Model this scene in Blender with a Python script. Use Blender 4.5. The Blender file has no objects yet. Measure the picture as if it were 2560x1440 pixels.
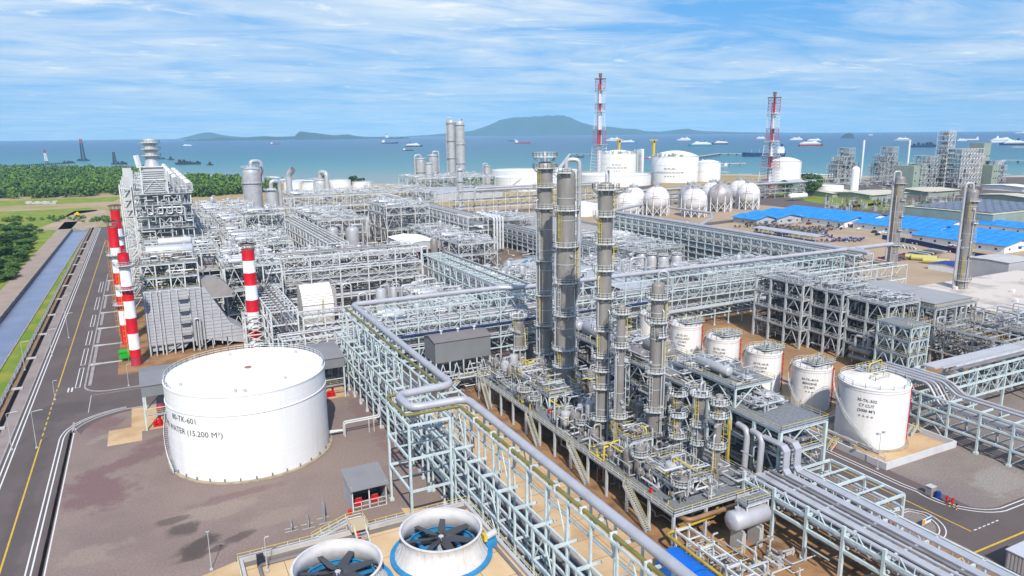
import bpy, math, random
from mathutils import Vector, Matrix
R = math.radians
rnd = random.Random(11)
scene = bpy.context.scene
COL = scene.collection

# ------------------------------------------------------------------ camera
FPX, CX, CY, CAMH = 1800.0, 1280.0, 720.0, 70.0
ROLL = math.atan2(24, 2560)
PITCH = math.atan((CY - 329.0) / FPX)
YAW = math.atan((345.0 - 1280.0) * math.cos(PITCH) / FPX)
_a = -YAW
_fh = Vector((math.sin(_a), math.cos(_a), 0)); _r = Vector((math.cos(_a), -math.sin(_a), 0)); _zz = Vector((0, 0, 1))
CF = _fh * math.cos(PITCH) - _zz * math.sin(PITCH)
_up = _fh * math.sin(PITCH) + _zz * math.cos(PITCH)
CR = _r * math.cos(ROLL) - _up * math.sin(ROLL)
CU = _up * math.cos(ROLL) + _r * math.sin(ROLL)
cam_d = bpy.data.cameras.new("camera"); cam = bpy.data.objects.new("camera", cam_d); COL.objects.link(cam)
cam_d.sensor_width = 36; cam_d.lens = 36 * FPX / 2560; cam_d.clip_start = 1; cam_d.clip_end = 60000
m4 = Matrix((CR, CU, -CF)).transposed().to_4x4(); m4.translation = (0, 0, CAMH)
cam.matrix_world = m4
scene.camera = cam

# survey helpers: metres on the plant grid (x along the cross roads, y along the main road) from a point of the photo
def G(px, py, z=0.0):
    d = CR * (px - CX) - CU * (py - CY) + CF * FPX
    t = (z - CAMH) / d.z
    return (d.x * t, d.y * t)
def onY(px, py, y):
    d = CR * (px - CX) - CU * (py - CY) + CF * FPX
    t = y / d.y
    return (d.x * t, d.z * t + CAMH)
def onX(px, py, x):
    d = CR * (px - CX) - CU * (py - CY) + CF * FPX
    t = x / d.x
    return (d.y * t, d.z * t + CAMH)
def prow(x, y, z):
    v = Vector((x, y, z - CAMH)); return CY - FPX * v.dot(CU) / v.dot(CF)
def zat(py, x, y):
    lo, hi = -60.0, 600.0
    for _ in range(50):
        m = (lo + hi) / 2
        if prow(x, y, m) > py: lo = m
        else: hi = m
    return lo

# ------------------------------------------------------------------ sky, sun, exposure
SUN = Vector((-0.31, -1.0, 1.0)).normalized()
w = bpy.data.worlds.new("World"); scene.world = w; w.use_nodes = True
nt = w.node_tree; nt.nodes.clear()
N, L = nt.nodes.new, nt.links.new
out = N("ShaderNodeOutputWorld"); bg = N("ShaderNodeBackground"); L(bg.outputs[0], out.inputs[0])
sky = N("ShaderNodeTexSky"); sky.sky_type = 'NISHITA'; sky.sun_disc = False
sky.sun_elevation = math.asin(SUN.z); sky.sun_rotation = math.atan2(SUN.x, SUN.y); sky.air_density = 1.0; sky.dust_density = 0.6; sky.ozone_density = 2.0
tc = N("ShaderNodeTexCoord"); sep = N("ShaderNodeSeparateXYZ"); L(tc.outputs['Generated'], sep.inputs[0])
def M(op, a, b=None, c=None):
    n = N("ShaderNodeMath"); n.operation = op
    for i, v in enumerate((a, b, c)):
        if v is None: continue
        if isinstance(v, (int, float)): n.inputs[i].default_value = v
        else: L(v, n.inputs[i])
    return n.outputs[0]
zc = M('MAXIMUM', sep.outputs[2], 0.0)
den = M('ADD', zc, 0.06)
cmb = N("ShaderNodeCombineXYZ"); L(M('DIVIDE', sep.outputs[0], den), cmb.inputs[0]); L(M('DIVIDE', sep.outputs[1], den), cmb.inputs[1])
def cloud(scale, detail, rough, off, sx=1.0, rot=0.0, dist=0.6):
    mp = N("ShaderNodeMapping"); mp.inputs['Location'].default_value = off; mp.inputs['Scale'].default_value = (sx, 1, 1); mp.inputs['Rotation'].default_value = (0, 0, R(rot))
    L(cmb.outputs[0], mp.inputs[0])
    n = N("ShaderNodeTexNoise"); n.inputs['Scale'].default_value = scale; n.inputs['Detail'].default_value = detail; n.inputs['Roughness'].default_value = rough; n.inputs['Distortion'].default_value = dist
    L(mp.outputs[0], n.inputs['Vector']); return n.outputs[0]
def ramp(v, stops):
    n = N("ShaderNodeValToRGB"); L(v, n.inputs[0]); e = n.color_ramp.elements
    while len(e) < len(stops): e.new(0.5)
    for i, (p, c) in enumerate(stops): e[i].position = p; e[i].color = c if len(c) == 4 else (*c, 1)
    return n.outputs[0]
def mixc(f, a, b):
    n = N("ShaderNodeMix"); n.data_type = 'RGBA'
    for s, v in ((n.inputs[0], f), (n.inputs[6], a), (n.inputs[7], b)):
        if isinstance(v, (int, float)): s.default_value = v
        elif isinstance(v, tuple): s.default_value = v
        else: L(v, s)
    return n.outputs[2]
SKYK = 0.1
grad = ramp(zc, [(0.0, (3.1, 5.9, 9.3)), (0.06, (2.5, 5.4, 9.3)), (0.16, (1.3, 4.4, 9.2)), (0.35, (0.40, 2.7, 8.2)), (1.0, (0.3, 1.3, 4.5))])
base = mixc(0.95, sky.outputs[0], grad)
big = cloud(0.55, 3, 0.55, (3.1, 1.3, 0), 1.0, 30, 0.4)
fine = cloud(1.0, 10, 0.66, (0.4, 5.2, 0), 0.62, 27, 1.3)
dt = N("ShaderNodeVectorMath"); dt.operation = 'DOT_PRODUCT'; L(tc.outputs['Generated'], dt.inputs[0]); dt.inputs[1].default_value = tuple(CR)   # the veil thins towards the east
dens = M('ADD', M('MULTIPLY_ADD', fine, 0.72, M('MULTIPLY', big, 0.5)), M('MULTIPLY', dt.outputs['Value'], -0.045))
cum = cloud(3.2, 9, 0.6, (2.2, 9.1, 0), 0.7, 27, 0.5)
cm = ramp(dens, [(0.48, (0, 0, 0)), (0.58, (0.42, 0.42, 0.42)), (0.68, (0.80, 0.80, 0.80)), (0.80, (0.97, 0.97, 0.97))])
puff = cloud(2.2, 8, 0.55, (7.7, 2.0, 0), 0.6, 27, 0.3)
ccol = ramp(puff, [(0.35, (6.3, 7.7, 9.4)), (0.55, (8.0, 9.0, 9.9)), (0.7, (9.6, 10.0, 10.2))])
low = ramp(zc, [(0.0, (0.45, 0.45, 0.45)), (0.06, (0.7, 0.7, 0.7)), (0.16, (1, 1, 1))])
puffs = ramp(M('MULTIPLY_ADD', cum, 0.8, M('MULTIPLY', big, 0.35)), [(0.655, (0, 0, 0)), (0.75, (.9, .9, .9))])
L(mixc(M('MULTIPLY', puffs, low), mixc(M('MULTIPLY', cm, low), base, ccol), (9.6, 10.0, 10.3, 1)), bg.inputs[0])
bg.inputs[1].default_value = SKYK

sd = bpy.data.lights.new("sun", 'SUN'); sun = bpy.data.objects.new("sun", sd); COL.objects.link(sun)
sd.energy = 4.9; sd.angle = R(0.5); sd.color = (1.0, 0.955, 0.88)
sun.rotation_euler = (-SUN).to_track_quat('-Z', 'Y').to_euler(); sun.location = (0, 0, 300)
scene.view_settings.view_transform = 'Standard'; scene.view_settings.look = 'None'
scene.view_settings.gamma = 1; scene.view_settings.exposure = 0.02; scene.view_settings.use_curve_mapping = False
cy = scene.cycles
cy.max_bounces = 4; cy.diffuse_bounces = 1; cy.glossy_bounces = 2; cy.transmission_bounces = 2; cy.volume_bounces = 0; cy.transparent_max_bounces = 4
cy.caustics_reflective = False; cy.caustics_refractive = False
cy.use_denoising = True

# ------------------------------------------------------------------ materials
MATS = {}
def mat(name, c, rough=0.6, metal=0.0, var=0.0, vs=0.25, c2=None, spec=0.4, detail=4, bump=0.0, bs=8.0, lo=0.42, hi=0.66, run=None):
    """one procedural paint: colour c with noise wear towards c2"""
    m = bpy.data.materials.new(name); m.use_nodes = True; t = m.node_tree; b = t.nodes['Principled BSDF']
    b.inputs['Roughness'].default_value = rough; b.inputs['Metallic'].default_value = metal; b.inputs['Specular IOR Level'].default_value = spec
    if c2 is None and var: c2 = tuple(x * (1 - var) for x in c)
    if c2 is None: b.inputs['Base Color'].default_value = (*c, 1)
    else:
        tcn = t.nodes.new('ShaderNodeTexCoord'); n = t.nodes.new('ShaderNodeTexNoise'); n.inputs['Scale'].default_value = vs; n.inputs['Detail'].default_value = detail; n.inputs['Roughness'].default_value = 0.6
        r = t.nodes.new('ShaderNodeValToRGB'); e = r.color_ramp.elements
        e[0].position = lo; e[0].color = (*c, 1); e[1].position = hi; e[1].color = (*c2, 1)
        if run:
            mp = t.nodes.new('ShaderNodeMapping'); mp.inputs['Scale'].default_value = (1, 1, run); t.links.new(tcn.outputs['Object'], mp.inputs[0]); t.links.new(mp.outputs[0], n.inputs['Vector'])
        else: t.links.new(tcn.outputs['Object'], n.inputs['Vector'])
        t.links.new(n.outputs[0], r.inputs[0]); t.links.new(r.outputs[0], b.inputs['Base Color'])
    if bump:
        tcn = t.nodes.new('ShaderNodeTexCoord'); n = t.nodes.new('ShaderNodeTexNoise'); n.inputs['Scale'].default_value = bs; n.inputs['Detail'].default_value = 5
        bp = t.nodes.new('ShaderNodeBump'); bp.inputs['Strength'].default_value = bump; bp.inputs['Distance'].default_value = 0.1
        t.links.new(tcn.outputs['Object'], n.inputs['Vector']); t.links.new(n.outputs[0], bp.inputs['Height']); t.links.new(bp.outputs[0], b.inputs['Normal'])
    MATS[name] = m; return m
steel = mat('pale_blue_steel', (0.56, 0.65, 0.66), 0.5, 0, 0.22, 0.5)
steelw = mat('white_steel', (0.67, 0.69, 0.69), 0.5, 0, 0.28, 0.5)
steelg = mat('galvanised_steel', (0.52, 0.55, 0.57), 0.5, 0.1, 0.25, 0.5)
steeld = mat('weathered_steel', (0.34, 0.32, 0.30), 0.6, 0.1, 0, 0.12, (0.42, 0.40, 0.38))
rustst = mat('brown_rusty_steel', (0.13, 0.09, 0.075), 0.8, 0, 0, 0.3, (0.2, 0.17, 0.15))
grating = mat('deck_grating', (0.215, 0.225, 0.24), 0.8, 0, 0.3, 1.5)
gratl = mat('pale_grating', (0.42, 0.44, 0.45), 0.8, 0, 0.3, 1.0)
clad = mat('insulation_cladding', (0.26, 0.24, 0.225), 0.42, 0.25, 0, 0.6, (0.34, 0.315, 0.295), run=.25)
cladl = mat('silver_cladding', (0.50, 0.50, 0.52), 0.4, 0.2, 0.18, 0.3)
cladb = mat('bright_cladding', (0.57, 0.58, 0.60), 0.42, 0.3, 0.15, 0.3)
pipel = mat('grey_pipe_jacket', (0.46, 0.46, 0.50), 0.42, 0.15, 0.12, 0.3)
pipew = mat('white_pipe', (0.60, 0.61, 0.62), 0.45, 0.1, 0.15, 0.3)
piped = mat('dull_pipe', (0.27, 0.25, 0.25), 0.5, 0.25, 0.3, 0.2)
pipeg = mat('olive_pipe', (0.21, 0.19, 0.05), 0.5, 0, 0.25, 0.6)
pipeb = mat('navy_pipe', (0.012, 0.03, 0.11), 0.5)
pipey = mat('ochre_pipe', (0.50, 0.35, 0.05), 0.5, 0, 0.3, 0.4)
piper = mat('copper_brown_pipe', (0.34, 0.2, 0.1), 0.5, 0.2, 0.3, 0.3)
white = mat('white_tank_paint', (0.84, 0.84, 0.84), 0.55, 0, 0, 0.5, (0.76, 0.755, 0.76), run=.07, lo=.45, hi=.75)
whiteo = mat('cream_stained_paint', (0.80, 0.76, 0.72), 0.55, 0, 0, 0.35, (0.74, 0.60, 0.48), lo=0.5, hi=0.78)
whitet = mat('warm_white_paint', (0.82, 0.80, 0.785), 0.55, 0, 0, 0.9, (0.70, 0.65, 0.60), run=.08, lo=.48, hi=.8)
ltgrey = mat('light_grey_paint', (0.46, 0.46, 0.48), 0.55, 0, 0.1, 0.2)
midgrey = mat('mid_grey_sheeting', (0.225, 0.235, 0.25), 0.5, 0.1, 0.1, 0.2)
roofgrey = mat('grey_roof_sheet', (0.25, 0.245, 0.25), 0.55, 0.1, 0.1, 0.3)
roofbr = mat('brown_grey_roof_sheet', (0.215, 0.19, 0.185), 0.6, 0.1, 0.12, 0.3)
dark = mat('painted_hollow_dark', (0.02, 0.02, 0.022), 0.8)  # near-black that paints in the shade of hollows; also colours the wall vents
black = mat('black_paint', (0.02, 0.02, 0.022), 0.5)
letter = mat('black_lettering', (0.03, 0.03, 0.035), 0.6)
letterg = mat('grey_lettering', (0.32, 0.32, 0.34), 0.6)
red = mat('signal_red', (0.62, 0.004, 0.018), 0.45, 0, 0.12, 0.5)
redf = mat('faded_red', (0.42, 0.03, 0.06), 0.6, 0, 0.2, 1.5)
redd = mat('dull_red', (0.36, 0.03, 0.035), 0.6, 0, 0.3, 0.4)
yellow = mat('safety_yellow', (0.66, 0.50, 0.06), 0.5)
orange = mat('orange_yellow', (0.75, 0.30, 0.01), 0.5)
green = mat('bin_green', (0.01, 0.40, 0.02), 0.5, 0, 0.15, 0.6)
bluer = mat('azure_roof', (0.003, 0.215, 0.66), 0.5, 0, 0, 0.3, (0.02, 0.30, 0.74), run=.2)
blued = mat('cobalt_sheet', (0.006, 0.035, 0.28), 0.6, 0, 0.4, 0.5)
bluep = mat('fan_blue', (0.03, 0.25, 0.52), 0.5, 0, 0.25, 0.6)
bluet = mat('tarpaulin_blue', (0.003, 0.14, 0.62), 0.5, 0, 0.3, 0.3)
conc = mat('pale_concrete', (0.52, 0.50, 0.48), 0.8, 0, 0.2, 0.2)
concb = mat('bund_concrete', (0.60, 0.60, 0.62), 0.8, 0, 0.12, 0.3)
conct = mat('tan_concrete', (0.60, 0.42, 0.24), 0.85, 0, 0, 0.14, (0.46, 0.29, 0.15))
conctl = mat('fan_deck_concrete', (0.68, 0.50, 0.30), 0.85, 0, 0, 0.12, (0.58, 0.40, 0.22))
rustc = mat('rust_stained_concrete', (0.36, 0.20, 0.09), 0.9, 0, 0, 0.16, (0.17, 0.085, 0.04))
asphalt = mat('asphalt', (0.112, 0.087, 0.081), 0.9, 0, 0, 0.06, (0.134, 0.105, 0.097), bump=0.15)
asphl = mat('brown_grey_apron', (0.135, 0.10, 0.092), 0.9, 0, 0.15, 0.08)
gravel = mat('plant_gravel', (0.255, 0.19, 0.162), 0.95, 0, 0, 0.05, (0.21, 0.152, 0.135), bump=0.6, bs=2.5)
gravg = mat('grey_gravel', (0.25, 0.205, 0.178), 0.95, 0, 0, 0.07, (0.205, 0.163, 0.145), bump=0.5, bs=3)
walkm = mat('brown_paving', (0.30, 0.245, 0.225), 0.9, 0, 0.2, 0.15)
soil = mat('orange_soil', (0.36, 0.20, 0.10), 0.95, 0, 0, 0.25, (0.24, 0.20, 0.11))
dirtm = mat('tan_dirt', (0.42, 0.31, 0.21), 0.95, 0, 0, 0.03, (0.33, 0.25, 0.16))
dirtg = mat('dry_field', (0.40, 0.29, 0.16), 0.95, 0, 0, 0.02, (0.27, 0.235, 0.075))
grassm = mat('grass', (0.13, 0.22, 0.01), 0.95, 0, 0, 0.09, (0.32, 0.28, 0.04), lo=0.4, hi=0.7)
grassb = mat('bright_grass', (0.19, 0.24, 0.01), 0.95, 0, 0.3, 0.05)
stonem = mat('stone_wall', (0.17, 0.155, 0.15), 0.9, 0, 0, 0.8, (0.30, 0.28, 0.27))
sandm = mat('beach_sand', (0.42, 0.33, 0.25), 0.95, 0, 0, 0.01, (0.50, 0.42, 0.34))
linew = mat('white_line', (0.72, 0.70, 0.68), 0.7, 0, 0.15, 2.0)
liney = mat('yellow_line', (0.66, 0.42, 0.04), 0.7, 0, 0.2, 1.5)
curbm = mat('kerb_concrete', (0.36, 0.33, 0.32), 0.85, 0, 0.25, 0.4)
glassd = mat('dark_glass', (0.03, 0.035, 0.045), 0.15)
sage = mat('sage_green_sheet', (0.30, 0.36, 0.30), 0.6, 0, 0.15, 0.1)
tealg = mat('green_sheeting', (0.10, 0.19, 0.15), 0.6, 0, 0.2, 0.2)
cream = mat('cream_roof', (0.60, 0.56, 0.43), 0.6, 0, 0.12, 0.06)
cyanr = mat('turquoise_paint', (0.05, 0.45, 0.45), 0.6)
solarm = mat('solar_panel', (0.16, 0.17, 0.22), 0.3, 0.2, 0.3, 0.3)
leafm = [mat('leaf_a', (0.055, 0.12, 0.012), 0.8, 0, 0, 0.05, (0.10, 0.18, 0.016)), mat('leaf_b', (0.09, 0.19, 0.012), 0.8, 0, 0, 0.05, (0.15, 0.25, 0.02)), mat('leaf_dark', (0.03, 0.07, 0.012), 0.8, 0, 0, 0.15, (0.06, 0.11, 0.02))]
bark = mat('bark', (0.09, 0.065, 0.045), 0.9)
hillm = mat('forested_hill', (0.025, 0.05, 0.05), 0.9, 0, 0.4, 0.004)
shipb = mat('navy_hull', (0.012, 0.03, 0.12), 0.5); shipk = mat('dark_hull', (0.03, 0.032, 0.04), 0.6)
shipr = mat('red_hull', (0.28, 0.03, 0.03), 0.5); shipw = mat('ship_white', (0.75, 0.76, 0.78), 0.5)
shipg = mat('grey_hull', (0.34, 0.38, 0.38), 0.5); shipt = mat('teal_hull', (0.03, 0.22, 0.22), 0.5); shipv = mat('blue_hull', (0.03, 0.16, 0.45), 0.5); shipred = mat('bright_red_hull', (0.6, 0.01, 0.02), 0.5)

def patches(m, spots, grain=0.0):
    """soft-edged patches of another colour (damp or redder stones) in a ground material: (x, y, rx, ry, rot, colour, strength)"""
    t = m.node_tree; b = t.nodes['Principled BSDF']; src = b.inputs['Base Color'].links[0].from_socket; n_, l_ = t.nodes.new, t.links.new
    tcn = n_('ShaderNodeTexCoord'); nz = n_('ShaderNodeTexNoise'); nz.inputs['Scale'].default_value = .22; nz.inputs['Detail'].default_value = 7; nz.inputs['Roughness'].default_value = .65; l_(tcn.outputs['Object'], nz.inputs['Vector'])
    for x, y, rx, ry, rot, c, k in spots:
        mp = n_('ShaderNodeMapping'); mp.vector_type = 'TEXTURE'; mp.inputs['Location'].default_value = (x, y, 0); mp.inputs['Rotation'].default_value = (0, 0, rot); mp.inputs['Scale'].default_value = (rx, ry, 1e6)
        l_(tcn.outputs['Object'], mp.inputs[0]); ln = n_('ShaderNodeVectorMath'); ln.operation = 'LENGTH'; l_(mp.outputs[0], ln.inputs[0])
        ad = n_('ShaderNodeMath'); ad.operation = 'MULTIPLY_ADD'; ad.inputs[1].default_value = 2.6; l_(nz.outputs[0], ad.inputs[0]); l_(ln.outputs['Value'], ad.inputs[2])
        mr = n_('ShaderNodeMapRange'); mr.interpolation_type = 'SMOOTHSTEP'; mr.inputs['From Min'].default_value = 2.5; mr.inputs['From Max'].default_value = 1.85; mr.inputs['To Max'].default_value = k; l_(ad.outputs[0], mr.inputs['Value'])
        mx = n_('ShaderNodeMix'); mx.data_type = 'RGBA'; l_(mr.outputs[0], mx.inputs[0]); l_(src, mx.inputs[6]); mx.inputs[7].default_value = (*c, 1); src = mx.outputs[2]
    if grain:
        g = n_('ShaderNodeTexNoise'); g.inputs['Scale'].default_value = 2.6; g.inputs['Detail'].default_value = 3; l_(tcn.outputs['Object'], g.inputs['Vector'])
        mr = n_('ShaderNodeMapRange'); mr.inputs['From Min'].default_value = .3; mr.inputs['From Max'].default_value = .7; mr.inputs['To Min'].default_value = 1 - grain; mr.inputs['To Max'].default_value = 1 + grain; l_(g.outputs[0], mr.inputs['Value'])
        vm = n_('ShaderNodeVectorMath'); vm.operation = 'SCALE'; l_(src, vm.inputs[0]); l_(mr.outputs[0], vm.inputs['Scale']); src = vm.outputs[0]
    l_(src, b.inputs['Base Color'])
# ------------------------------------------------------------------ mesh helpers
ORG = {}
class MB:
    def __init__(s): s.v = []; s.f = []; s.m = []; s.cur = 0
    def add(s, vs, fs):
        o = len(s.v); s.v.extend(vs); s.f.extend([tuple(i + o for i in f) for f in fs]); s.m.extend([s.cur] * len(fs)); return s
    def box(s, x0, y0, z0, x1, y1, z1):
        if x0 > x1: x0, x1 = x1, x0
        if y0 > y1: y0, y1 = y1, y0
        if z0 > z1: z0, z1 = z1, z0
        return s.add([(x0, y0, z0), (x1, y0, z0), (x1, y1, z0), (x0, y1, z0), (x0, y0, z1), (x1, y0, z1), (x1, y1, z1), (x0, y1, z1)],
                     [(0, 3, 2, 1), (4, 5, 6, 7), (0, 1, 5, 4), (1, 2, 6, 5), (2, 3, 7, 6), (3, 0, 4, 7)])
    def beam(s, p, q, wd, h=None):
        h = wd if h is None else h
        dx, dy, dz = q[0] - p[0], q[1] - p[1], q[2] - p[2]
        l = math.sqrt(dx * dx + dy * dy + dz * dz)
        if l < 1e-6: return s
        dx /= l; dy /= l; dz /= l
        hl = math.hypot(dx, dy)
        if hl < 1e-4: sx, sy, sz, ux, uy, uz = 1, 0, 0, 0, 1, 0
        else:
            sx, sy, sz = -dy / hl, dx / hl, 0
            ux, uy, uz = -sy * dz + 0, sx * dz, 0
            ux, uy, uz = dy * sz - dz * sy, dz * sx - dx * sz, dx * sy - dy * sx
        a, b = wd / 2, h / 2
        vs = []
        for c in (p, q):
            for i, j in ((-a, -b), (a, -b), (a, b), (-a, b)):
                vs.append((c[0] + sx * i + ux * j, c[1] + sy * i + uy * j, c[2] + sz * i + uz * j))
        return s.add(vs, [(0, 3, 2, 1), (4, 5, 6, 7), (0, 1, 5, 4), (1, 2, 6, 5), (2, 3, 7, 6), (3, 0, 4, 7)])
    def poly(s, pts, z):
        return s.add([(p[0], p[1], z) for p in pts], [tuple(range(len(pts)))])
    def prism(s, pts, z0, z1):
        n = len(pts)
        return s.add([(p[0], p[1], z0) for p in pts] + [(p[0], p[1], z1) for p in pts],
                     [tuple(range(n - 1, -1, -1)), tuple(range(n, 2 * n))] + [(i, (i + 1) % n, n + (i + 1) % n, n + i) for i in range(n)])
    def extr(s, prof, y0, y1, ax='Y'):
        """profile in (x,z) swept along y, or in (y,z) swept along x"""
        n = len(prof); vs = []
        for c in (y0, y1): vs += [((p[0], c, p[1]) if ax == 'Y' else (c, p[0], p[1])) for p in prof]
        return s.add(vs, [tuple(range(n)), tuple(range(2 * n - 1, n - 1, -1))] + [(i, n + i, n + (i + 1) % n, (i + 1) % n) for i in range(n)])
    def lathe(s, x, y, prof, n=24, a0=0.0, a1=None):
        """prof: list of (r,z); closed surface of revolution about the vertical at x,y"""
        full = a1 is None; a1 = a0 + 2 * math.pi if full else a1
        k = n if full else n + 1; vs = []; fs = []
        for r_, z_ in prof:
            for i in range(k):
                t = a0 + (a1 - a0) * i / n; vs.append((x + r_ * math.cos(t), y + r_ * math.sin(t), z_))
        for j in range(len(prof) - 1):
            for i in range(n):
                i2 = (i + 1) % k
                fs.append((j * k + i, j * k + i2, (j + 1) * k + i2, (j + 1) * k + i))
        return s.add(vs, fs)
    def cyl(s, x, y, z0, z1, r0, r1=None, n=16):
        r1 = r0 if r1 is None else r1
        return s.lathe(x, y, [(0.001, z0), (r0, z0), (r1, z1), (0.001, z1)], n)
    def tube(s, pts, r, n=8, cap=True):
        P_ = [Vector(p) for p in pts]; T = []
        for i in range(len(P_)):
            a = P_[max(i - 1, 0)]; b = P_[min(i + 1, len(P_) - 1)]; d = (b - a)
            T.append(d.normalized() if d.length > 1e-9 else Vector((0, 0, 1)))
        ref = Vector((0, 0, 1)) if abs(T[0].z) < 0.9 else Vector((1, 0, 0))
        u = T[0].cross(ref).normalized(); vs = []; fs = []
        for i, p in enumerate(P_):
            if i:
                u = (u - T[i] * u.dot(T[i]))
                u = u.normalized() if u.length > 1e-6 else T[i].orthogonal().normalized()
            v_ = T[i].cross(u)
            rr = r
            if 0 < i < len(P_) - 1:
                c = (P_[i] - P_[i - 1]).normalized().dot((P_[i + 1] - P_[i]).normalized()); rr = r / max(math.sqrt(max((1 + c) / 2, 0.2)), 0.5)
                rr = r + (rr - r) * 0.5
            for k in range(n):
                t = 2 * math.pi * k / n; q = p + u * (rr * math.cos(t)) + v_ * (rr * math.sin(t)); vs.append(tuple(q))
        for i in range(len(P_) - 1):
            for k in range(n):
                k2 = (k + 1) % n; fs.append((i * n + k, i * n + k2, (i + 1) * n + k2, (i + 1) * n + k))
        if cap: fs += [tuple(range(n - 1, -1, -1)), tuple(range((len(P_) - 1) * n, len(P_) * n))]
        return s.add(vs, fs)
    def ball(s, x, y, z, r, n=16, m=8, sz=1.0):
        return s.lathe(x, y, [(max(r * math.sin(math.pi * j / m), 0.001), z - r * sz * math.cos(math.pi * j / m)) for j in range(m + 1)], n)
    def hcyl(s, p, q, r, n=14, dome=0.35):
        """horizontal vessel with dished heads between p and q"""
        P_, Q_ = Vector(p), Vector(q); d = (Q_ - P_).normalized(); u = d.cross(Vector((0, 0, 1))).normalized(); v_ = u.cross(d); vs = []; fs = []
        rings = [(P_ - d * r * dome, 0.02), (P_ - d * r * dome * 0.75, 0.6), (P_ - d * r * dome * 0.3, 0.92), (P_, 1), (Q_, 1), (Q_ + d * r * dome * 0.3, 0.92), (Q_ + d * r * dome * 0.75, 0.6), (Q_ + d * r * dome, 0.02)]
        for c, k in rings:
            for i in range(n):
                t = 2 * math.pi * i / n; vs.append(tuple(c + u * (r * k * math.cos(t)) + v_ * (r * k * math.sin(t))))
        for j in range(len(rings) - 1):
            for i in range(n): fs.append((j * n + i, j * n + (i + 1) % n, (j + 1) * n + (i + 1) % n, (j + 1) * n + i))
        return s.add(vs, fs)
    def rail(s, pts, h=1.1, sp=1.8, t=0.06, ytop=True, closed=False):
        """guard rail along points (x,y,z): material 0 posts, 1 top rail"""
        if closed: pts = list(pts) + [pts[0]]
        for a, b in zip(pts[:-1], pts[1:]):
            l = math.dist(a, b); k = max(1, round(l / sp))
            s.cur = 0
            for i in range(k + 1):
                f = i / k; x, y, z = (a[j] + (b[j] - a[j]) * f for j in range(3))
                s.box(x - t / 2, y - t / 2, z, x + t / 2, y + t / 2, z + h)
            s.beam((a[0], a[1], a[2] + h * .55), (b[0], b[1], b[2] + h * .55), t)
            s.beam((a[0], a[1], a[2] + .09), (b[0], b[1], b[2] + .09), t * .6, .18)
            s.cur = 1 if ytop else 0
            s.beam((a[0], a[1], a[2] + h), (b[0], b[1], b[2] + h), t * .85)
        s.cur = 0; return s
    def build(s, name, mats, parent=None, smooth=False, ang=35, loc=None):
        ms = mats if isinstance(mats, (list, tuple)) else [mats]
        if parent is not None: o0 = ORG[parent.name]
        elif loc is not None: o0 = loc
        else: o0 = (0, 0, 0)
        me = bpy.data.meshes.new(name)
        if o0 == (0, 0, 0): vs = s.v
        else: vs = [(a - o0[0], b - o0[1], c - o0[2]) for a, b, c in s.v]
        me.from_pydata(vs, [], s.f)
        for m_ in ms: me.materials.append(m_)
        if len(ms) > 1: me.polygons.foreach_set('material_index', s.m)
        if smooth:
            me.polygons.foreach_set('use_smooth', [True] * len(s.f)); me.set_sharp_from_angle(angle=R(ang))
        me.update()
        o = bpy.data.objects.new(name, me); COL.objects.link(o)
        if parent is not None: o.parent = parent
        else: o.location = o0
        ORG[o.name] = o0
        return o
def bend(pts, r, k=4):
    """round the corners of a polyline"""
    P_ = [Vector(p) for p in pts]; o = [P_[0]]
    for a, b, c in zip(P_[:-2], P_[1:-1], P_[2:]):
        d1 = (a - b); d2 = (c - b); q = min(r, d1.length * .49, d2.length * .49)
        s_, e_ = b + d1.normalized() * q, b + d2.normalized() * q
        for i in range(k + 1):
            t = i / k; o.append((1 - t) ** 2 * s_ + 2 * t * (1 - t) * b + t * t * e_)
    o.append(P_[-1]); return [tuple(p) for p in o]
def tag(o, label, cat, group=None, kind=None):
    if label: o['label'] = label
    if cat: o['category'] = cat
    if group: o['group'] = group
    if kind: o['kind'] = kind
    return o
def thing(name, label, cat, loc, group=None):
    o = bpy.data.objects.new(name, None); COL.objects.link(o); o.location = loc; o.empty_display_size = 0.5
    ORG[o.name] = tuple(loc); return tag(o, label, cat, group)
KIDS = {}
def dup(root, loc, label=None, group=None, rz=None, sc=None):
    """copy a thing with its parts and sub-parts, sharing mesh data"""
    def cp(o, par):
        c = o.copy(); COL.objects.link(c)
        if par is not None: c.parent = par
        for ch in o.children: cp(ch, c)
        return c
    c = cp(root, None); c.location = loc
    if rz is not None: c.rotation_euler = (0, 0, rz)
    if sc is not None: c.scale = sc if isinstance(sc, tuple) else (sc,) * 3
    if label: c['label'] = label
    if group: c['group'] = group
    return c
def struct(mb, name, m_, z=None):
    o = mb.build(name, m_); o['kind'] = 'structure'; return o
def sheet(name, pts, z, m_):
    return struct(MB().poly(pts, z), name, m_)
def rect(x0, y0, x1, y1): return [(x0, y0), (x1, y0), (x1, y1), (x0, y1)]
def text_mesh(body, size, m_, name, parent, fn, align='CENTER', bold=0.0):
    """real lettering: font outline turned to a mesh and laid on a surface by fn(u,v)->(x,y,z)"""
    cu = bpy.data.curves.new('txt', 'FONT'); cu.body = body; cu.size = size; cu.align_x = align; cu.resolution_u = 2; cu.offset = bold
    ob = bpy.data.objects.new('txt', cu); COL.objects.link(ob)
    dg = bpy.context.evaluated_depsgraph_get(); me = bpy.data.meshes.new_from_object(ob.evaluated_get(dg))
    vs = [fn(v.co.x, v.co.y) for v in me.vertices]; fs = [tuple(p.vertices) for p in me.polygons]
    bpy.data.objects.remove(ob); bpy.data.curves.remove(cu); bpy.data.meshes.remove(me)
    return MB().add(vs, fs).build(name, m_, parent)

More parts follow.
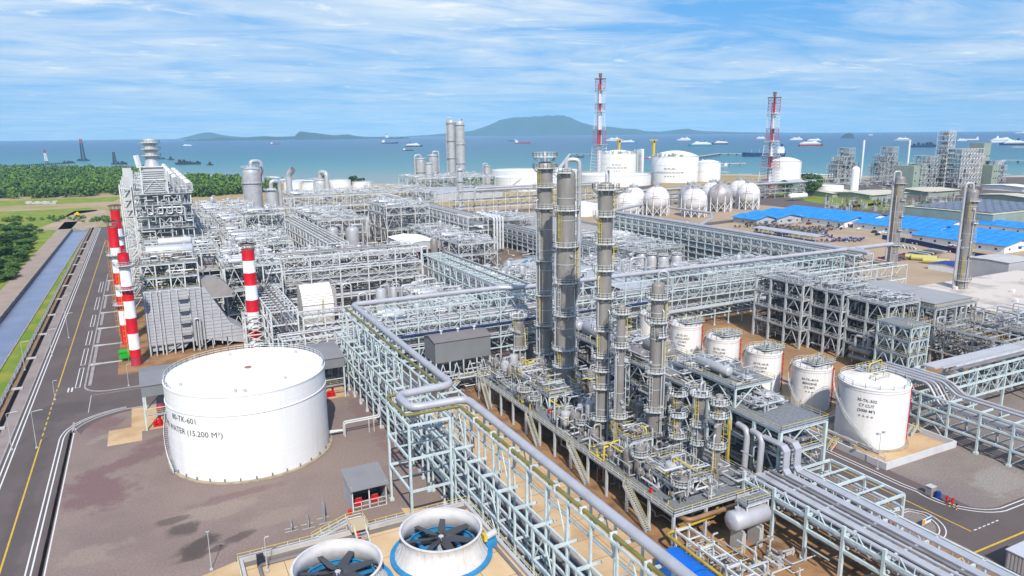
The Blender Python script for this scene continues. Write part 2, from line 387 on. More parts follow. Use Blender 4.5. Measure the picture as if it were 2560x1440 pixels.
# ------------------------------------------------------------------ ground, water, roads
def strip_mb(pts, wd, z, mb=None):
    mb = mb or MB(); Lp = []; 
    for i, p in enumerate(pts):
        a = pts[max(i - 1, 0)]; b = pts[min(i + 1, len(pts) - 1)]; dx, dy = b[0] - a[0], b[1] - a[1]; l = math.hypot(dx, dy) or 1
        Lp.append((p[0] - dy / l * wd / 2, p[1] + dx / l * wd / 2, p[0] + dy / l * wd / 2, p[1] - dx / l * wd / 2))
    for a, b in zip(Lp[:-1], Lp[1:]):
        mb.add([(a[0], a[1], z), (a[2], a[3], z), (b[2], b[3], z), (b[0], b[1], z)], [(0, 1, 2, 3)])
    return mb
def arc(cx, cy_, r, a0, a1, k=12): return [(cx + r * math.cos(R(a0 + (a1 - a0) * i / k)), cy_ + r * math.sin(R(a0 + (a1 - a0) * i / k))) for i in range(k + 1)]
xL = lambda y: -59.5 + .012 * y
xR = lambda y: -48.2 + .012 * y
COAST = [(-3200, 2900), (-1500, 2350), (-700, 2100), (-262, 1850), (-60, 1640), (60, 1400), (125, 1210), (180, 1120), (255, 1020), (325, 972), (400, 905), (470, 940), (580, 1010), (700, 1090), (790, 960), (895, 795), (1010, 690), (1150, 608), (1320, 560), (1700, 470), (3200, 150)]
sheet('ground', [(-36.8, -80), (-21.9, -80), (-21.9, 645), (-36.8, 645)], 0, asphl)
sheet('ground', [(-21.9, 197), (-21.2, 197), (-21.2, 645), (-21.9, 645)], 0, asphl)
sheet('ground', [(-21.2, -80), (900, -200), (3200, -400), (3200, 645 - 520), (1700, 450), (1320, 540), (1150, 588), (1010, 645), (-21.2, 645)], 0, asphl)
sheet('ground', [(xR(-80), -80), (-38.2, -80), (-38.2, 645), (xR(645), 645)], 0, soil)
sheet('ground', [(-2500, -80), (xL(-80), -80), (xL(645), 645), (-2500, 645)], 0, grassm)
north = [(-2500, 645), (1010, 645)] + [(x, y) for x, y in reversed(COAST) if x < 1012] 
sheet('field', north, 0, dirtg)
struct(MB().box(-38.4, -80, -1.6, -36.6, 645, -1.5).box(-38.2, -80, -1.5, -38.1, 645, 0).box(-36.9, -80, -1.5, -36.8, 645, 0), 'trench', rustst)
struct(MB().box(-22.0, -80, -1.3, -21.1, 197, -1.2).box(-21.9, -80, -1.2, -21.85, 197, 0).box(-21.25, -80, -1.2, -21.2, 197, 0).box(-21.9, 196.9, -1.2, -21.2, 197, 0), 'drain_channel', rustst)
canal_m = mat('canal_water', (0.15, 0.165, 0.25), 0.25, 0, 0, 0.06, (0.19, 0.205, 0.30), spec=0.5, bump=0.1, bs=1.2)
sheet('canal_water', [(xL(-80) - .5, -80), (xR(-80) + .5, -80), (xR(645) + .5, 645), (xL(645) - .5, 645)], -1.6, canal_m)
kb = MB()
for f, s_ in ((xL, -1), (xR, 1)):
    a, b = f(-80), f(645)
    kb.add([(a, -80, -2), (b, 645, -2), (b, 645, .25), (a, -80, .25), (a + s_ * .5, -80, .25), (b + s_ * .5, 645, .25), (b + s_ * .5, 645, -.1), (a + s_ * .5, -80, -.1)], [(0, 1, 2, 3), (3, 2, 5, 4), (4, 5, 6, 7)])
kb.box(xL(645) - .5, 645, -2, xR(645) + .5, 645.6, .25)
tag(kb.build('canal_wall', mat('canal_wall_concrete', (0.24, 0.215, 0.2), 0.9, 0, 0, 0.5, (0.38, 0.35, 0.32))), 'long concrete retaining walls lining both banks of the canal', 'wall')
# left bank: path, grass belts
sheet('dirt_path', [(xL(-80) - 8.5, -80), (xL(-80) - .6, -80), (xL(645) - .6, 645), (xL(700), 700), (xL(645) - 9, 700)], .012, mat('pink_dirt', (0.36, 0.27, 0.22), .95, 0, 0, .12, (0.30, 0.235, 0.18)))
sheet('grass_strip', [(xR(-80) + .6, -80), (-40.4, -80), (-40.4, 480), (-38.9, 640), (xR(640) + .6, 640)], .012, grassm)
sheet('dirt_path', [(-75, 646), (-38, 646), (-25, 700), (-35, 800), (-60, 800)], .012, dirtm)
sheet('grass_field', [(-400, 646), (-78, 646), (-60, 760), (-40, 790), (-50, 830), (-400, 830)], .012, grassm)
sheet('grass_field', [(-400, 905), (-30, 892), (-20, 960), (-400, 1000)], .02, grassm)
wl = MB()
for i in range(0, 110):
    y = -20 + i * 6.0; wl.box(-40.3 + rnd.uniform(-.06, .06), y, 0, -39.3 + rnd.uniform(-.06, .06), y + 6.02, .8 + rnd.uniform(-.05, .05))
tag(wl.build('stone_wall', stonem), 'low grey stone wall running between the grass strip and the road trench', 'wall')
fn = MB()
for i in range(0, 100):
    y = 60 + i * 5.8; fn.beam((-39.2, y, 0), (-39.2, y, 2.4), .09)
fn.beam((-39.2, 60, 2.3), (-39.2, 634, 2.3), .05); fn.beam((-39.2, 60, 1.2), (-39.2, 634, 1.2), .04)
tag(fn.build('wire_fence', steelg), 'thin wire fence on posts beside the stone wall', 'fence')
sheet('pavement', rect(-36.8, -80, -33.9, 645), .012, walkm)
for i in range(15):
    y = 108 + i * 32.0
    b_ = MB().box(-39.0, y - .7, .02, -36.2, y + .7, .35).build('trench_bridge', conc, loc=(-37.5, y, 0))
    tag(b_, 'small concrete slab bridging the roadside trench', 'bridge', 'slabs across the roadside trench')
# plant road
road = [(-33.8, -80), (-22.0, -80), (-22.0, 186)] + arc(-8, 186 + 4.5, 14, 180, 95, 12)[1:] + [(60, 204.6), (60, 221.6), (-14, 221.6)] + arc(-14, 228.6, 7, 270, 180, 8) + [(-21.0, 645), (-33.8, 645)]
sheet('road', road, .02, asphalt)
Z1 = .032
def stroke(pts, wd, m_, z=Z1): sheet_ = strip_mb(pts, wd, z); return struct(sheet_, 'road_marking', m_)
for x in (-33.2, -32.3): stroke([(x, -60), (x, 640)], .28, linew)
stroke([(-27.6, -60), (-27.5, 192)], .30, liney); stroke([(-27.4, 232), (-26.4, 560)], .30, liney)
for k in range(10): stroke([(-27.5, 194 + k * 3.8), (-27.5, 196.2 + k * 3.8)], .28, liney)
for x, r_ in ((-23.7, 15.6), (-22.9, 14.8)): stroke([(x, -60), (x, 190)] + arc(-8, 190.4, r_, 180, 97, 14)[1:], .26, linew)
stroke([(-20.9, 60), (-20.9, 196)], .22, linew, .02)
stroke([(-18.6, 206), (-18.6, 220)], .12, linew); stroke([(-18.6, 220.2), (40, 220.2)], .1, linew)
kerb = MB(); 
for pts, wd in (([(-21.4, 200)] + arc(-7.6, 190.4, 13.7, 176, 97, 14)[1:] + [(0, 204.1)], .55), ([(10, 222.2), (-14, 222.2)] + arc(-14, 228.8, 6.6, 270, 180, 8) + [(-20.6, 420)], .5), ([(-34.05, -80), (-34.05, 640)], .35)):
    lp = strip_mb(pts, wd, .14); kerb.add(lp.v, lp.f)
    for e in (-wd / 2, wd / 2):
        off = strip_mb(pts, wd, 0)
    # kerb sides
    for a, b in zip(pts[:-1], pts[1:]): kerb.beam((a[0], a[1], .06), (b[0], b[1], .06), wd, .13)
struct(kerb, 'kerb', curbm)
for i, y0 in enumerate((229, 252, 277, 304, 334, 372)):
    y1 = y0 + (20 if i < 4 else 26)
    stroke([(-19.4, y0), (-19.4, y1)], .9, curbm, .15)
    for x in (-21.9, -23.0): stroke([(x, y0), (x, y1)], .22, linew)
    stroke([(-23.0, y0), (-21.9, y0)], .22, linew); stroke([(-23, y1), (-21.9, y1)], .22, linew)
    sheet('driveway', [(-20.6, y1 + .8), (-17, y1 + 1.6), (-11, y1 + 1.8), (-11, y1 + 3), (-17, y1 + 3.2), (-20.6, y1 + 4)], .03, conc)
for k in range(2): stroke([(-24.6 + k * .9, 226), (-24.6 + k * .9, 230)], .4, linew)
# gravel yards
gpts = [(-21.1, 20), (38, 20), (60, 60), (60, 185), (-4, 204)] + [(x + .9, y - .4) for x, y in reversed(arc(-7.6, 190.4, 12.6, 178, 100, 10))] + [(-21.1, 196)]
sheet('gravel', gpts, .008, gravel)
def blob(cx, cy_, rx, ry, rot, k=26, j=.22):
    o = []; ph = [rnd.uniform(0, 6.28) for _ in range(4)]
    for i in range(k):
        t = 6.2832 * i / k; q = 1 + j * math.sin(2 * t + ph[0]) + j * .7 * math.sin(3 * t + ph[1]) + j * .5 * math.sin(5 * t + ph[2])+ j * .3 * math.sin(9 * t + ph[3])
        x, y = rx * q * math.cos(t), ry * q * math.sin(t); o.append((cx + x * math.cos(rot) - y * math.sin(rot), cy_ + x * math.sin(rot) + y * math.cos(rot)))
    return o
RG, WG, GG = (0.19, 0.115, 0.112), (0.09, 0.067, 0.058), (0.29, 0.23, 0.185)
spots = []
for (px, py), rx, ry, rot, c, k in (((540, 1275), 9, 3.5, .2, GG, .8), ((300, 1085), 6, 2.6, .3, GG, .9), ((700, 1290), 7, 3, .1, GG, .6), ((215, 1390), 6, 3, .2, GG, .7), ((330, 1150), 13, 3.6, .5, RG, .9), ((240, 1230), 6.5, 9, 0.1, RG, 1), ((420, 1090), 8, 2.8, .6, RG, .9), ((250, 1060), 5.5, 6, 0, RG, .9), ((600, 1235), 10, 1.6, .1, RG, .7), ((930, 1030), 4.5, 14, .1, RG, .7), ((1000, 1120), 4, 10, .1, RG, .5), ((455, 1325), 3.6, 2.6, .2, WG, .85), ((500, 1362), 4.8, 2.4, .6, WG, 1), ((430, 1303), 3, 1.4, .1, WG, .7), ((480, 1392), 3.2, 1.3, .3, WG, .9), ((590, 1345), 3.2, 1.4, .3, WG, .75), ((545, 1370), 2, 1.2, .4, WG, .8)):
    x, y = G(px, py); spots.append((x, y, rx, ry, rot, c, k))
patches(gravel, spots, .13)
spots = [(*G(px, py), rx, ry, rot, c, k) for (px, py), rx, ry, rot, c, k in (((2490, 1200), 8, 5, .3, (.30, .265, .235), .8), ((2400, 1250), 6, 4, .8, (.205, .165, .16), .8), ((2300, 1215), 5, 3, .2, (.205, .165, .16), .6))]
patches(gravg, spots, .2); patches(asphalt, [(-27, 150, 2, 60, 0, (.085, .07, .068), .5), (-25, 210, 9, 6, 0, (.08, .066, .064), .6), (124, 75, 12, 6, 0, (.085, .07, .068), .5)], .05)
# concrete strip in front of the fan deck, pads
sheet('pavement', [(-6, 113.2), (2, 116), (8, 118), (37.5, 117.6), (37.5, 121.6), (50, 114.6), (50, 105), (-6, 105)], .012, conct)
sheet('pavement', rect(-8.6, 186, 44.5, 203.6), .012, conct)
sheet('pavement', rect(-13.5, 180, -6.3, 190), .014, conct)
sheet('gravel', rect(-20, 223.2, 60, 240), .008, asphl)
sheet('pavement', rect(-12.5, 236, 30, 330), .014, rustc)
# service road through the middle, process floors
sheet('service_road', rect(58.5, 40, 71.5, 171), .02, conct)
sheet('process_floor', rect(71.9, 30, 121, 178), .01, rustc)
sheet('process_floor', rect(45, 20, 58.2, 205), .01, gravel)
struct(MB().box(71.5, 40, 0, 71.9, 171, .13).box(58.1, 40, 0, 58.5, 171, .13), 'kerb', curbm)
jm = mat('joint_dark', (.16, .10, .055), .9)
for k in range(22): stroke([(58.6, 42 + k * 6), (71.4, 42 + k * 6)], .09, jm, .026)
stroke([(65, 40), (65, 171)], .09, jm, .028)
for k in range(5): stroke([(13 + k * 6.2, 60), (13 + k * 6.2, 102.6)], .08, jm, 7.508)
for k in range(6): stroke([(7.6, 70 + k * 6.4), (43.2, 70 + k * 6.4)], .08, jm, 7.512)
sheet('process_floor', rect(60, 205, 300, 210), .008, rustst)
sheet('process_floor', rect(30, 210, 330, 640), .006, mat('plant_paving', (0.10, 0.08, 0.07), .9, 0, 0, .03, (0.24, 0.16, 0.10)))
sheet('process_floor', rect(152, 112, 260, 205), .012, mat('orange_floor', (0.37, 0.205, 0.09), .9, 0, 0, .08, (0.25, 0.15, 0.08)))
for (px, py), rx, ry in (((1480, 1163), .7, .3), ((1490, 1250), .9, .45), ((1212, 1050), .8, .35), ((1505, 1268), .5, .25), ((1345, 1150), .6, .25), ((925, 1303), 1.2, .35), ((700, 1385), 1.0, .5), ((600, 1400), .7, .3)):
    x, y = G(px, py); sheet('stain', blob(x, y, rx, ry, .3, j=.3), .03, mat('oil_stain', (0.10, 0.055, 0.025), .8) if 'oil_stain' not in MATS else MATS['oil_stain'])
# tank row and the east road
sheet('gravel', rect(133, 30, 250, 112), .01, gravg)
eroad = [(118.6, 40), (118.6, 180), (130.6, 180), (130.6, 82)] + arc(138.6, 77, 8, 160, 262, 10) + [(150, 69), (260, 69), (260, 40)]
sheet('road', eroad, .02, asphalt)
for off in (0, 1.0):
    stroke([(130.0 - off, 178), (130.0 - off, 83)] + arc(138.6, 77, 8.6 + off, 162, 262, 12) + [(152, 68.3 - off), (230, 68.3 - off)], .24, linew)
stroke([(124.9, 178), (124.4, 66.2)], .26, liney); stroke([(104, 62.2), (132, 61.8), (200, 61.5)], .36, liney)
for k in range(6): stroke([(125.2 + k * 1.3, 66.2), (126.0 + k * 1.3, 66.2)], .22, linew)
isl = [(118.4, 92)] + [(121, 90), (122.0, 74)] + arc(116.5, 74, 5.5, 0, -80, 10) + [(108, 70), (108, 92)]
sheet('gravel', isl, .03, gravg)
for off in (.5, 1.5): stroke([(119, 75.5 + off)] + [(121.0 + off * .6, 75.5 + off * .6)] + arc(116.5, 74, 5.5 + off, 0, -85, 12), .2, linew)
sheet('pavement', [(106, 78), (118, 76.5), (120.6, 79), (120.6, 94), (106, 94)], .04, rustc)
sheet('pavement', [(80, 40), (108, 52), (108, 66), (80, 66)], .014, conct)
# eastern yards
sheet('yard', rect(262, 150, 520, 640), .012, dirtm)
sheet('road', [(330, 185), (430, 205), (620, 160), (620, 172), (430, 218), (330, 197)], .03, asphalt)
sheet('road', [(300, 400), (560, 440), (900, 470), (900, 484), (560, 452), (300, 412)], .03, asphl)
sheet('grass_field', [(560, 440), (590, 520), (612, 610), (650, 610), (640, 520), (655, 420), (700, 330), (640, 300), (600, 360)], .03, grassb)
sheet('grass_field', [(540, 300), (560, 345), (620, 360), (640, 300)], .04, grassb)
sheet('road', [(420, 646), (560, 760), (640, 860), (660, 850), (580, 740), (450, 640)], .02, asphl)
# coast and sea
be = MB()
for a, b in zip(COAST[:-1], COAST[1:]):
    pass
def coff(i, d):
    a = COAST[max(i - 1, 0)]; b = COAST[min(i + 1, len(COAST) - 1)]; dx, dy = b[0] - a[0], b[1] - a[1]; l = math.hypot(dx, dy); return (COAST[i][0] - dy / l * d, COAST[i][1] + dx / l * d)
vs = []; 
for i in range(len(COAST)):
    for d, z in ((-30, .03), (2, .02), (45, -2.6)):
        x, y = coff(i, d); vs.append((x, y, z))
fs = []
for i in range(len(COAST) - 1):
    for j in range(2): fs.append((i * 3 + j, i * 3 + j + 1, i * 3 + j + 4, i * 3 + j + 3))
struct(be.add(vs, fs), 'beach', sandm)
sea_m = bpy.data.materials.new('sea'); sea_m.use_nodes = True; t = sea_m.node_tree; b = t.nodes['Principled BSDF']
b.inputs['Roughness'].default_value = 0.35; b.inputs['Specular IOR Level'].default_value = 0.3
tcn = t.nodes.new('ShaderNodeTexCoord'); dp = t.nodes.new('ShaderNodeVectorMath'); dp.operation = 'DOT_PRODUCT'; dp.inputs[1].default_value = (.64, .768, 0)
t.links.new(tcn.outputs['Object'], dp.inputs[0])
nz = t.nodes.new('ShaderNodeTexNoise'); nz.inputs['Scale'].default_value = .004; nz.inputs['Detail'].default_value = 6; t.links.new(tcn.outputs['Object'], nz.inputs['Vector'])
ad = t.nodes.new('ShaderNodeMath'); ad.operation = 'MULTIPLY_ADD'; ad.inputs[1].default_value = 260; t.links.new(nz.outputs[0], ad.inputs[0]); t.links.new(dp.outputs['Value'], ad.inputs[2])
mr = t.nodes.new('ShaderNodeMapRange'); mr.inputs['From Min'].default_value = 1000; mr.inputs['From Max'].default_value = 6500; t.links.new(ad.outputs[0], mr.inputs['Value'])
rp = t.nodes.new('ShaderNodeValToRGB'); e = rp.color_ramp.elements
st = [(0, (.25, .30, .27)), (.05, (.18, .25, .225)), (.085, (.09, .225, .22)), (.15, (.03, .17, .195)), (.30, (.010, .105, .16)), (.5, (.007, .07, .15)), (1, (.006, .045, .14))]
while len(e) < len(st): e.new(.5)
for i, (p_, c_) in enumerate(st): e[i].position = p_; e[i].color = (*c_, 1)
t.links.new(mr.outputs[0], rp.inputs[0]); t.links.new(rp.outputs[0], b.inputs['Base Color'])
n2 = t.nodes.new('ShaderNodeTexNoise'); n2.inputs['Scale'].default_value = .06; n2.inputs['Detail'].default_value = 8; n2.inputs['Roughness'].default_value = .7; t.links.new(tcn.outputs['Object'], n2.inputs['Vector'])
bp = t.nodes.new('ShaderNodeBump'); bp.inputs['Strength'].default_value = .35; bp.inputs['Distance'].default_value = 1.5; t.links.new(n2.outputs[0], bp.inputs['Height']); t.links.new(bp.outputs[0], b.inputs['Normal'])
sv = [(0, 0, -2)]; SR = 14200; k = 96
for r_ in (1200, 3000, 7000, SR): sv += [(r_ * math.cos(2 * math.pi * i / k), r_ * math.sin(2 * math.pi * i / k), -2) for i in range(k)]
sf = [(0, 1 + i, 1 + (i + 1) % k) for i in range(k)]
for j in range(3): sf += [(1 + j * k + i, 1 + j * k + (i + 1) % k, 1 + (j + 1) * k + (i + 1) % k, 1 + (j + 1) * k + i) for i in range(k)]
seamb = MB().add(sv, [tuple(reversed(f)) if False else f for f in sf]); struct(seamb, 'sea', sea_m)
foam = mat('foam', (.8, .82, .82), .8); fo = MB()
for i in range(2, len(COAST) - 2):
    a, b2 = COAST[i], COAST[i + 1]; l = math.dist(a, b2); n_ = max(2, int(l / 30))
    for d0 in (48, 66, 95):
        for q in range(n_):
            if rnd.random() < (.62 if d0 < 90 else .75): continue
            f0 = q / n_; ln = rnd.uniform(12, 55); dx, dy = (b2[0] - a[0]) / l, (b2[1] - a[1]) / l
            d = d0 + rnd.uniform(-5, 5); x, y = a[0] + dx * l * f0 - dy * d, a[1] + dy * l * f0 + dx * d
            pts = [(x + dx * ln * u - dy * rnd.uniform(-2, 2), y + dy * ln * u + dx * rnd.uniform(-2, 2)) for u in (0, .25, .5, .75, 1)]
            m2 = strip_mb(pts, rnd.uniform(5, 17), -1.85); fo.add(m2.v, m2.f)
o = fo.build('surf', foam); o['kind'] = 'structure'
# far islands, real hills standing in the sea
def hill(name, prof, dist, depth, seed):
    """ridge profile in photo columns -> a real ridge of the right size at the given distance; height in m"""
    rr = random.Random(seed); mb = MB(); n = len(prof); rows = 7; vs = []
    for j in range(rows):
        f = j / (rows - 1); q = math.sin(math.pi * f) ** .8
        for i, (px, h) in enumerate(prof):
            x, y = G(px, 338 - (px - 1280) * .0094 + 6, 0); l = math.hypot(x, y); ux, uy = x / l, y / l
            d = dist + (f - .5) * depth
            hh = h * q * (1 + (rr.uniform(-.025, .025) if 0 < j < rows - 1 else 0)); vs.append((ux * d, uy * d, -3 + max(hh, 0)))
    fs = [(j * n + i, j * n + i + 1, (j + 1) * n + i + 1, (j + 1) * n + i) for j in range(rows - 1) for i in range(n - 1)]
    o = mb.add(vs, fs).build(name, hillm, smooth=True, ang=80); o['kind'] = 'structure'; return o
def interp(pts, step):
    o = []; x = pts[0][0]
    while x <= pts[-1][0]:
        for a, b2 in zip(pts[:-1], pts[1:]):
            if a[0] <= x <= b2[0]:
                f = (x - a[0]) / (b2[0] - a[0]); o.append((x, a[1] + (b2[1] - a[1]) * f)); break
        x += step
    return o
K = 14000 / 1800
hill('mountain', [(x, h * K) for x, h in interp([(1000, 0), (1060, 3), (1120, 7), (1180, 12), (1215, 22), (1250, 36), (1285, 42), (1330, 44), (1375, 46), (1405, 46), (1425, 40), (1450, 30), (1480, 22), (1520, 19), (1560, 14), (1590, 13), (1610, 8), (1650, 6), (1700, 11), (1720, 12), (1750, 7), (1800, 5), (1860, 3), (1950, 1.5), (2040, 0)], 8)], 13600, 1100, 3)
K2 = 9500 / 1800
hill('island', [(x, h * K2) for x, h in interp([(456, 0), (470, 4), (490, 3), (505, 5), (520, 4), (545, 8), (570, 7), (590, 5), (640, 8), (665, 9), (690, 7), (740, 8), (746, 17), (752, 19), (770, 17), (790, 15), (810, 12), (840, 9), (870, 11), (885, 8), (910, 5), (960, 4), (1020, 3), (1030, 0)], 6)], 9500, 600, 5)
hill('far_island', [(x, h * K) for x, h in interp([(440, 0), (470, 5), (495, 11), (515, 14), (530, 14), (550, 9), (580, 5), (620, 2), (660, 0)], 8)], 13900, 500, 8)
hill('rocky_islet', [(x, h * 6200 / 1800) for x, h in interp([(2101, 0), (2106, 5), (2111, 9), (2118, 11), (2126, 11), (2133, 8), (2139, 0)], 3)], 6200, 130, 9)

# ------------------------------------------------------------------ builders: racks, structures, towers, tanks
def rack(label, ax, a0, a1, rows, levels, bay, m_=steel, lat=(), post=.32, bw=.30, ztop=None, group=None, deck=(), kbr=0, cross=True, top=True, sub=2, name='pipe_rack'):
    """pipe rack along ax from a0 to a1; rows = list of (across, top z); levels = beam heights"""
    n = max(1, round((a1 - a0) / bay)); P3 = (lambda a, b, z: (b, a, z)) if ax == 'Y' else (lambda a, b, z: (a, b, z))
    b0, b1 = rows[0][0], rows[-1][0]
    root = thing(name, label, 'pipe rack', P3(a0, b0, 0), group)
    proto = {}
    for i in range(n + 1):
        a = a0 + (a1 - a0) * i / n
        for b, zt in rows:
            if zt not in proto:
                mb = MB().box(-post / 2, -post / 2, 0.05, post / 2, post / 2, zt); mb.box(-post, -post, 0, post, post, .5)
                o = mb.build('post', m_); ORG.pop(o.name); proto[zt] = o; o.parent = root
            else:
                o = proto[zt].copy(); COL.objects.link(o); o.parent = root
            p = P3(a, b, 0); q = ORG[root.name]; o.location = (p[0] - q[0], p[1] - q[1], 0)
    hi = max(z for _, z in rows)
    for z in levels:
        mb = MB()
        rs = [b for b, zt in rows if zt >= z - .1]
        for b in rs: mb.beam(P3(a0, b, z), P3(a1, b, z), bw, bw * 1.2)
        if len(rs) > 1:
            for i in range(n * sub + 1):
                a = a0 + (a1 - a0) * i / (n * sub)
                mb.beam(P3(a, rs[0] - .0, z + .02), P3(a, rs[-1], z + .02), bw * (.9 if i % sub == 0 else .6), bw * (1.1 if i % sub == 0 else .7))
        mb.build('beam_frame', m_, root)
    for (b, z0, z1, kind) in lat:
        mb = MB()
        for i in range(n):
            x0, x1 = a0 + (a1 - a0) * i / n, a0 + (a1 - a0) * (i + 1) / n; xm = (x0 + x1) / 2
            if kind == 'X' or (kind == 'K' and i % max(1, kbr) == 0):
                if kind == 'X':
                    mb.beam(P3(x0, b, z0), P3(x1, b, z1), .16); mb.beam(P3(x0, b + .1, z1), P3(x1, b + .1, z0), .16)
                else:
                    mb.beam(P3(x0, b, z0), P3(xm, b, z1), .17); mb.beam(P3(x1, b, z0), P3(xm, b, z1), .17)
            elif kind == 'W':
                k = max(2, round((x1 - x0) / (z1 - z0)))
                for j in range(k):
                    u0, u1 = x0 + (x1 - x0) * j / k, x0 + (x1 - x0) * (j + 1) / k
                    if j % 2: mb.beam(P3(u0, b, z0), P3(u1, b, z1), .14)
                    else: mb.beam(P3(u0, b, z1), P3(u1, b, z0), .14)
                    mb.beam(P3(u1, b, z0), P3(u1, b, z1), .12)
        if mb.v: mb.build('lattice', m_, root)
    for (bb0, bb1, z) in deck:
        mb = MB(); p, q = P3(a0, bb0, z), P3(a1, bb1, z); mb.box(p[0], p[1], z, q[0], q[1], z + .08); d = mb.build('walkway', grating, root)
        rl = MB(); 
        for b in (bb0, bb1): rl.rail([P3(a0, b, z + .08), P3(a1, b, z + .08)], sp=2.2)
        rl.build('railing', [steelg, yellow], d)
    return root
NP = [0]; LEFT = MB()
PIPEM = [pipel, piped, cladl, piped, piped, pipel, clad, steelg]
def pipes(ax, a0, a1, b0, b1, z, n, label, group, rmax=.28, mats=None, seed=0, single=True, dens=.9):
    """straight pipe runs side by side on a rack tier, each an object of its own"""
    rr = random.Random(seed + int(z * 7) + int(a0)); P3 = (lambda a, b, zz: (b, a, zz)) if ax == 'Y' else (lambda a, b, zz: (a, b, zz))
    b = b0; ms = mats or PIPEM; sp = (b1 - b0) / n
    for i in range(n):
        if rr.random() > dens: continue
        r = min(rr.uniform(.09, rmax), sp * .46); c = b0 + sp * (i + .5)
        s0 = a0 + (rr.random() * (a1 - a0) * .12 if rr.random() < .4 else 0); s1 = a1 - (rr.random() * (a1 - a0) * .2 if rr.random() < .4 else 0)
        zz = z + .25 + r; pts = [(s0, c), (s1, c)]
        P_ = [P3(s0, c, zz), P3(s1, c, zz)]
        if rr.random() < .25: P_ = bend([P3(s0, c, zz - 2.5)] + P_ + [P3(s1, c, zz - 2)], .5, 3)
        if single:
            NP[0] += 1
            o = MB().tube(P_, r, 8).build('pipe', rr.choice(ms), smooth=True, loc=P_[0]); tag(o, label, 'pipe', group)
        else: LEFT.cur = rr.randrange(4); LEFT.tube(P_, r, 6)
def guardrail_parts(root, pts, name='railing', closed=True, sp=1.8, ms=None, par=None, t=.07):
    return MB().rail(pts, sp=sp, closed=closed, t=t).build(name, ms or [steelg, yellow], par or root)
def structure(label, x0, x1, y0, y1, levels, nx, ny, m_=steel, faces='xy', br='K', post=.36, deckm=grating, rails=True, group=None, name='process_structure', cat='steel structure', base=0, zt=None, skipdeck=(), railm=None, fill=1.0, brn=0):
    root = thing(name, label, cat, (x0, y0, base), group)
    zt = zt or levels[-1]; proto = None
    xs = [x0 + (x1 - x0) * i / nx for i in range(nx + 1)]; ys = [y0 + (y1 - y0) * i / ny for i in range(ny + 1)]
    for i, x in enumerate(xs):
        for j, y in enumerate(ys):
            if 0 < i < nx and 0 < j < ny and (i + j) % 2: continue
            if proto is None:
                o = MB().box(-post / 2, -post / 2, 0, post / 2, post / 2, zt - base).build('post', m_); ORG.pop(o.name); proto = o
            else: o = proto.copy(); COL.objects.link(o)
            o.parent = root; o.location = (x - x0, y - y0, 0)
    for k, z in enumerate(levels):
        mb = MB()
        for y in ys: mb.beam((x0, y, z), (x1, y, z), .3, .42)
        for x in xs: mb.beam((x, y0, z - .01), (x, y1, z - .01), .3, .42)
        if k not in skipdeck:
            mb.cur = 1
            if fill >= 1: mb.box(x0 - .2, y0 - .2, z + .215, x1 + .2, y1 + .2, z + .28)
            else:
                rf_ = random.Random(int(x0 * 3 + y0 + z)); k2 = 2
                for i in range(nx * k2):
                    for j in range(ny * k2):
                        if rf_.random() < fill: mb.box(x0 + (x1 - x0) * i / nx / k2, y0 + (y1 - y0) * j / ny / k2, z + .215, x0 + (x1 - x0) * (i + 1) / nx / k2, y0 + (y1 - y0) * (j + 1) / ny / k2, z + .28)
                mb.cur = 0
                for i in range(nx * k2): mb.beam((x0 + (x1 - x0) * (i + .5) / nx / k2, y0, z), (x0 + (x1 - x0) * (i + .5) / nx / k2, y1, z), .18, .3)
        fl = mb.build('deck', [m_, deckm], root)
        if rails and k not in skipdeck:
            zz = z + .28; e = .3
            guardrail_parts(root, [(x0 - e, y0 - e, zz), (x1 + e, y0 - e, zz), (x1 + e, y1 + e, zz), (x0 - e, y1 + e, zz)], par=fl, ms=railm, sp=2.0)
    zs = [base] + list(levels); mb = MB()
    def br_face(pa, pb, za, zb):
        pm = ((pa[0] + pb[0]) / 2, (pa[1] + pb[1]) / 2)
        if br == 'X': mb.beam((*pa, za), (*pb, zb), .17); mb.beam((*pa, zb), (*pb, za), .17)
        else: mb.beam((*pa, za), (*pm, zb - .2), .2); mb.beam((*pb, za), (*pm, zb - .2), .2)
    for za, zb in zip(zs[:-1], zs[1:]):
        if zb - za < 2.2 or not br: continue
        for i in range(nx):
            if i in ((0,) if brn else range(0, nx, 1 if nx < 3 else 2)):
                for y in (y0, y1): br_face((xs[i], y), (xs[i + 1], y), za, zb)
        for j in range(ny):
            if j in ((0,) if brn else range(0, ny, 1 if ny < 3 else 2)):
                for x in (x0, x1): br_face((x, ys[j]), (x, ys[j + 1]), za, zb)
    if mb.v: mb.build('lattice', m_, root)
    return root
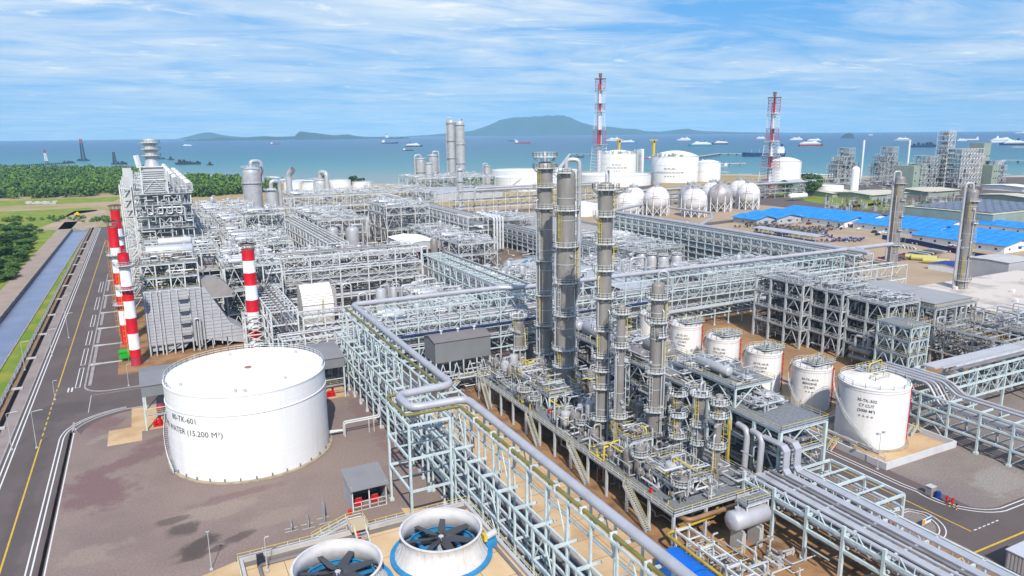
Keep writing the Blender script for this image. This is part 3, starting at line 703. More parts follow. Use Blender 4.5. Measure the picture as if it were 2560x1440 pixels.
def clutter(x0, x1, y0, y1, z0, z1, n, seed, ms=None, rmax=.25, name='pipework', mb=None):
    """tangle of small-bore process piping nobody would count"""
    rr = random.Random(seed); own = mb is None; mb = mb or MB()
    for i in range(n):
        x, y, z = rr.uniform(x0, x1), rr.uniform(y0, y1), rr.uniform(z0, z1); pts = [(x, y, z)]; ax = rr.randrange(3)
        for k in range(rr.randint(1, 4)):
            l = rr.uniform(1.0, 6) * rr.choice((-1, 1)); 
            if ax == 0: x = min(max(x + l, x0), x1)
            elif ax == 1: y = min(max(y + l, y0), y1)
            else: z = min(max(z + l * .7, z0), z1)
            if math.dist(pts[-1], (x, y, z)) > .4: pts.append((x, y, z))
            ax = (ax + rr.choice((1, 2))) % 3
        if len(pts) < 2: continue
        mb.cur = rr.choice((0, 0, 1, 1, 2, 3, 3, 4)); mb.tube(bend(pts, .35, 2), rr.uniform(.05, rmax), 6, cap=False)
        if rr.random() < .3:
            p = pts[rr.randrange(len(pts))]; mb.cur = 2; mb.box(p[0] - .25, p[1] - .25, p[2] - .25, p[0] + .25, p[1] + .25, p[2] + .3)
    if own: o = mb.build(name, ms or [cladl, pipew, piped, steelg, pipel]); o['kind'] = 'stuff'; return o
def ladder(mb, x, y, z0, z1, ang, cage=True):
    """caged ladder; ang is the outward direction"""
    ux, uy = math.cos(ang), math.sin(ang); sx, sy = -uy, ux
    for s_ in (-.26, .26): mb.beam((x + sx * s_, y + sy * s_, z0), (x + sx * s_, y + sy * s_, z1), .07)
    z = z0 + .4
    while z < z1: mb.beam((x - sx * .28, y - sy * .28, z), (x + sx * .28, y + sy * .28, z), .06); z += .6
    if cage:
        z = z0 + 2.3
        while z < z1 + .8:
            pts = [(x + sx * .38 * math.cos(t) + ux * .75 * max(math.sin(t), 0) + 0, y + sy * .38 * math.cos(t) + uy * .75 * max(math.sin(t), 0), z) for t in [math.pi * k / 6 for k in range(7)]]
            for a, b in zip(pts[:-1], pts[1:]): mb.beam(a, b, .05)
            z += 1.7
        for t in (math.pi * .5,):
            q = (x + sx * .38 * math.cos(t) + ux * .75 * math.sin(t), y + sy * .38 * math.cos(t) + uy * .75 * math.sin(t))
            mb.beam((q[0], q[1], z0 + 2.3), (q[0], q[1], z1 + .8), .05)
def ring_platform(root, x, y, r, z, a0, a1, wd=1.15, ms=None, stm=steelw):
    """arc platform with guard rail round a vessel"""
    k = max(5, int(abs(a1 - a0) / 18)); A = [R(a0 + (a1 - a0) * i / k) for i in range(k + 1)]; full = abs(a1 - a0) >= 359
    mb = MB(); ri, ro = r + .08, r + wd
    vi = [(x + ri * math.cos(t), y + ri * math.sin(t)) for t in A]; vo = [(x + ro * math.cos(t), y + ro * math.sin(t)) for t in A]
    n = k + 1
    mb.add([(p[0], p[1], z) for p in vi] + [(p[0], p[1], z) for p in vo] + [(p[0], p[1], z + .14) for p in vi] + [(p[0], p[1], z + .14) for p in vo],
           [f for i in range(k) for f in ((i, i + 1, n + i + 1, n + i), (2 * n + i, 3 * n + i, 3 * n + i + 1, 2 * n + i + 1), (n + i, n + i + 1, 3 * n + i + 1, 3 * n + i))])
    for t in A[::2]: mb.beam((x + ri * math.cos(t), y + ri * math.sin(t), z - 1.0), (x + (ro - .1) * math.cos(t), y + (ro - .1) * math.sin(t), z - .05), .12)
    pl = mb.build('platform', stm, root)
    rl = [(p[0], p[1], z + .14) for p in vo]
    if not full: rl = [(vi[0][0], vi[0][1], z + .14)] + rl + [(vi[-1][0], vi[-1][1], z + .14)]
    MB().rail(rl, sp=1.2, t=.075, ytop=False).build('railing', ms or [steelw, yellow], pl)
    return pl
def tower(label, x, y, r, z0, z1, plats=(), ladders=(), m_=clad, bands=None, over=None, group=None, name='distillation_column', cat='column', skirt=None, nozzles=3, seed=1, seg=28, stm=steelw, railm=None):
    """process column: shell with domed head and insulation bands, ring platforms, caged ladders, overhead line"""
    root = thing(name, label, cat, (x, y, 0), group); rr = random.Random(seed)
    hd = r * .62; prof = [(r * 1.06, z0), (r * 1.06, z0 + 1.2), (r, z0 + 1.6)]
    bands = bands or max(3, int((z1 - z0) / 5.5)); 
    for i in range(1, bands):
        z = z0 + 1.6 + (z1 - hd - z0 - 1.6) * i / bands; prof += [(r, z - .09), (r + .055, z - .07), (r + .055, z + .07), (r, z + .09)]
    prof += [(r, z1 - hd), (r * .985, z1 - hd * .8), (r * .9, z1 - hd * .42), (r * .7, z1 - hd * .16), (r * .38, z1 - .02), (.01, z1)]
    MB().lathe(x, y, prof, seg).build('shell', m_, root, smooth=True, ang=30)
    bd = MB()
    for i in range(1, bands): z = z0 + 1.6 + (z1 - hd - z0 - 1.6) * i / bands; bd.lathe(x, y, [(r + .03, z - .1), (r + .09, z - .08), (r + .09, z + .08), (r + .03, z + .1)], seg)
    bd.build('insulation_band', cladb, root, smooth=True)
    if z0 > .5: MB().lathe(x, y, [(r * 1.02, 0.02), (r * 1.02, z0)], seg).build('skirt', m_, root, smooth=True)
    for (z, a0, a1) in plats: ring_platform(root, x, y, r, z, a0, a1, stm=stm, ms=railm)
    for (za, zb, ang) in ladders:
        mb = MB(); t = R(ang); ladder(mb, x + (r + .3) * math.cos(t), y + (r + .3) * math.sin(t), za, zb, t); mb.build('ladder', yellow if (seed + int(za)) % 5 < 3 else steelw, root)
    if over:
        ang, rp, zb = over; t = R(ang); q = (x + (r + rp + .35) * math.cos(t), y + (r + rp + .35) * math.sin(t))
        MB().tube(bend([(x, y, z1 - .1), (x, y, z1 + max(2.2, rp * 3)), (q[0], q[1], z1 + max(2.2, rp * 3)), (q[0], q[1], zb)], max(1.3, rp * 2.6), 6), rp, 10).build('overhead_line', cladl, root, smooth=True, ang=60)
    for i in range(2 if r > .8 else 1):
        t = R(rr.uniform(150, 360)); rp_ = rr.uniform(.09, .2); q = (x + (r + rp_ + .22) * math.cos(t), y + (r + rp_ + .22) * math.sin(t)); zt_ = z0 + (z1 - z0) * rr.uniform(.5, .93)
        MB().tube(bend([(q[0], q[1], z0 - .3), (q[0], q[1], zt_), (x, y, zt_ + .01)], .5, 3), rp_, 8).build('riser_pipe', cladb, root, smooth=True, ang=60)
    for i in range(nozzles):
        t = R(rr.uniform(180, 330)); z = z0 + (z1 - z0) * rr.uniform(.15, .95); mb = MB(); mb.tube([(x + (r - .1) * math.cos(t), y + (r - .1) * math.sin(t), z), (x + (r + .5) * math.cos(t), y + (r + .5) * math.sin(t), z)], .36, 12); mb.build('manhole', cladl, root, smooth=True, ang=40)
    return root
def cyl_text(root, x, y, r, z, ang, lines, size, m_=letter, gap=1.35, bold=.02, align='CENTER'):
    for i, (s_, k) in enumerate(lines):
        zz = z - i * size * gap
        def fn(u, v, zz=zz): 
            t = R(ang) + u / r; return (x + (r + .06) * math.cos(t), y + (r + .06) * math.sin(t), zz + v)
        text_mesh(s_, size * k, letterg if '\u25c6' in s_ else m_, 'lettering', root, fn, align, bold)
def spiral_stair(root, x, y, r, z0, z1, a0, a1, ms=None, name='spiral_stair'):
    n = max(10, int((z1 - z0) / .3)); mb = MB(); ro = r + 1.0; pi_, po = [], []
    for i in range(n + 1):
        f = i / n; t = R(a0 + (a1 - a0) * f); z = z0 + (z1 - z0) * f
        pi_.append((x + (r + .1) * math.cos(t), y + (r + .1) * math.sin(t), z)); po.append((x + ro * math.cos(t), y + ro * math.sin(t), z))
    for i in range(n):
        a, b = pi_[i], po[i + 1]; mb.add([pi_[i], po[i], (po[i + 1][0], po[i + 1][1], po[i][2]), (pi_[i + 1][0], pi_[i + 1][1], pi_[i][2])], [(0, 1, 2, 3)])
    for L_ in (pi_, po):
        for a, b in zip(L_[::2], L_[2::2]): mb.beam(a, b, .08, .3)
    s_ = mb.build(name, steelg, root); rl = MB()
    for a, b in zip(po[::3], po[3::3]): 
        rl.cur = 0; rl.box(a[0] - .04, a[1] - .04, a[2], a[0] + .04, a[1] + .04, a[2] + 1.05); rl.beam((a[0], a[1], a[2] + .55), (b[0], b[1], b[2] + .55), .06)
        rl.cur = 1; rl.beam((a[0], a[1], a[2] + 1.05), (b[0], b[1], b[2] + 1.05), .08)
    rl.build('railing', ms or [steelw, steelw], s_); return s_
def tank(label, x, y, r, h, roof='cone', m_=white, rise=None, group=None, seg=72, girders=(), stair=None, rail=True, base=True, roofm=None, cat='storage tank', name='storage_tank', courses=True, rail_t=.08, rail_arc=None):
    root = thing(name, label, cat, (x, y, 0), group); rise = rise if rise is not None else (r * .06 if roof == 'cone' else r * .22)
    prof = [(r, .25 if base else 0)]
    for zg in sorted(girders): prof += [(r, zg - .12), (r + .28, zg - .1), (r + .28, zg + .1), (r, zg + .12)]
    if courses:
        nc = max(3, int(h / 2.4)); prof2 = [(r, .25)]
        zs = sorted([(h * i / nc, 0) for i in range(1, nc)] + [(z, 1) for z in girders])
        for z, g in zs:
            e = .16 if g else .015; prof2 += [(r, z - .1), (r + e, z - .09), (r + e, z + .05), (r, z + .06)]
        prof = prof2
    prof += [(r, h)]
    MB().lathe(x, y, prof, seg).build('shell', m_, root, smooth=True, ang=25)
    if roof == 'cone': rp = [(r + .12, h - .25), (r + .12, h + .02), (r * .5, h + rise * .55), (.01, h + rise)]
    else:
        rho = (r * r + rise * rise) / (2 * rise); rp = [(r + .12, h - .25), (r + .12, h + .02)] + [(r * math.cos(k / 8 * math.pi / 2) + .001, h + math.sqrt(max(rho * rho - (r * math.cos(k / 8 * math.pi / 2)) ** 2, 0)) - (rho - rise)) for k in range(9)]
    MB().lathe(x, y, rp, seg).build('roof', roofm or m_, root, smooth=True, ang=25)
    if base: MB().lathe(x, y, [(r + .75, 0), (r + .75, .28), (r - .1, .3)], seg).build('foundation_ring', mat('ring_concrete', (.42, .34, .24), .9, 0, .3, .6) if 'ring_concrete' not in MATS else MATS['ring_concrete'], root, smooth=True, ang=30)
    if rail:
        k = max(16, int(r * 2.2)); a_, b_ = rail_arc or (0, 360); MB().rail([(x + (r - .15) * math.cos(R(a_ + (b_ - a_) * i / k)), y + (r - .15) * math.sin(R(a_ + (b_ - a_) * i / k)), h + .03) for i in range(k + 1 if rail_arc else k)], sp=2.0, closed=not rail_arc, t=rail_t, ytop=False).build('railing', [steelw, yellow], root)
    if stair: spiral_stair(root, x, y, r, .3, h - .2, stair[0], stair[1])
    return root
def exchanger(x, y, z, l, r, ax='X', label='', group=None, m_=cladl, name='heat_exchanger', cat='heat exchanger', loc=None):
    root = thing(name, label, cat, (x, y, z), group); e = (1, 0) if ax == 'X' else (0, 1)
    p = (x, y, z + r + .6); q = (x + e[0] * l, y + e[1] * l, z + r + .6)
    MB().hcyl(p, q, r).build('shell', m_, root, smooth=True, ang=40)
    for f in (.2, .8):
        c = (x + e[0] * l * f, y + e[1] * l * f); s_ = (.2, r * .8) if ax == 'X' else (r * .8, .2)
        MB().box(c[0] - s_[0], c[1] - s_[1], z, c[0] + s_[0], c[1] + s_[1], z + .75).build('saddle', conc, root)
    for f in (.15, .85): MB().tube([(x + e[0] * l * f, y + e[1] * l * f, z + r + .6), (x + e[0] * l * f, y + e[1] * l * f, z + 2 * r + 1.2)], r * .28, 8).build('nozzle', m_, root, smooth=True)
    return root
def drum(x, y, z, h, r, label, group=None, m_=clad, legs=True, name='vessel', cat='vessel', top=True, plat=False):
    root = thing(name, label, cat, (x, y, z), group); z0 = z + (1.0 if legs else 0); hd = r * .5
    MB().lathe(x, y, [(.01, z0 - .05), (r * .7, z0), (r, z0 + hd), (r, z0 + hd + .02), (r + .04, z0 + h * .5), (r, z0 + h * .5 + .05), (r, z + h - hd), (r * .9, z + h - hd * .5), (r * .55, z + h - hd * .1), (.01, z + h)], 18).build('shell', m_, root, smooth=True, ang=32)
    if legs:
        for k in range(4):
            t = math.pi / 4 + k * math.pi / 2; MB().box(x + r * .85 * math.cos(t) - .1, y + r * .85 * math.sin(t) - .1, z, x + r * .85 * math.cos(t) + .1, y + r * .85 * math.sin(t) + .1, z0 + hd + .3).build('leg', m_, root)
    if top: MB().tube(bend([(x, y, z + h - .1), (x, y, z + h + .8), (x + r * 1.6, y, z + h + .8), (x + r * 1.6, y, z + h * .3)], .5, 3), max(.12, r * .18), 8).build('outlet_pipe', cladl, root, smooth=True)
    if plat: ring_platform(root, x, y, r, z + h * .72, 0, 360, wd=.8)
    return root
def house(label, x0, x1, y0, y1, z0, z1, rise=.8, ridge='X', wallm=midgrey, roofm=roofgrey, cat='shelter', name='shelter', legs=0, over=.3, mono=False, group=None, legm=steel, nleg=4, loc0=0):
    root = thing(name, label, cat, (x0, y0, loc0), group)
    MB().box(x0, y0, z0, x1, y1, z1).build('wall', wallm, root)
    mb = MB(); e = over; t = .12
    if mono:
        mb.extr([(y0 - e, z1), (y1 + e, z1 + rise), (y1 + e, z1 + rise + t), (y0 - e, z1 + t)], x0 - e, x1 + e, 'X'); 
        MB().extr([(y0 + .1, z1 - .02), (y1 - .1, z1 - .02), (y1 - .1, z1 + rise - .02)], x0 + .05, x1 - .05, 'X').build('gable', wallm, root)
    elif ridge == 'X':
        ym = (y0 + y1) / 2; mb.extr([(y0 - e, z1), (ym, z1 + rise), (y1 + e, z1), (y1 + e, z1 + t), (ym, z1 + rise + t), (y0 - e, z1 + t)], x0 - e, x1 + e, 'X')
        MB().extr([(y0 + .1, z1 - .02), (y1 - .1, z1 - .02), (ym, z1 + rise - .02)], x0 + .02, x1 - .02, 'X').build('gable', wallm, root)
    else:
        xm = (x0 + x1) / 2; mb.extr([(x0 - e, z1), (xm, z1 + rise), (x1 + e, z1), (x1 + e, z1 + t), (xm, z1 + rise + t), (x0 - e, z1 + t)], y0 - e, y1 + e, 'Y')
        MB().extr([(x0 + .1, z1 - .02), (x1 - .1, z1 - .02), (xm, z1 + rise - .02)], y0 + .02, y1 - .02, 'Y').build('gable', wallm, root)
    mb.build('roof', roofm, root)
    if legs:
        n = nleg
        for i in range(n + 1):
            for y in (y0 + .2, y1 - .2): MB().box(x0 + .2 + (x1 - x0 - .4) * i / n - .17, y - .17, 0, x0 + .2 + (x1 - x0 - .4) * i / n + .17, y + .17, z0).build('post', legm, root)
    return root
def stair_flight(root, p, q, wd, ms=None, name='stair', par=None):
    """straight steel stair from low p to high q"""
    mb = MB(); P_, Q_ = Vector(p), Vector(q); d = Q_ - P_; hd = Vector((d.x, d.y, 0)).normalized(); s_ = Vector((-hd.y, hd.x, 0)) * wd / 2; n = max(3, int(abs(d.z) / .25))
    for k in (-1, 1): mb.beam(tuple(P_ + s_ * k), tuple(Q_ + s_ * k), .1, .34)
    for i in range(1, n):
        c = P_ + d * (i / n); mb.add([tuple(c - s_ - hd * .16), tuple(c + s_ - hd * .16), tuple(c + s_ + hd * .16), tuple(c - s_ + hd * .16)], [(0, 1, 2, 3)])
    st = mb.build(name, steelg, root); rl = MB()
    for k in (-1, 1): rl.rail([tuple(P_ + s_ * k), tuple(Q_ + s_ * k)], sp=1.5, t=.07)
    rl.build('railing', ms or [steelw, yellow], st); return st

# ------------------------------------------------------------------ near plant: racks and big lines
GP1 = 'pipes on the pale blue rack beside the white water tank'
rack('open pale blue portal bay with tall posts between the rack and the small pump hut', 'Y', 113, 125.3, [(36.9, 20), (44.6, 20)], [7.5, 13.7, 20], 12.3, sub=2, post=.42, bw=.36)
rack('long pale blue pipe rack following the service road past the white water tank', 'Y', 24, 202, [(45.4, 13.7), (47.5, 20)], [5.2, 8.6, 13.7, 20], 5.93, lat=[(45.4, 8.6, 13.7, 'K'), (47.5, 13.7, 20, 'K'), (45.4, 5.2, 8.6, 'K')], kbr=3, sub=1)
rk = rack('row of tall pale blue posts carrying the fat grey pipe along the service road', 'Y', 24, 202, [(51.4, 20)], [6.5, 13.7, 20], 5.93, lat=[(51.4, 13.7, 20, 'K')], kbr=4)
for i in range(31):
    mb = MB(); y = 24 + i * 5.93; mb.beam((47.5, y, 20.1), (51.8, y, 20.1), .3, .34); mb.beam((45.4, y, 13.9), (49.2, y, 13.9), .3, .34)
    if i > 15: mb.beam((47.5, y, 8.6), (51.4, y, 8.6), .26)
    mb.build('bracket_arm', steel, rk)
pipes('Y', 26, 200, 45.7, 50.8, 5.3, 6, 'small pipe on the lower tier of the blue rack beside the service road', 'lower tier pipes of the blue rack', seed=3)
pipes('Y', 116, 200, 45.7, 50.8, 8.7, 5, 'pipe on the second tier of the blue rack beside the white water tank', 'second tier pipes of the blue rack', .3, seed=5)
pipes('Y', 116, 200, 47.8, 51, 13.8, 3, 'pipe on the third tier of the blue rack beside the white water tank', 'third tier pipes of the blue rack', .26, seed=6)
pipes('Y', 26, 198, 45.6, 57.2, .5, 11, 'dull grey pipe on low sleepers under the blue rack, beside the service road', 'ground level pipes on sleepers under the blue rack', .46, mats=[piped, rustst, piped, pipel, piped], seed=9)
mb = MB()
for i in range(26): mb.box(45.4, 28 + i * 6.6, 0, 57.4, 28.5 + i * 6.6, .72)
tag(mb.build('pipe_sleepers', conc), 'low concrete sleepers carrying the dull pipes under the rack', 'sleeper')['kind'] = 'stuff'
def line(name, pts, r, m_, label, br=1.6, n=12, cat='pipe', group=None, k=5):
    o = MB().tube(bend(pts, br, k), r, n).build(name, m_, smooth=True, ang=60, loc=tuple(pts[0])); return tag(o, label, cat, group)
line('insulated_pipe', [(281, 199.8, 21.1), (104, 200.2, 21.1), (99, 203.2, 21.1), (51, 203.4, 21.1), (50.6, 126.3, 21.1), (39.0, 125.8, 21.1), (39.2, 118.2, 21.1), (50, 117.8, 21.1), (49.8, 14, 21.1)], .74, pipel, 'fat grey pipe on top of the rack, with a square loop above the service road', 2.2, 16)
line('olive_pipe', [(48.6, 202, 20.6), (48.7, 127.6, 20.6), (37.4, 127.2, 20.6), (37.5, 116.4, 20.6), (47.9, 116.2, 20.6), (47.9, 14, 20.6)], .3, pipeg, 'thinner olive green pipe running beside the fat grey pipe', .9, 10)
mb = MB()
for y in range(18, 116, 7): mb.box(47.4, y - .15, 20.05, 48.4, y + .15, 20.98)
tag(mb.build('pipe_clamps', steelw), 'white clamps gripping the olive green pipe', 'clamp')['kind'] = 'stuff'
# rack across, behind the grey shelter
rack('tall pale blue pipe rack crossing behind the grey shelter, under the fat pipe', 'X', 54, 248, [(193.5, 20), (202.5, 20)], [4.5, 8, 11.5, 15, 20], 6.7, lat=[(193.5, 11.5, 15, 'W'), (193.5, 15, 20, 'K'), (193.5, 4.5, 11.5, 'K'), (202.5, 15, 20, 'K')], kbr=2)
for z, n in ((8, 7), (11.5, 7), (15, 7)): pipes('X', 56, 246, 194.2, 202, z, n, 'pipe on a tier of the tall rack crossing behind the grey shelter', 'pipes on the cross rack', .34, seed=int(z))
line('navy_pipe', [(62, 193.1, 12.3), (150, 193.1, 12.3)], .38, pipeb, 'navy blue pipe along the face of the cross rack behind the grey shelter')
line('insulated_pipe', [(150, 192.6, 7.6), (262, 192.6, 7.6)], .5, pipel, 'grey pipe low on the cross rack behind the row of benzene tanks')
# white water tank
T = tank('huge white water storage tank with flat roof, black lettering and a spiral stair', 16.3, 163.3, 16.85, 18.7, 'cone', white, rise=1.1, girders=(14.6,), rail_arc=(-25, 200), stair=(200, 122), seg=110, rail_t=.09)
cyl_text(T, 16.3, 163.3, 16.85, 12.55, 214, [('80-TK-601', 1.0), ('FIRE WATER (15.200 M\u00b3)', 1.0)], 1.75, gap=1.5, bold=.0)
mb = MB(); mb.box(15.8, 161.2, 19.75, 17.2, 161.7, 20.0).box(16.2, 160.9, 19.75, 16.9, 162, 19.95); mb.build('roof_vent', piper, T)
for a_, d_ in ((100, 12), (200, 14.5), (255, 15), (262, 15.4), (300, 13), (30, 14)): MB().cyl(16.3 + d_ * math.cos(R(a_)), 163.3 + d_ * math.sin(R(a_)), 18.6, 19.45, .3, n=10).build('roof_hatch', ltgrey, T, smooth=True)
for k in range(34):
    t = 6.2832 * k / 34; MB().box(16.3 + 17.05 * math.cos(t) - .12, 163.3 + 17.05 * math.sin(t) - .12, .25, 16.3 + 17.05 * math.cos(t) + .12, 163.3 + 17.05 * math.sin(t) + .12, .95).build('anchor_bolt', piped, T)
MB().tube(bend([(33, 161, 1.1), (36.2, 161, 1.1), (36.2, 161, 1.1001)], .3, 2), .3, 8).build('outlet_nozzle', pipew, T, smooth=True)
q = thing('tank_outlet_pipe', 'white pipe bridge on thin supports from the water tank outlet to the rack', 'pipe', (33, 161, 0))
for d in (0, 1.1):
    MB().tube(bend([(36.4, 160.4 - d, 0.1), (36.4, 160.4 - d, 3.4), (45, 160.4 - d, 3.4), (45, 160.4 - d, 6.2)], .6, 4), .2, 8).build('pipe_run', pipew, q, smooth=True)
for x in (42.2, 43.4): MB().box(x - .1, 159.2, 0, x + .1, 159.4, 3.3).build('support', pipew, q)
MB().tube([(33.3, 161.5, 1.2), (36.6, 160.6, 1.2)], .3, 8).build('elbow', pipew, q, smooth=True)
# pump house behind the tank
ph = house('long open grey pump shelter behind the white water tank, red pumps under it', -5.4, 43.4, 185.6, 201, 8.6, 11.3, 1.2, 'X', midgrey, roofgrey, legs=1, nleg=8, over=.25)
MB().box(-4.8, 186, 3.4, 43, 186.25, 3.75).box(-4.8, 186, 5.2, 43, 186.2, 5.4).build('girt', steel, ph); 
guardrail_parts(ph, [(-5, 185.8, 3.75), (43, 185.8, 3.75)], closed=False)
for i, x in enumerate((-2.6, 1.4, 37.4, 39.8)):
    p = thing('fire_pump', 'red pump set on a concrete pad under the end of the grey pump shelter', 'pump', (x, 187.5, 0), 'red pumps under the pump shelter')
    MB().hcyl((x - .8, 188, .9), (x + .8, 188, .9), .6).build('motor', red, p, smooth=True); MB().box(x - 1.2, 187.2, .1, x + 1.2, 188.8, .35).build('base_plate', red, p); MB().cyl(x + .4, 187.4, .3, 2.6, .32).build('riser', red, p, smooth=True); MB().ball(x - .6, 187.4, 1.5, .42).build('casing', red, p, smooth=True)
for x in (-1.8, 1.8): tag(MB().lathe(x, 188.8, [(.9, 3.75), (1.0, 4.4), (.7, 5.1), (.01, 5.3)], 14).build('pressure_vessel', redf, smooth=True, loc=(x, 188.8, 3.75)), 'pale red round vessel on the platform of the grey pump shelter', 'vessel', 'pale red vessels in the pump shelter')
# small hut with red equipment, wind screens in front
h = thing('pump_hut', 'small grey hut with open front and white gate, red pumps inside', 'hut', (28.9, 124, 0))
MB().box(28.9, 124.2, 0, 29.05, 130.4, 5.0).box(35.45, 124.2, 0, 35.6, 130.4, 5.0).box(29.05, 130.25, 0, 35.45, 130.4, 5.6).build('wall', mat('hut_wall', (.42, .42, .45), .6, 0, .1, .4), h)
MB().extr([(123.3, 4.6), (130.8, 5.9), (130.8, 6.05), (123.3, 4.78)], 28.5, 36.0, 'X').build('roof', roofgrey, h)
for x in (29, 32.2, 35.5): MB().box(x - .1, 124.1, 0, x + .1, 124.3, 4.75).build('post', steelw, h)
for x0, x1 in ((29.1, 32.1), (32.3, 35.4)): 
    g = MB(); 
    for z in (.15, 1.0, 1.9): g.beam((x0, 124.05, z), (x1, 124.05, z), .1)
    for k in range(3): g.beam((x0 + (x1 - x0) * k / 2, 124.05, .1), (x0 + (x1 - x0) * k / 2, 124.05, 1.95), .1)
    g.build('gate', steelw, h)
for x in (30.6, 33.8): 
    p = thing('pump', 'red pump standing inside the small grey hut', 'pump', (x, 126.5, 0), 'red pumps in the small hut'); MB().box(x - .7, 126, .2, x + .7, 127.4, 1.3).build('body', red, p); MB().hcyl((x - .5, 126.4, 1.5), (x + .6, 126.4, 1.5), .35).build('motor', redd, p, smooth=True)
tag(MB().lathe(28.3, 124.0, [(.35, 0), (.35, .9), (.2, 1.1), (.01, 1.2)], 10).build('extinguisher', red, smooth=True, loc=(28.3, 124, 0)), 'red extinguisher cabinet beside the wall of the small grey hut', 'extinguisher')
for i, (px, py, hh, wd, lab) in enumerate(((728, 1325, 3.0, 1.1, 'shortest'), (770, 1316, 3.4, 1.6, 'middle'), (810, 1302, 5.8, 2.0, 'tallest'))):
    x, y = G(px, py); a = thing('standing_panel', f'{lab} of the three thin grey panels standing on gravel with a hose wheel', 'panel', (x, y, 0), None)
    MB().add([(x, y - wd / 2, 0), (x, y + wd / 2, 0), (x, y + wd / 2 - .1, hh * .62), (x, y + wd / 2 + .5, hh), (x, y - wd / 2, hh * .6)], [(0, 1, 2, 3, 4)]).extr([(x - .03, 0), (x + .03, 0), (x + .03, hh * .6), (x - .03, hh * .6)], y - wd / 2, y + wd / 2).build('blade', ltgrey, a)
    MB().beam((x - 1.1, y - wd / 2, .08), (x + 1.1, y - wd / 2, .08), .1).beam((x - 1.1, y + wd / 2, .08), (x + 1.1, y + wd / 2, .08), .1).build('foot', steelg, a)
    w_ = MB(); 
    for k in range(14): w_.beam((x + .1, y + .75 * math.cos(k * .45), .8 + .75 * math.sin(k * .45)), (x + .1, y + .75 * math.cos((k + 1) * .45), .8 + .75 * math.sin((k + 1) * .45)), .14)
    for k in range(4): w_.beam((x + .1, y, .8), (x + .1, y + .75 * math.cos(k * 1.57), .8 + .75 * math.sin(k * 1.57)), .07)
    w_.build('wheel', piped, a)
# cooling tower deck with two fans
ct = thing('cooling_tower', 'tan concrete cooling tower deck with railings, carrying two big fans', 'cooling tower', (7, 60, 0))
MB().box(7, 30, 0, 43.9, 104.8, 7.5).build('deck', conctl, ct)
mb = MB(); mb.box(7, 104.3, 7.5, 43.9, 104.8, 8.1).box(43.3, 30, 7.5, 43.9, 104.3, 8.1).box(7, 98, 7.5, 7.5, 104.3, 8.1); mb.build('parapet', conc, ct)
MB().rail([(6.8, 96, 7.6), (6.8, 105.0, 7.6), (23.3, 105.0, 7.6)], t=.07).rail([(26.2, 105.0, 7.6), (44.1, 105.0, 7.6), (44.1, 32, 7.6)], t=.07).build('railing', [steelw, yellow], ct)
MB().box(7.6, 102.9, 7.5, 43.2, 103.5, 7.95).tube(bend([(9.5, 97, 7.75), (9.5, 102, 7.75), (20, 102, 7.75)], .8, 4), .28, 8).tube(bend([(42.5, 40, 7.75), (42.5, 102.4, 7.75), (37, 102.4, 7.75)], 1, 4), .25, 8).build('duct', roofbr, ct, smooth=True)
st = MB(); st.box(23.4, 102.0, 9.2, 26, 105.6, 9.35); s_ = st.build('crossover_platform', mat('step_tan', (.5, .4, .26), .8), ct)
stair_flight(ct, (18, 105.4, 7.6), (23.4, 105.4, 9.25), .9); stair_flight(ct, (24.7, 99.4, 7.6), (24.7, 102.0, 9.25), 1.8)
MB().rail([(23.4, 105.8, 9.35), (26, 105.8, 9.35), (26, 102, 9.35)], t=.07).rail([(23.4, 102, 9.35), (23.4, 104.8, 9.35)], t=.07).build('railing', [steelw, yellow], ct)
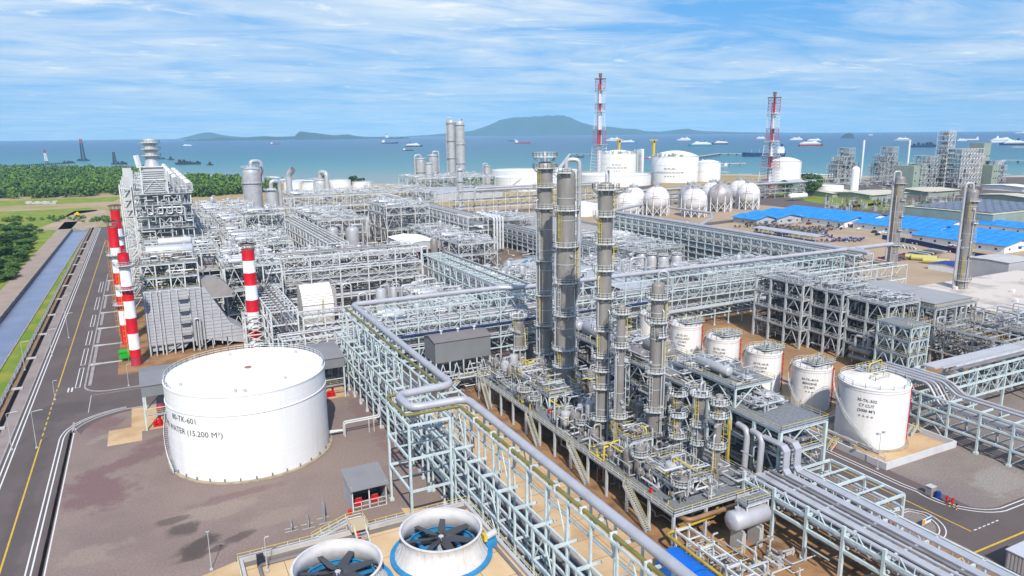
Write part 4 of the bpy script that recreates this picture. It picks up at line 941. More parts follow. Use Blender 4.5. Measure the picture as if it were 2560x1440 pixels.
def fan(x, y, z, label, rot, extra=0):
    root = thing('cooling_fan', label, 'fan', (x, y, z), None)
    r0, r1, rt, hh = 7.0, 5.7, 6.15, 4.1; prof = []
    for k in range(10):
        f = k / 9; prof.append((r0 + (r1 - r0) * (1 - (1 - f) ** 2.2) + (rt - r1) * max(0, (f - .65) / .35) ** 1.5, z + .3 + (hh - .3) * f))
    outer = prof; inner = [(r_ - .22, z_) for r_, z_ in reversed(prof)]
    fanw = MATS.get('fan_white') or mat('fan_white', (.66, .64, .63), .6, 0, 0, .5, (.56, .53, .52))
    m_ = MB().lathe(x, y, outer + [(rt + .12, z + hh + .02), (rt + .12, z + hh + .14), (rt - .22, z + hh + .14)] + inner, 64)
    m_.build('stack', fanw, root, smooth=True, ang=40)
    for k in range(32):
        t = 6.2832 * k / 32; mb = MB(); 
        for (ra, za), (rb, zb) in zip(outer[::3], outer[3::3]): mb.beam((x + (ra + .03) * math.cos(t), y + (ra + .03) * math.sin(t), za), (x + (rb + .03) * math.cos(t), y + (rb + .03) * math.sin(t), zb), .07)
        mb.build('rib', fanw, root)
    MB().lathe(x, y, [(7.75, z + .01), (7.75, z + .32), (6.95, z + .34), (6.95, z + .02)], 64).build('base_ring', bluep, root, smooth=True, ang=30)
    MB().cyl(x, y, z - .0, z + .06, 6.8, n=40).build('pit_shade_disc', dark, root)  # flat dark disc, its colour paints the shade of the shaft below the blades
    fr = MB(); 
    for s_ in (-2.6, 2.6): fr.beam((x + s_, y - 5.6, z + .9), (x + s_, y + 5.6, z + .9), .55, .5); fr.beam((x - 5.6, y + s_ * .55, z + .7), (x + 5.6, y + s_ * .55, z + .7), .5, .4)
    fr.beam((x - 5.9, y, z + 1.2), (x + .4, y, z + 1.2), .5, .5); fr.build('frame', bluep, root)
    MB().lathe(x, y, [(5.4, z + .5), (5.4, z + 1.5), (5.1, z + 1.5)], 40).build('inner_ring', bluep, root, smooth=True)
    MB().cyl(x, y, z + .8, z + 3.0, .55, .4).build('hub', steelg, root, smooth=True); MB().box(x - .8, y - .6, z + .8, x + .8, y + .6, z + 1.9).build('gearbox', steelg, root)
    for k in range(7):
        t = rot + 6.2832 * k / 7; c, s_ = math.cos(t), math.sin(t); b = MB(); zz = z + 2.85; vs = []
        for rr_, wd, tw in ((.75, .5, .28), (1.6, .62, .2), (5.15, .42, .06)):
            for e in (-1, 1): vs.append((x + rr_ * c - e * wd * s_, y + rr_ * s_ + e * wd * c, zz + e * tw))
        vs2 = [(a, b_, c_ - .1) for a, b_, c_ in vs]
        b.add(vs + vs2, [(0, 2, 3, 1), (2, 4, 5, 3), (6, 7, 9, 8), (8, 9, 11, 10), (0, 6, 8, 2), (2, 8, 10, 4), (1, 3, 9, 7), (3, 5, 11, 9), (4, 10, 11, 5), (0, 1, 7, 6)])
        b.beam((x + .3 * c, y + .3 * s_, zz), (x + .9 * c, y + .9 * s_, zz), .2); b.build('blade', mat('fan_blade', (.055, .055, .06), .5) if 'fan_blade' not in MATS else MATS['fan_blade'], root)
    return root
F1 = fan(34.6, 92.6, 7.5, 'open white cooling fan with grey blades, the one beside the pipe rack', .25)
F2 = fan(18.6, 91.0, 7.5, 'open white cooling fan with grey blades, partly cut by the lower picture edge', .05)
mo = thing('fan_motor', 'white motor with yellow guard at the rim of the fan beside the pipe rack', 'motor', (41.6, 91, 7.5)); MB().hcyl((41.2, 90.6, 9.6), (42.9, 91.2, 9.6), .55).build('body', pipew, mo, smooth=True); MB().box(40.6, 90, 9.1, 41.1, 91.2, 10.1).build('guard', yellow, mo); MB().box(41, 90.2, 7.5, 42.8, 91.6, 9.0).build('stand', bluep, mo)
def gx(name, px, py, z, label, cat, group=None): x, y = G(px, py, z); return thing(name, label, cat, (x, y, z), group), x, y
e_, x, y = gx('hose_box', 896, 1352, 7.6, 'red hose box on the fan deck beside the crossover steps', 'hose box'); MB().box(x - .4, y - .4, 7.5, x + .4, y + .4, 8.2).build('body', red, e_); MB().lathe(x, y, [(.42, 8.2), (.42, 8.9), (.1, 9.1)], 12).build('reel', red, e_, smooth=True)
e_, x, y = gx('cabinet', 652, 1412, 7.6, 'black cabinet with a blue mark on the fan deck parapet', 'cabinet'); MB().box(x - .5, y - .35, 7.5, x + .5, y + .35, 9.3).build('body', black, e_); MB().box(x - .1, y - .37, 8.4, x + .15, y - .36, 8.65).build('mark', blued, e_)
def lamp(px, py, h, label, z=0, twin=False, group=None, arm=1.6, ang=None, xy=None):
    x, y = xy or G(px, py, z); o = thing('lamp_post', label, 'lamp', (x, y, z), group)
    MB().box(x - .25, y - .25, z, x + .25, y + .25, z + .25).cyl(x, y, z, z + h, .085, .05, 8).build('pole', steelg, o, smooth=True)
    if twin:
        MB().beam((x - .9, y, z + h), (x + .9, y, z + h), .09).build('arm', steelg, o)
        for s_ in (-1, 1): MB().box(x + s_ * .9 - .3, y - .25, z + h - .05, x + s_ * .9 + .3, y + .25, z + h + .35).build('lamp_head', steelg, o)
    else:
        MB().tube(bend([(x, y, z + h - .1), (x, y, z + h + .3), (x + arm, y, z + h + .5)], .3, 3), .06, 6).build('arm', steelg, o, smooth=True); MB().box(x + arm - .1, y - .11, z + h + .42, x + arm + .45, y + .11, z + h + .52).build('lamp_head', steelg, o)
    return o
lamp(529, 1425, 6.5, 'slim grey lamp post standing on the tan strip in front of the dark wet gravel', arm=-.2)
lamp(668, 1428, 5, 'thin lamp pole rising behind the fan deck railing', 7.6, arm=.2)
for i, (px, py) in enumerate(((62, 925), (130, 890), (163, 795), (92, 1120), (30, 1125), (200, 700), (222, 640), (172, 845))):
    lamp(px, py, 8.5, 'tall thin lamp post beside the roadside trench', group='lamp posts along the roadside trench', arm=1.8)
lamp(2193, 1173, 8, 'twin headed lamp post at the corner of the white bund wall', twin=True)
lamp(322, 965, 6, 'thin lamp pole on the apron by the tank road corner', arm=.8); lamp(138, 1000, 5, 'short post lamp at the edge of the main road', arm=.6)
# grey shelter on legs
gs = house('big grey sheet shelter raised on steel legs beside the rack', 66, 82.6, 176.4, 184.8, 8.4, 14.2, 1.0, 'X', midgrey, roofbr, legs=1, nleg=4)
for k in range(3):
    MB().cyl(69.5 + k * 5, 180.6, 15.3, 16.2, .25).cyl(69.5 + k * 5, 180.6, 16.2, 16.5, .5, .1).build('roof_vent', steelw, gs, smooth=True)
mb = MB()
for i in range(4): mb.beam((66.2 + i * 4.05, 176.6, 1), (68.2 + i * 4.05, 176.6, 7.8), .2); mb.beam((70.2 + i * 4.05, 176.6, 1), (68.2 + i * 4.05, 176.6, 7.8), .2)
mb.beam((66, 176.6, 4.2), (82.6, 176.6, 4.2), .3); mb.build('lattice', steelw, gs)
mb = MB().box(72, 172.5, 3.9, 84, 176, 4.05); pf = mb.build('platform', grating, gs); guardrail_parts(gs, [(72, 172.5, 4.05), (84, 172.5, 4.05)], closed=False, par=pf); stair_flight(gs, (67.5, 173.4, 0), (72, 173.4, 4), 1)
for k, x in enumerate((69, 74, 79)): exchanger(x, 178, .2, 4.5, .8, 'Y', 'dull horizontal compressor drum under the grey raised shelter', 'drums under the grey shelter', piped)
clutter(66.5, 84, 172, 188, .2, 7, 90, 41)

# ------------------------------------------------------------------ column deck and the tall columns
dk = structure('long grey process deck edged by railings, carrying drums and the tall columns', 74.6, 96, 87, 167, [5.8], 3, 12, steelg, name='process_deck', cat='deck', post=.45, br=None, railm=[steelw, yellow])
for px0, y0 in ((1475, 112.7), (1655, 92.7)):
    stair_flight(dk, (73.8, y0, .05), (73.8, y0 + 7.2, 5.9), 1.0)
stair_flight(dk, (73.8, 158.5, .05), (73.8, 163, 5.9), 1.0); stair_flight(dk, (73.8, 133, .05), (73.8, 138, 5.9), 1.0)
def colx(px, py, z0, wd, topy, label, plats=(), seed=1, over=None, m_=clad, lad=True, name='distillation_column', zbase=None, seg=28, nozzles=3, stm=steelw, railm=None, group=None, skirt=True):
    x, y = G(px, py, z0); v = Vector((x, y, (z0 + 20) - CAMH)); r = wd / 2 * v.dot(CF) / FPX
    zt = zat(topy, x, y); pl = [(zat(p[0], x, y), p[1], p[2]) for p in plats]; zs = sorted([z0 + 1] + [p[0] for p in pl])
    ld = []
    if lad:
        for i, (za, zb) in enumerate(zip(zs[:-1], zs[1:])):
            if zb - za > 2: ld.append((za + .2, zb + .1, (205, 318)[i % 2]))
    return tower(label, x, y, r, z0, zt, pl, ld, m_, over=over, seed=seed, seg=seg, nozzles=nozzles, name=name, stm=stm, railm=railm, group=group)
FULL = (0, 360); FR = (150, 360); LF = (170, 285); RT = (240, 370)
c1 = colx(1362, 930, 5.8, 38, 403, 'tallest grey clad column, with a railed platform on its head', [(393, 0, 360), (421, 0, 360), (468, *LF), (520, *LF), (650, *LF), (735, *LF), (810, *LF), (880, *FR)], 1, over=(60, .3, 20))
c2 = colx(1412, 985, 5.8, 45, 423, 'tall grey clad column with wide ring platforms, second of the pair', [(432, 170, 260), (525, 180, 330), (615, 170, 345), (705, 170, 350), (785, 180, 345), (870, 120, 390), (912, 160, 345), (962, 200, 380)], 2, over=(330, .52, 30))
c3 = colx(1503, 1100, 5.8, 36, 455, 'tall slim grey column standing alone between the pair and the thin column', [(474, 0, 360), (540, *LF), (608, *LF), (674, *LF), (742, 120, 380), (822, *LF), (888, *LF), (922, 180, 330), (965, 170, 310), (1043, 170, 330)], 3, over=(40, .2, 10))
c4 = colx(1545, 1135, 5.8, 22, 760, 'thin grey column with a helical vent pipe beside the tall slim column', [(782, 0, 360), (865, 0, 360), (905, 300, 400), (1040, 160, 300)], 4)
c5 = colx(1632, 1110, 5.8, 32, 705, 'grey column with five ring platforms in front of the white solvent tanks', [(745, 0, 360), (803, 0, 360), (838, *RT), (927, 170, 290), (1023, 170, 270), (1085, 0, 360)], 5, over=(330, .2, 12))
c6 = colx(1297, 915, 5.8, 28, 798, 'short grey column with two platforms beside the tallest column', [(790, 0, 360), (870, 170, 360), (823, 100, 220)], 6, over=(20, .25, 12))
c7 = colx(1742, 1175, 5.8, 26, 985, 'short grey column under a square railed platform near the big deck corner', [(985, 0, 360), (1060, 170, 280), (1105, 180, 300)], 7, over=(20, .2, 14))
c8 = colx(1787, 1205, 5.8, 20, 985, 'slender grey column with stacked round platforms, nearest the grey deck', [(1008, 170, 380), (1040, 150, 380), (1115, 0, 360)], 8)
c9 = colx(1690, 1120, 5.8, 22, 1000, 'stubby grey vessel column ringed by three platforms beside the five-platform column', [(985, 150, 360), (1030, 150, 330), (1072, 150, 330)], 9)
c10 = colx(1690, 1170, 5.8, 18, 1035, 'small column with two curved platforms in front of the stubby vessel column', [(1038, 170, 360), (1090, 150, 360), (1130, 180, 350)], 10)
c11 = colx(1725, 1060, 5.8, 20, 915, 'column with a square top cage rising behind the short column', [(915, 0, 360), (950, 150, 330), (1000, 150, 330)], 11)
# helical vent beside the thin column
x, y = G(1530, 1120, 5.8); hx = [(x + .5 * math.cos(k * .8), y + .5 * math.sin(k * .8), 16 + k * .22) for k in range(95)]
tag(MB().tube(hx, .13, 6).build('spiral_line', cladb, smooth=True, loc=hx[0]), 'silver spiralled tube hanging between the slim and thin columns', 'tube')
rr = random.Random(5)
dpx = [(1240, 925, 15), (1258, 937, 16), (1275, 950, 15), (1296, 957, 17), (1330, 950, 19), (1350, 985, 18), (1370, 1002, 18), (1397, 1062, 19), (1416, 1072, 18), (1438, 1082, 25), (1470, 1060, 18), (1485, 1112, 24), (1452, 1035, 16), (1551, 1165, 16), (1574, 1184, 14), (1600, 1200, 16), (1622, 1212, 18), (1655, 1222, 18), (1640, 1150, 20), (1668, 1165, 18), (1700, 1225, 15), (1525, 1150, 18), (1560, 1130, 16), (1465, 985, 30), (1600, 1060, 26)]
dl = ['small steel drum with a flat lid standing on the grey process deck', 'slim steel pot on legs standing on the grey process deck']
for i, (px, py, wd) in enumerate(dpx):
    x, y = G(px, py, 6.1); v = Vector((x, y, 8 - CAMH)); r = wd / 2 * v.dot(CF) / FPX; k = i % 2
    drum(x, y, 6.1, r * (3.4 + rr.random() * 1.6), r, dl[k], 'drums on the process deck' if k == 0 else 'pots on the process deck', clad, plat=False)
for i in range(30):
    x, y = rr.uniform(76.5, 94), rr.uniform(90, 164); r = rr.uniform(.6, 1.25)
    if min(math.hypot(x - c.location.x, y - c.location.y) for c in (c1, c2, c3, c4, c5, c6, c7, c8, c9, c10, c11)) < 3.4: continue
    k = i % 2; drum(x, y, 6.1, r * rr.uniform(3.5, 6), r, dl[k], 'drums on the process deck' if k == 0 else 'pots on the process deck', [clad, cladl, clad][i % 3], plat=(i % 3 == 0))
for z, n, s_ in ((6.2, 300, 51), (6.2, 110, 52)): clutter(75.5, 95, 88, 166, z, z + (3.2 if s_ == 51 else 7), n, s_, [cladl, pipew, clad, steelg, yellow], .2)
clutter(76, 95, 89, 166, .3, 5, 200, 53, [piped, clad, piped, steeld, cladl], .22)
# raised platforms on the deck
for i, (x0, x1, y0, y1, z, lab) in enumerate(((79, 87.5, 137, 145, 9.6, 'railed upper platform on the deck beside the pair of tall columns'), (78, 86, 91, 100, 8.6, 'railed upper platform at the front corner of the grey deck'), (80, 85, 106.5, 110.5, 10.2, 'little railed platform on posts below the slim column'), (80, 89, 150, 157, 9.2, 'railed upper platform beside the tallest column'))):
    structure(lab, x0, x1, y0, y1, [z], 2, 2, steelw, name='platform', cat='platform', base=6.1)
    clutter(x0, x1, y0, y1, z + .3, z + 2.2, 34, 60 + i, [cladl, pipew, clad, steelg, yellow], .2)
def hydr(x, y, z, label, group=None, h=1.1): 
    o = thing('red_post', label, 'hydrant', (x, y, z), group); MB().cyl(x, y, z, z + h, .14, .14, 8).build('barrel', red, o, smooth=True); MB().box(x - .35, y - .12, z + h * .6, x + .35, y + .12, z + h).build('head', red, o); return o
for px, py, z in ((1502, 1195, .1), (1258, 985, .1), (1348, 1068, .1), (1373, 1035, 6.1), (1570, 1075, 6.1), (1700, 1205, 6.1), (1627, 1235, 6.1), (1450, 1045, 6.1), (1625, 1110, 6.1), (1585, 1160, 6.1)):
    x, y = G(px, py, z); hydr(x, y, z, 'small red fire box on a post at the process deck', 'red fire boxes round the process deck')
# ------------------------------------------------------------------ structures behind the columns
s1 = structure('pale blue steel tower with a big bare grey deck on top, railings round it', 100.5, 112.5, 88.6, 108, [5.5, 10.2, 15], 1, 3, steel, name='process_structure', post=.6)
s2 = structure('crowded steel structure with drums on its railed top behind the tall columns', 98.5, 113, 110, 172, [6, 11.5, 16.5], 2, 8, steelg, post=.45)
s3 = structure('narrow raised platform over the crowded structure, carrying a horizontal drum', 101.5, 111.5, 101.5, 121, [19.2], 1, 2, steel, base=15.1, name='platform', cat='platform')
clutter(103.5, 111.5, 97, 108, 15.3, 17.4, 80, 71, [cladl, pipew, cladb, steelg, pipel], .26)
clutter(101, 112, 89, 108, 1, 14, 150, 72, [piped, cladl, pipel, steelg, clad], .26); clutter(97.5, 113, 110, 172, .5, 16, 700, 73, [piped, clad, cladl, steeld, pipel], .3); clutter(99, 112.5, 110, 170, 16.8, 19, 190, 74, [cladl, pipew, cladb, steelg, pipel], .24)
clutter(102, 111, 102, 120, 19.5, 21, 46, 75, [cladl, pipew, cladb, steelg, pipel], .22)
for i, (x, y, z, l, r, ax, m_, lab) in enumerate(((101, 146, 16.8, 9, 1.9, 'Y', pipel, 'fat pale grey horizontal drum behind the pair of tall columns'), (100.5, 130, 16.8, 10, 1.25, 'Y', piped, 'long grey horizontal drum with bands behind the five-platform column'), (106, 127, 16.8, 9, 1.5, 'Y', clad, 'dull brown-grey drum lying in front of the white solvent tank'), (104, 106, 19.5, 9, 1.0, 'Y', cladl, 'silver drum lying on the narrow raised platform'), (100.8, 158, 16.8, 8, 1.3, 'Y', cladl, 'silver drum lying near the top of the crowded structure'))):
    exchanger(x, y, z, l, r, ax, lab, None, m_)
tag(house('grey gabled sheet shelter beside the fat drum, behind the slim column', 98.5, 104.5, 118, 124.5, 11.8, 16.5, .9, 'Y', sage, roofgrey, loc0=11.7), None, None)
# two tall hooped lines in front of the grey deck tower, flat trays on the rack below it
for i, y in enumerate((91.5, 95.2)):
    line('hooped_pipe', [(99.4, y + 3, 13.4), (99.0, y, 13.4), (98.6, y, 4.2), (99.6, y - 3, 3.6)], .62, pipel, 'fat pale pipe hanging like a hoop on the face of the blue deck tower', 1.6, 14, group='hooped pipes on the blue deck tower')
line('ochre_pipe', [(98.4, 99.4, 14), (97.6, 98.6, 14), (97.6, 98.6, 4), (84, 87, 3.5), (72.6, 86.4, 3.4), (72.4, 60, 3.4)], .28, pipey, 'ochre yellow pipe dropping beside the blue deck tower and crossing the yard', 1)
line('brown_pipe', [(96.6, 95, 5), (95.8, 86.5, 4.7), (77, 86.2, 4.7), (76.6, 90, 4.7)], .42, piper, 'brown pipe bent round the front corner of the grey deck', 1.6)
r14 = rack('low pale blue truss rack with flat cable trays, running out from the blue deck tower', 'Y', 18, 88, [(91.4, 9.7), (104.2, 8)], [5.6, 8], 7.0, lat=[(91.4, 6.9, 9.6, 'W'), (104.2, 5.6, 8, 'W')], post=.5, bw=.4, sub=1)
for i, (xa, xb, zz, up) in enumerate(((92.6, 93.4, 8.2, 0), (94.2, 95.7, 8.2, 0), (96.4, 96.9, 8.2, 0), (97.5, 98.2, 8.2, 0), (98.8, 100.3, 8.2, 1), (101.6, 103.2, 8.2, 1))):
    if up:
        yc = 86.2; pr = [(18, zz), (yc - .8, zz), (yc, zz + .8), (yc, 12.4), (yc + .8, 13.2), (92, 13.2), (92, 13.5), (yc + .6, 13.5), (yc - .3, 12.6), (yc - .3, zz + 1.0), (yc - 1, zz + .3), (18, zz + .3)]; o = MB().extr(pr, xa, xb, 'X')
        for k in range(5): o.box(xa - .5, yc, 8.8 + k * .9, xb + .4, yc + .2, 8.95 + k * .9)
    else: o = MB().box(xa, 18, zz, xb, 88.3, zz + .3)
    o = o.build('cable_tray', [pipel, cladl, pipel, piped, pipel, pipel][i], loc=(xa, 18, zz)); tag(o, 'broad tray rising up the face of the blue deck tower' if up else 'flat closed cable tray running along the truss rack', 'cable tray', 'rising trays' if up else 'cable trays on the truss rack')
line('insulated_pipe', [(93.2, 87.5, 6.6), (93.2, 14, 6.6)], .7, pipel, 'fat grey pipe slung under the cable trays of the truss rack')
pipes('Y', 20, 86, 94.4, 100.6, 7.2, 6, 'pipe hidden under the cable trays of the truss rack', 'pipes in the truss rack', .3, seed=31)
r15 = rack('short pale blue frame of crossing beams and pipes beside the truss rack', 'Y', 72.5, 88, [(105.4, 6.8), (114, 6.8)], [4.4, 6.8], 7.5, post=.4, bw=.4, sub=2)
pipes('Y', 72, 88, 105.6, 113.6, 4.5, 8, 'short pipe inside the low frame beside the truss rack', 'pipes in the low frame', .36, seed=32)
# drum on pedestal, pumps, blue covered machine in the front yard
hd = exchanger(82.2, 81.2, 3.4, 7.2, 1.75, 'X', 'pale grey horizontal drum on a concrete pedestal in the rusty yard', None, pipel)
MB().box(83.4, 79.9, 0, 84.3, 82.6, 3.6).build('pedestal', conc, hd); MB().box(87.4, 79.9, 0, 88.3, 82.6, 3.6).build('pedestal', conc, hd)
structure('small yellow railed platform sitting on top of the pale grey drum', 84.6, 89.4, 80.4, 82.4, [8.3], 1, 1, steelw, name='platform', cat='platform', base=7.2, post=.2)
sheet('slab', rect(79, 76, 92, 85), .03, rustc)
struct(MB().box(79, 76, 0, 79.2, 85, .5).box(79.2, 76, 0, 92, 76.2, .5), 'kerb', conc)
for i, (px, py) in enumerate(((1898, 1425), (1935, 1408))):
    x, y = G(px, py); p = thing('pump', 'white pump set with yellow coupling guard on its plinth', 'pump', (x, y, 0), 'white pump sets in the rusty yard')
    MB().box(x - .8, y - 1.6, 0, x + .8, y + 1.6, .6).build('plinth', conc, p); MB().hcyl((x, y - 1.1, 1.15), (x, y + .1, 1.15), .45).build('motor', pipew, p, smooth=True); MB().box(x - .3, y + .2, .6, x + .3, y + .7, 1.3).build('guard', yellow, p); MB().ball(x, y + 1.1, 1.1, .5).build('casing', pipew, p, smooth=True); MB().tube([(x, y + 1.1, 1.2), (x, y + 1.1, 3.6)], .16, 8).build('riser', pipew, p, smooth=True)
bt = thing('covered_machine', 'machine under a bright blue curved tarpaulin beside the service road', 'cover', (67.5, 66, 0))
for y0, y1 in ((75.8, 82.6), (67.5, 75.4)):
    MB().extr([(67.6, .6)] + [(70.3 + 2.7 * math.cos(R(a)), 2.0 + 1.6 * math.sin(R(a))) for a in range(180, -1, -15)] + [(73, .6)], y0, y1).build('tarpaulin', bluet, bt, smooth=True, ang=40)
clutter(74, 82, 60, 86, .3, 3.2, 42, 91, [cladl, pipew, clad, steelg, pipey], .18); clutter(83, 92, 60, 79, .3, 3, 16, 92, [cladl, pipew, clad, steelg, piped], .2)
clutter(92, 102, 30, 88, .3, 5, 36, 93, [piped, clad, piped, steeld, cladl], .3)
r16 = rack('low white pipe track carrying many valves between the blue cover and the drum', 'Y', 50, 86, [(74.4, 4.2), (77.2, 4.2)], [3.6], 6, steelw, sub=2)
# ------------------------------------------------------------------ white solvent tanks
BEN = [(147.6, 121.6, '30-TK-401A', ['BENZENE', '(731M\u00b3)'], 'white benzene tank lettered 30-TK-401A, next to the widest tank'), (146.2, 136.6, '30-TK-401B', ['BENZENE', '(731M\u00b3)'], 'white benzene tank lettered 30-TK-401B, between the toluene tank and 401A'), (145.9, 152, '30-TK-402', ['TOLUENE', '(731M\u00b3)'], 'white toluene tank lettered 30-TK-402, middle of the tank row'), (146.1, 168.3, '30-TK-301', ['C5 SOLVENT', '(731M\u00b3)'], 'white solvent tank lettered 30-TK-301'), (146.2, 184.4, '', [], 'white tank at the far end of the row, half hidden behind the grey column')]
def toprig(root, x, y, r, h, seed):
    rr = random.Random(seed); mb = MB(); mb.box(x - r * .55, y - r * .7, h + .55, x + r * .95, y + r * .3, h + .68); pl = mb.build('platform', grating, root)
    MB().rail([(x - r * .55, y - r * .7, h + .68), (x + r * .95, y - r * .7, h + .68), (x + r * .95, y + r * .3, h + .68), (x - r * .55, y + r * .3, h + .68)], sp=1.1, closed=True, t=.08).build('railing', [steelw, yellow], pl)
    mb = MB()
    for k in range(12): 
        px_, py_ = x + rr.uniform(-.5, .9) * r, y + rr.uniform(-.65, .25) * r; q = rr.uniform(.5, 1.6); mb.box(px_ - .14, py_ - .14, h + .6, px_ + .14, py_ + .14, h + .7 + q); mb.beam((px_, py_, h + .8 + q * .5), (px_ + rr.uniform(-1.5, 1.5), py_, h + .8 + q * .5), .16)
    mb.build('valve_gear', steelg, root)
def redriser(root, x, y, r, h, a):
    t = R(a); q = (x + (r + .35) * math.cos(t), y + (r + .35) * math.sin(t)); mb = MB().tube([(q[0], q[1], .3), (q[0], q[1], h)], .11, 8)
    k = 0
    while k < h - 1: mb.box(q[0] - .17, q[1] - .17, k + .8, q[0] + .17, q[1] + .17, k + 1.0); k += 1.4
    mb.build('foam_riser', red, root)
for i, (x, y, s_, l2, lab) in enumerate(BEN):
    o = tank(lab, x, y, 4.65, 11.2, 'cone', whitet, rise=.55, roofm=whiteo, stair=(205, 95), seg=56)
    MB().lathe(x, y, [(4.69, 10.3), (4.69, 10.36)], 56).build('red_band', redd, o)
    if s_: cyl_text(o, x, y, 4.65, 8.3, 215, [(s_, 1.0)] + [(q, 1.0) for q in l2] + [('\u25c6 \u25c6 \u25c6', .7)], .8, gap=1.3, bold=.008)
    toprig(o, x, y, 4.65, 11.5, 80 + i); redriser(o, x, y, 4.65, 11, 310); 
T3 = tank('widest white tank in the row, lettered C7 CUT, with a stair curling down its side', 143.9, 101.5, 7.45, 14.0, 'cone', whitet, rise=1.5, roofm=whiteo, stair=(226, 122), seg=72)
cyl_text(T3, 143.9, 101.5, 7.45, 11.0, 207, [('30-TK-302', 1.0), ('C7 CUT', 1.0), ('(2000 M\u00b3)', 1.0), ('\u25c6 \u25c6 \u25c6 \u25c6', .7)], .92, gap=1.3, bold=.01)
MB().lathe(143.9, 101.5, [(7.49, 13.1), (7.49, 13.16)], 72).build('red_band', redd, T3)
mb = MB(); mb.box(141, 99.2, 14.6, 145.5, 100.6, 14.75).beam((143.9, 101.5, 15.6), (143.2, 99.6, 14.7), .9, .1); mb.build('roof_walkway', grating, T3); MB().rail([(141, 99.2, 14.75), (145.5, 99.2, 14.75), (145.5, 100.6, 14.75), (141, 100.6, 14.75)], closed=True, sp=1.1, t=.08).build('railing', [steelw, yellow], T3)
toprig(T3, 146, 105.5, 4, 14.4, 90); redriser(T3, 143.9, 101.5, 7.45, 13.6, 318)
MB().tube(bend([(145, 104, 15.0), (145, 104, 16.8), (150.8, 105, 16.8), (150.8, 105, 14)], .8, 4), .14, 8).build('vent_pipe', yellow, T3, smooth=True)
bw = MB(); X0, X1, Y0, Y1 = 132.4, 156.2, 88.7, 200
bw.box(X0, Y0, 0, X0 + .4, Y1, 1.5).box(X0 + .4, Y0, 0, X1, Y0 + .4, 1.5).box(X1 - .4, Y0 + .4, 0, X1, 112, 1.5).box(X0 + .4, 111.6, 0, X1 - .4, 112, 1.5)
tag(bw.build('bund_wall', concb), 'low white concrete bund wall round the row of solvent tanks', 'wall'); sheet('bund_floor', rect(X0 + .3, Y0 + .3, X1 - .3, Y1), .03, conct)
for (x, y, d) in ((132.2, 101, -1), (154.5, 97.5, 1)):
    s_ = thing('bund_steps', 'small step-over stair with yellow rail on the bund wall by the widest tank' if d < 0 else 'small step-over stair with yellow rail inside the bund, beside the rack', 'steps', (x, y, 0)); stair_flight(s_, (x + d * 2.2, y, 0), (x + d * .3, y, 1.7), 1, [yellow, yellow]); stair_flight(s_, (x - d * 2.0, y, 0), (x - d * .1, y, 1.7), 1)
pipes('Y', 92, 190, 133.4, 137, 1.0, 5, 'pipe running inside the bund past the solvent tanks', 'pipes inside the bund', .26, seed=41)
pipes('Y', 114, 190, 152.5, 156, 1.2, 5, 'pipe behind the solvent tanks inside the bund', 'pipes behind the solvent tanks', .26, [pipel, red, pipew], seed=42)
for px, py, m_, lab in ((2325, 1238, 'cab', 'grey cabinet on the gravel corner beside the road'), (2344, 1245, 'blue', 'blue barrel beside the grey cabinet at the road corner'), (2366, 1258, 'red', 'red fire monitor beside the blue barrel'), (2372, 1266, 'bol', 'yellow and black bollard guarding the red fire monitor'), (2380, 1264, 'red2', 'red hydrant post between two striped bollards'), (2390, 1274, 'bol', 'yellow and black bollard at the end of the hydrant row')):
    x, y = G(px, py)
    if m_ == 'cab': o = thing('cabinet', lab, 'cabinet', (x, y, 0)); MB().box(x - .7, y - .6, .15, x + .7, y + .6, 1.9).build('body', mat('cabinet_grey', (.3, .27, .27), .5), o); MB().box(x - .8, y - .7, 1.9, x + .8, y + .7, 2).build('lid', conc, o)
    elif m_ == 'blue': o = thing('barrel', lab, 'barrel', (x, y, 0)); MB().cyl(x, y, 0, 1.3, .5, n=14).build('drum', blued, o, smooth=True); MB().cyl(x, y, 1.3, 1.36, .42).build('lid', blued, o)
    elif m_ == 'bol': o = thing('bollard', lab, 'bollard', (x, y, 0)); [MB().cyl(x, y, .3 * k, .3 * k + .3, .16, n=8).build('band', yellow if k % 2 == 0 else black, o) for k in range(4)]
    else: hydr(x, y, 0, lab, None, 1.5)
e_, x, y = gx('fire_box', 2084, 1122, 0, 'red fire box standing by the road in front of the bund wall', 'fire box'); MB().box(x - .4, y - .3, .2, x + .4, y + .3, 1.4).build('body', red, e_); MB().box(x - .1, y - .1, 0, x + .1, y + .1, .2).build('foot', redd, e_)
sg = thing('banner', 'small blue and white site banner with an orange logo on the kerb island', 'banner', (120.4, 75.5, 0)); x0, y0 = G(2305, 1318); x1, y1 = G(2326, 1308)
MB().extr([(0, 0)] * 0 or [(x0, .3), (x0 + .06, .3), (x0 + .06, 1.5), (x0, 1.5)], y0, y0 + .1); MB().beam((x0, y0, .9), (x1, y1, .9), .06, 1.1).build('board', shipw, sg); MB().beam((x0, y0 - .04, .9), (x0 + (x1 - x0) * .3, y0 + (y1 - y0) * .3 - .04, .9), .06, .9).build('logo', orange, sg); MB().beam((x0 + (x1 - x0) * .4, y0 + (y1 - y0) * .4 - .04, 1.1), (x1, y1 - .04, 1.1), .06, .35).build('lettering', shipv, sg)
for q in (x0, x1): MB().box(q - .05, y0 if q == x0 else y1, 0, q + .05, (y0 if q == x0 else y1) + .06, 1.5).build('post', steelg, sg)
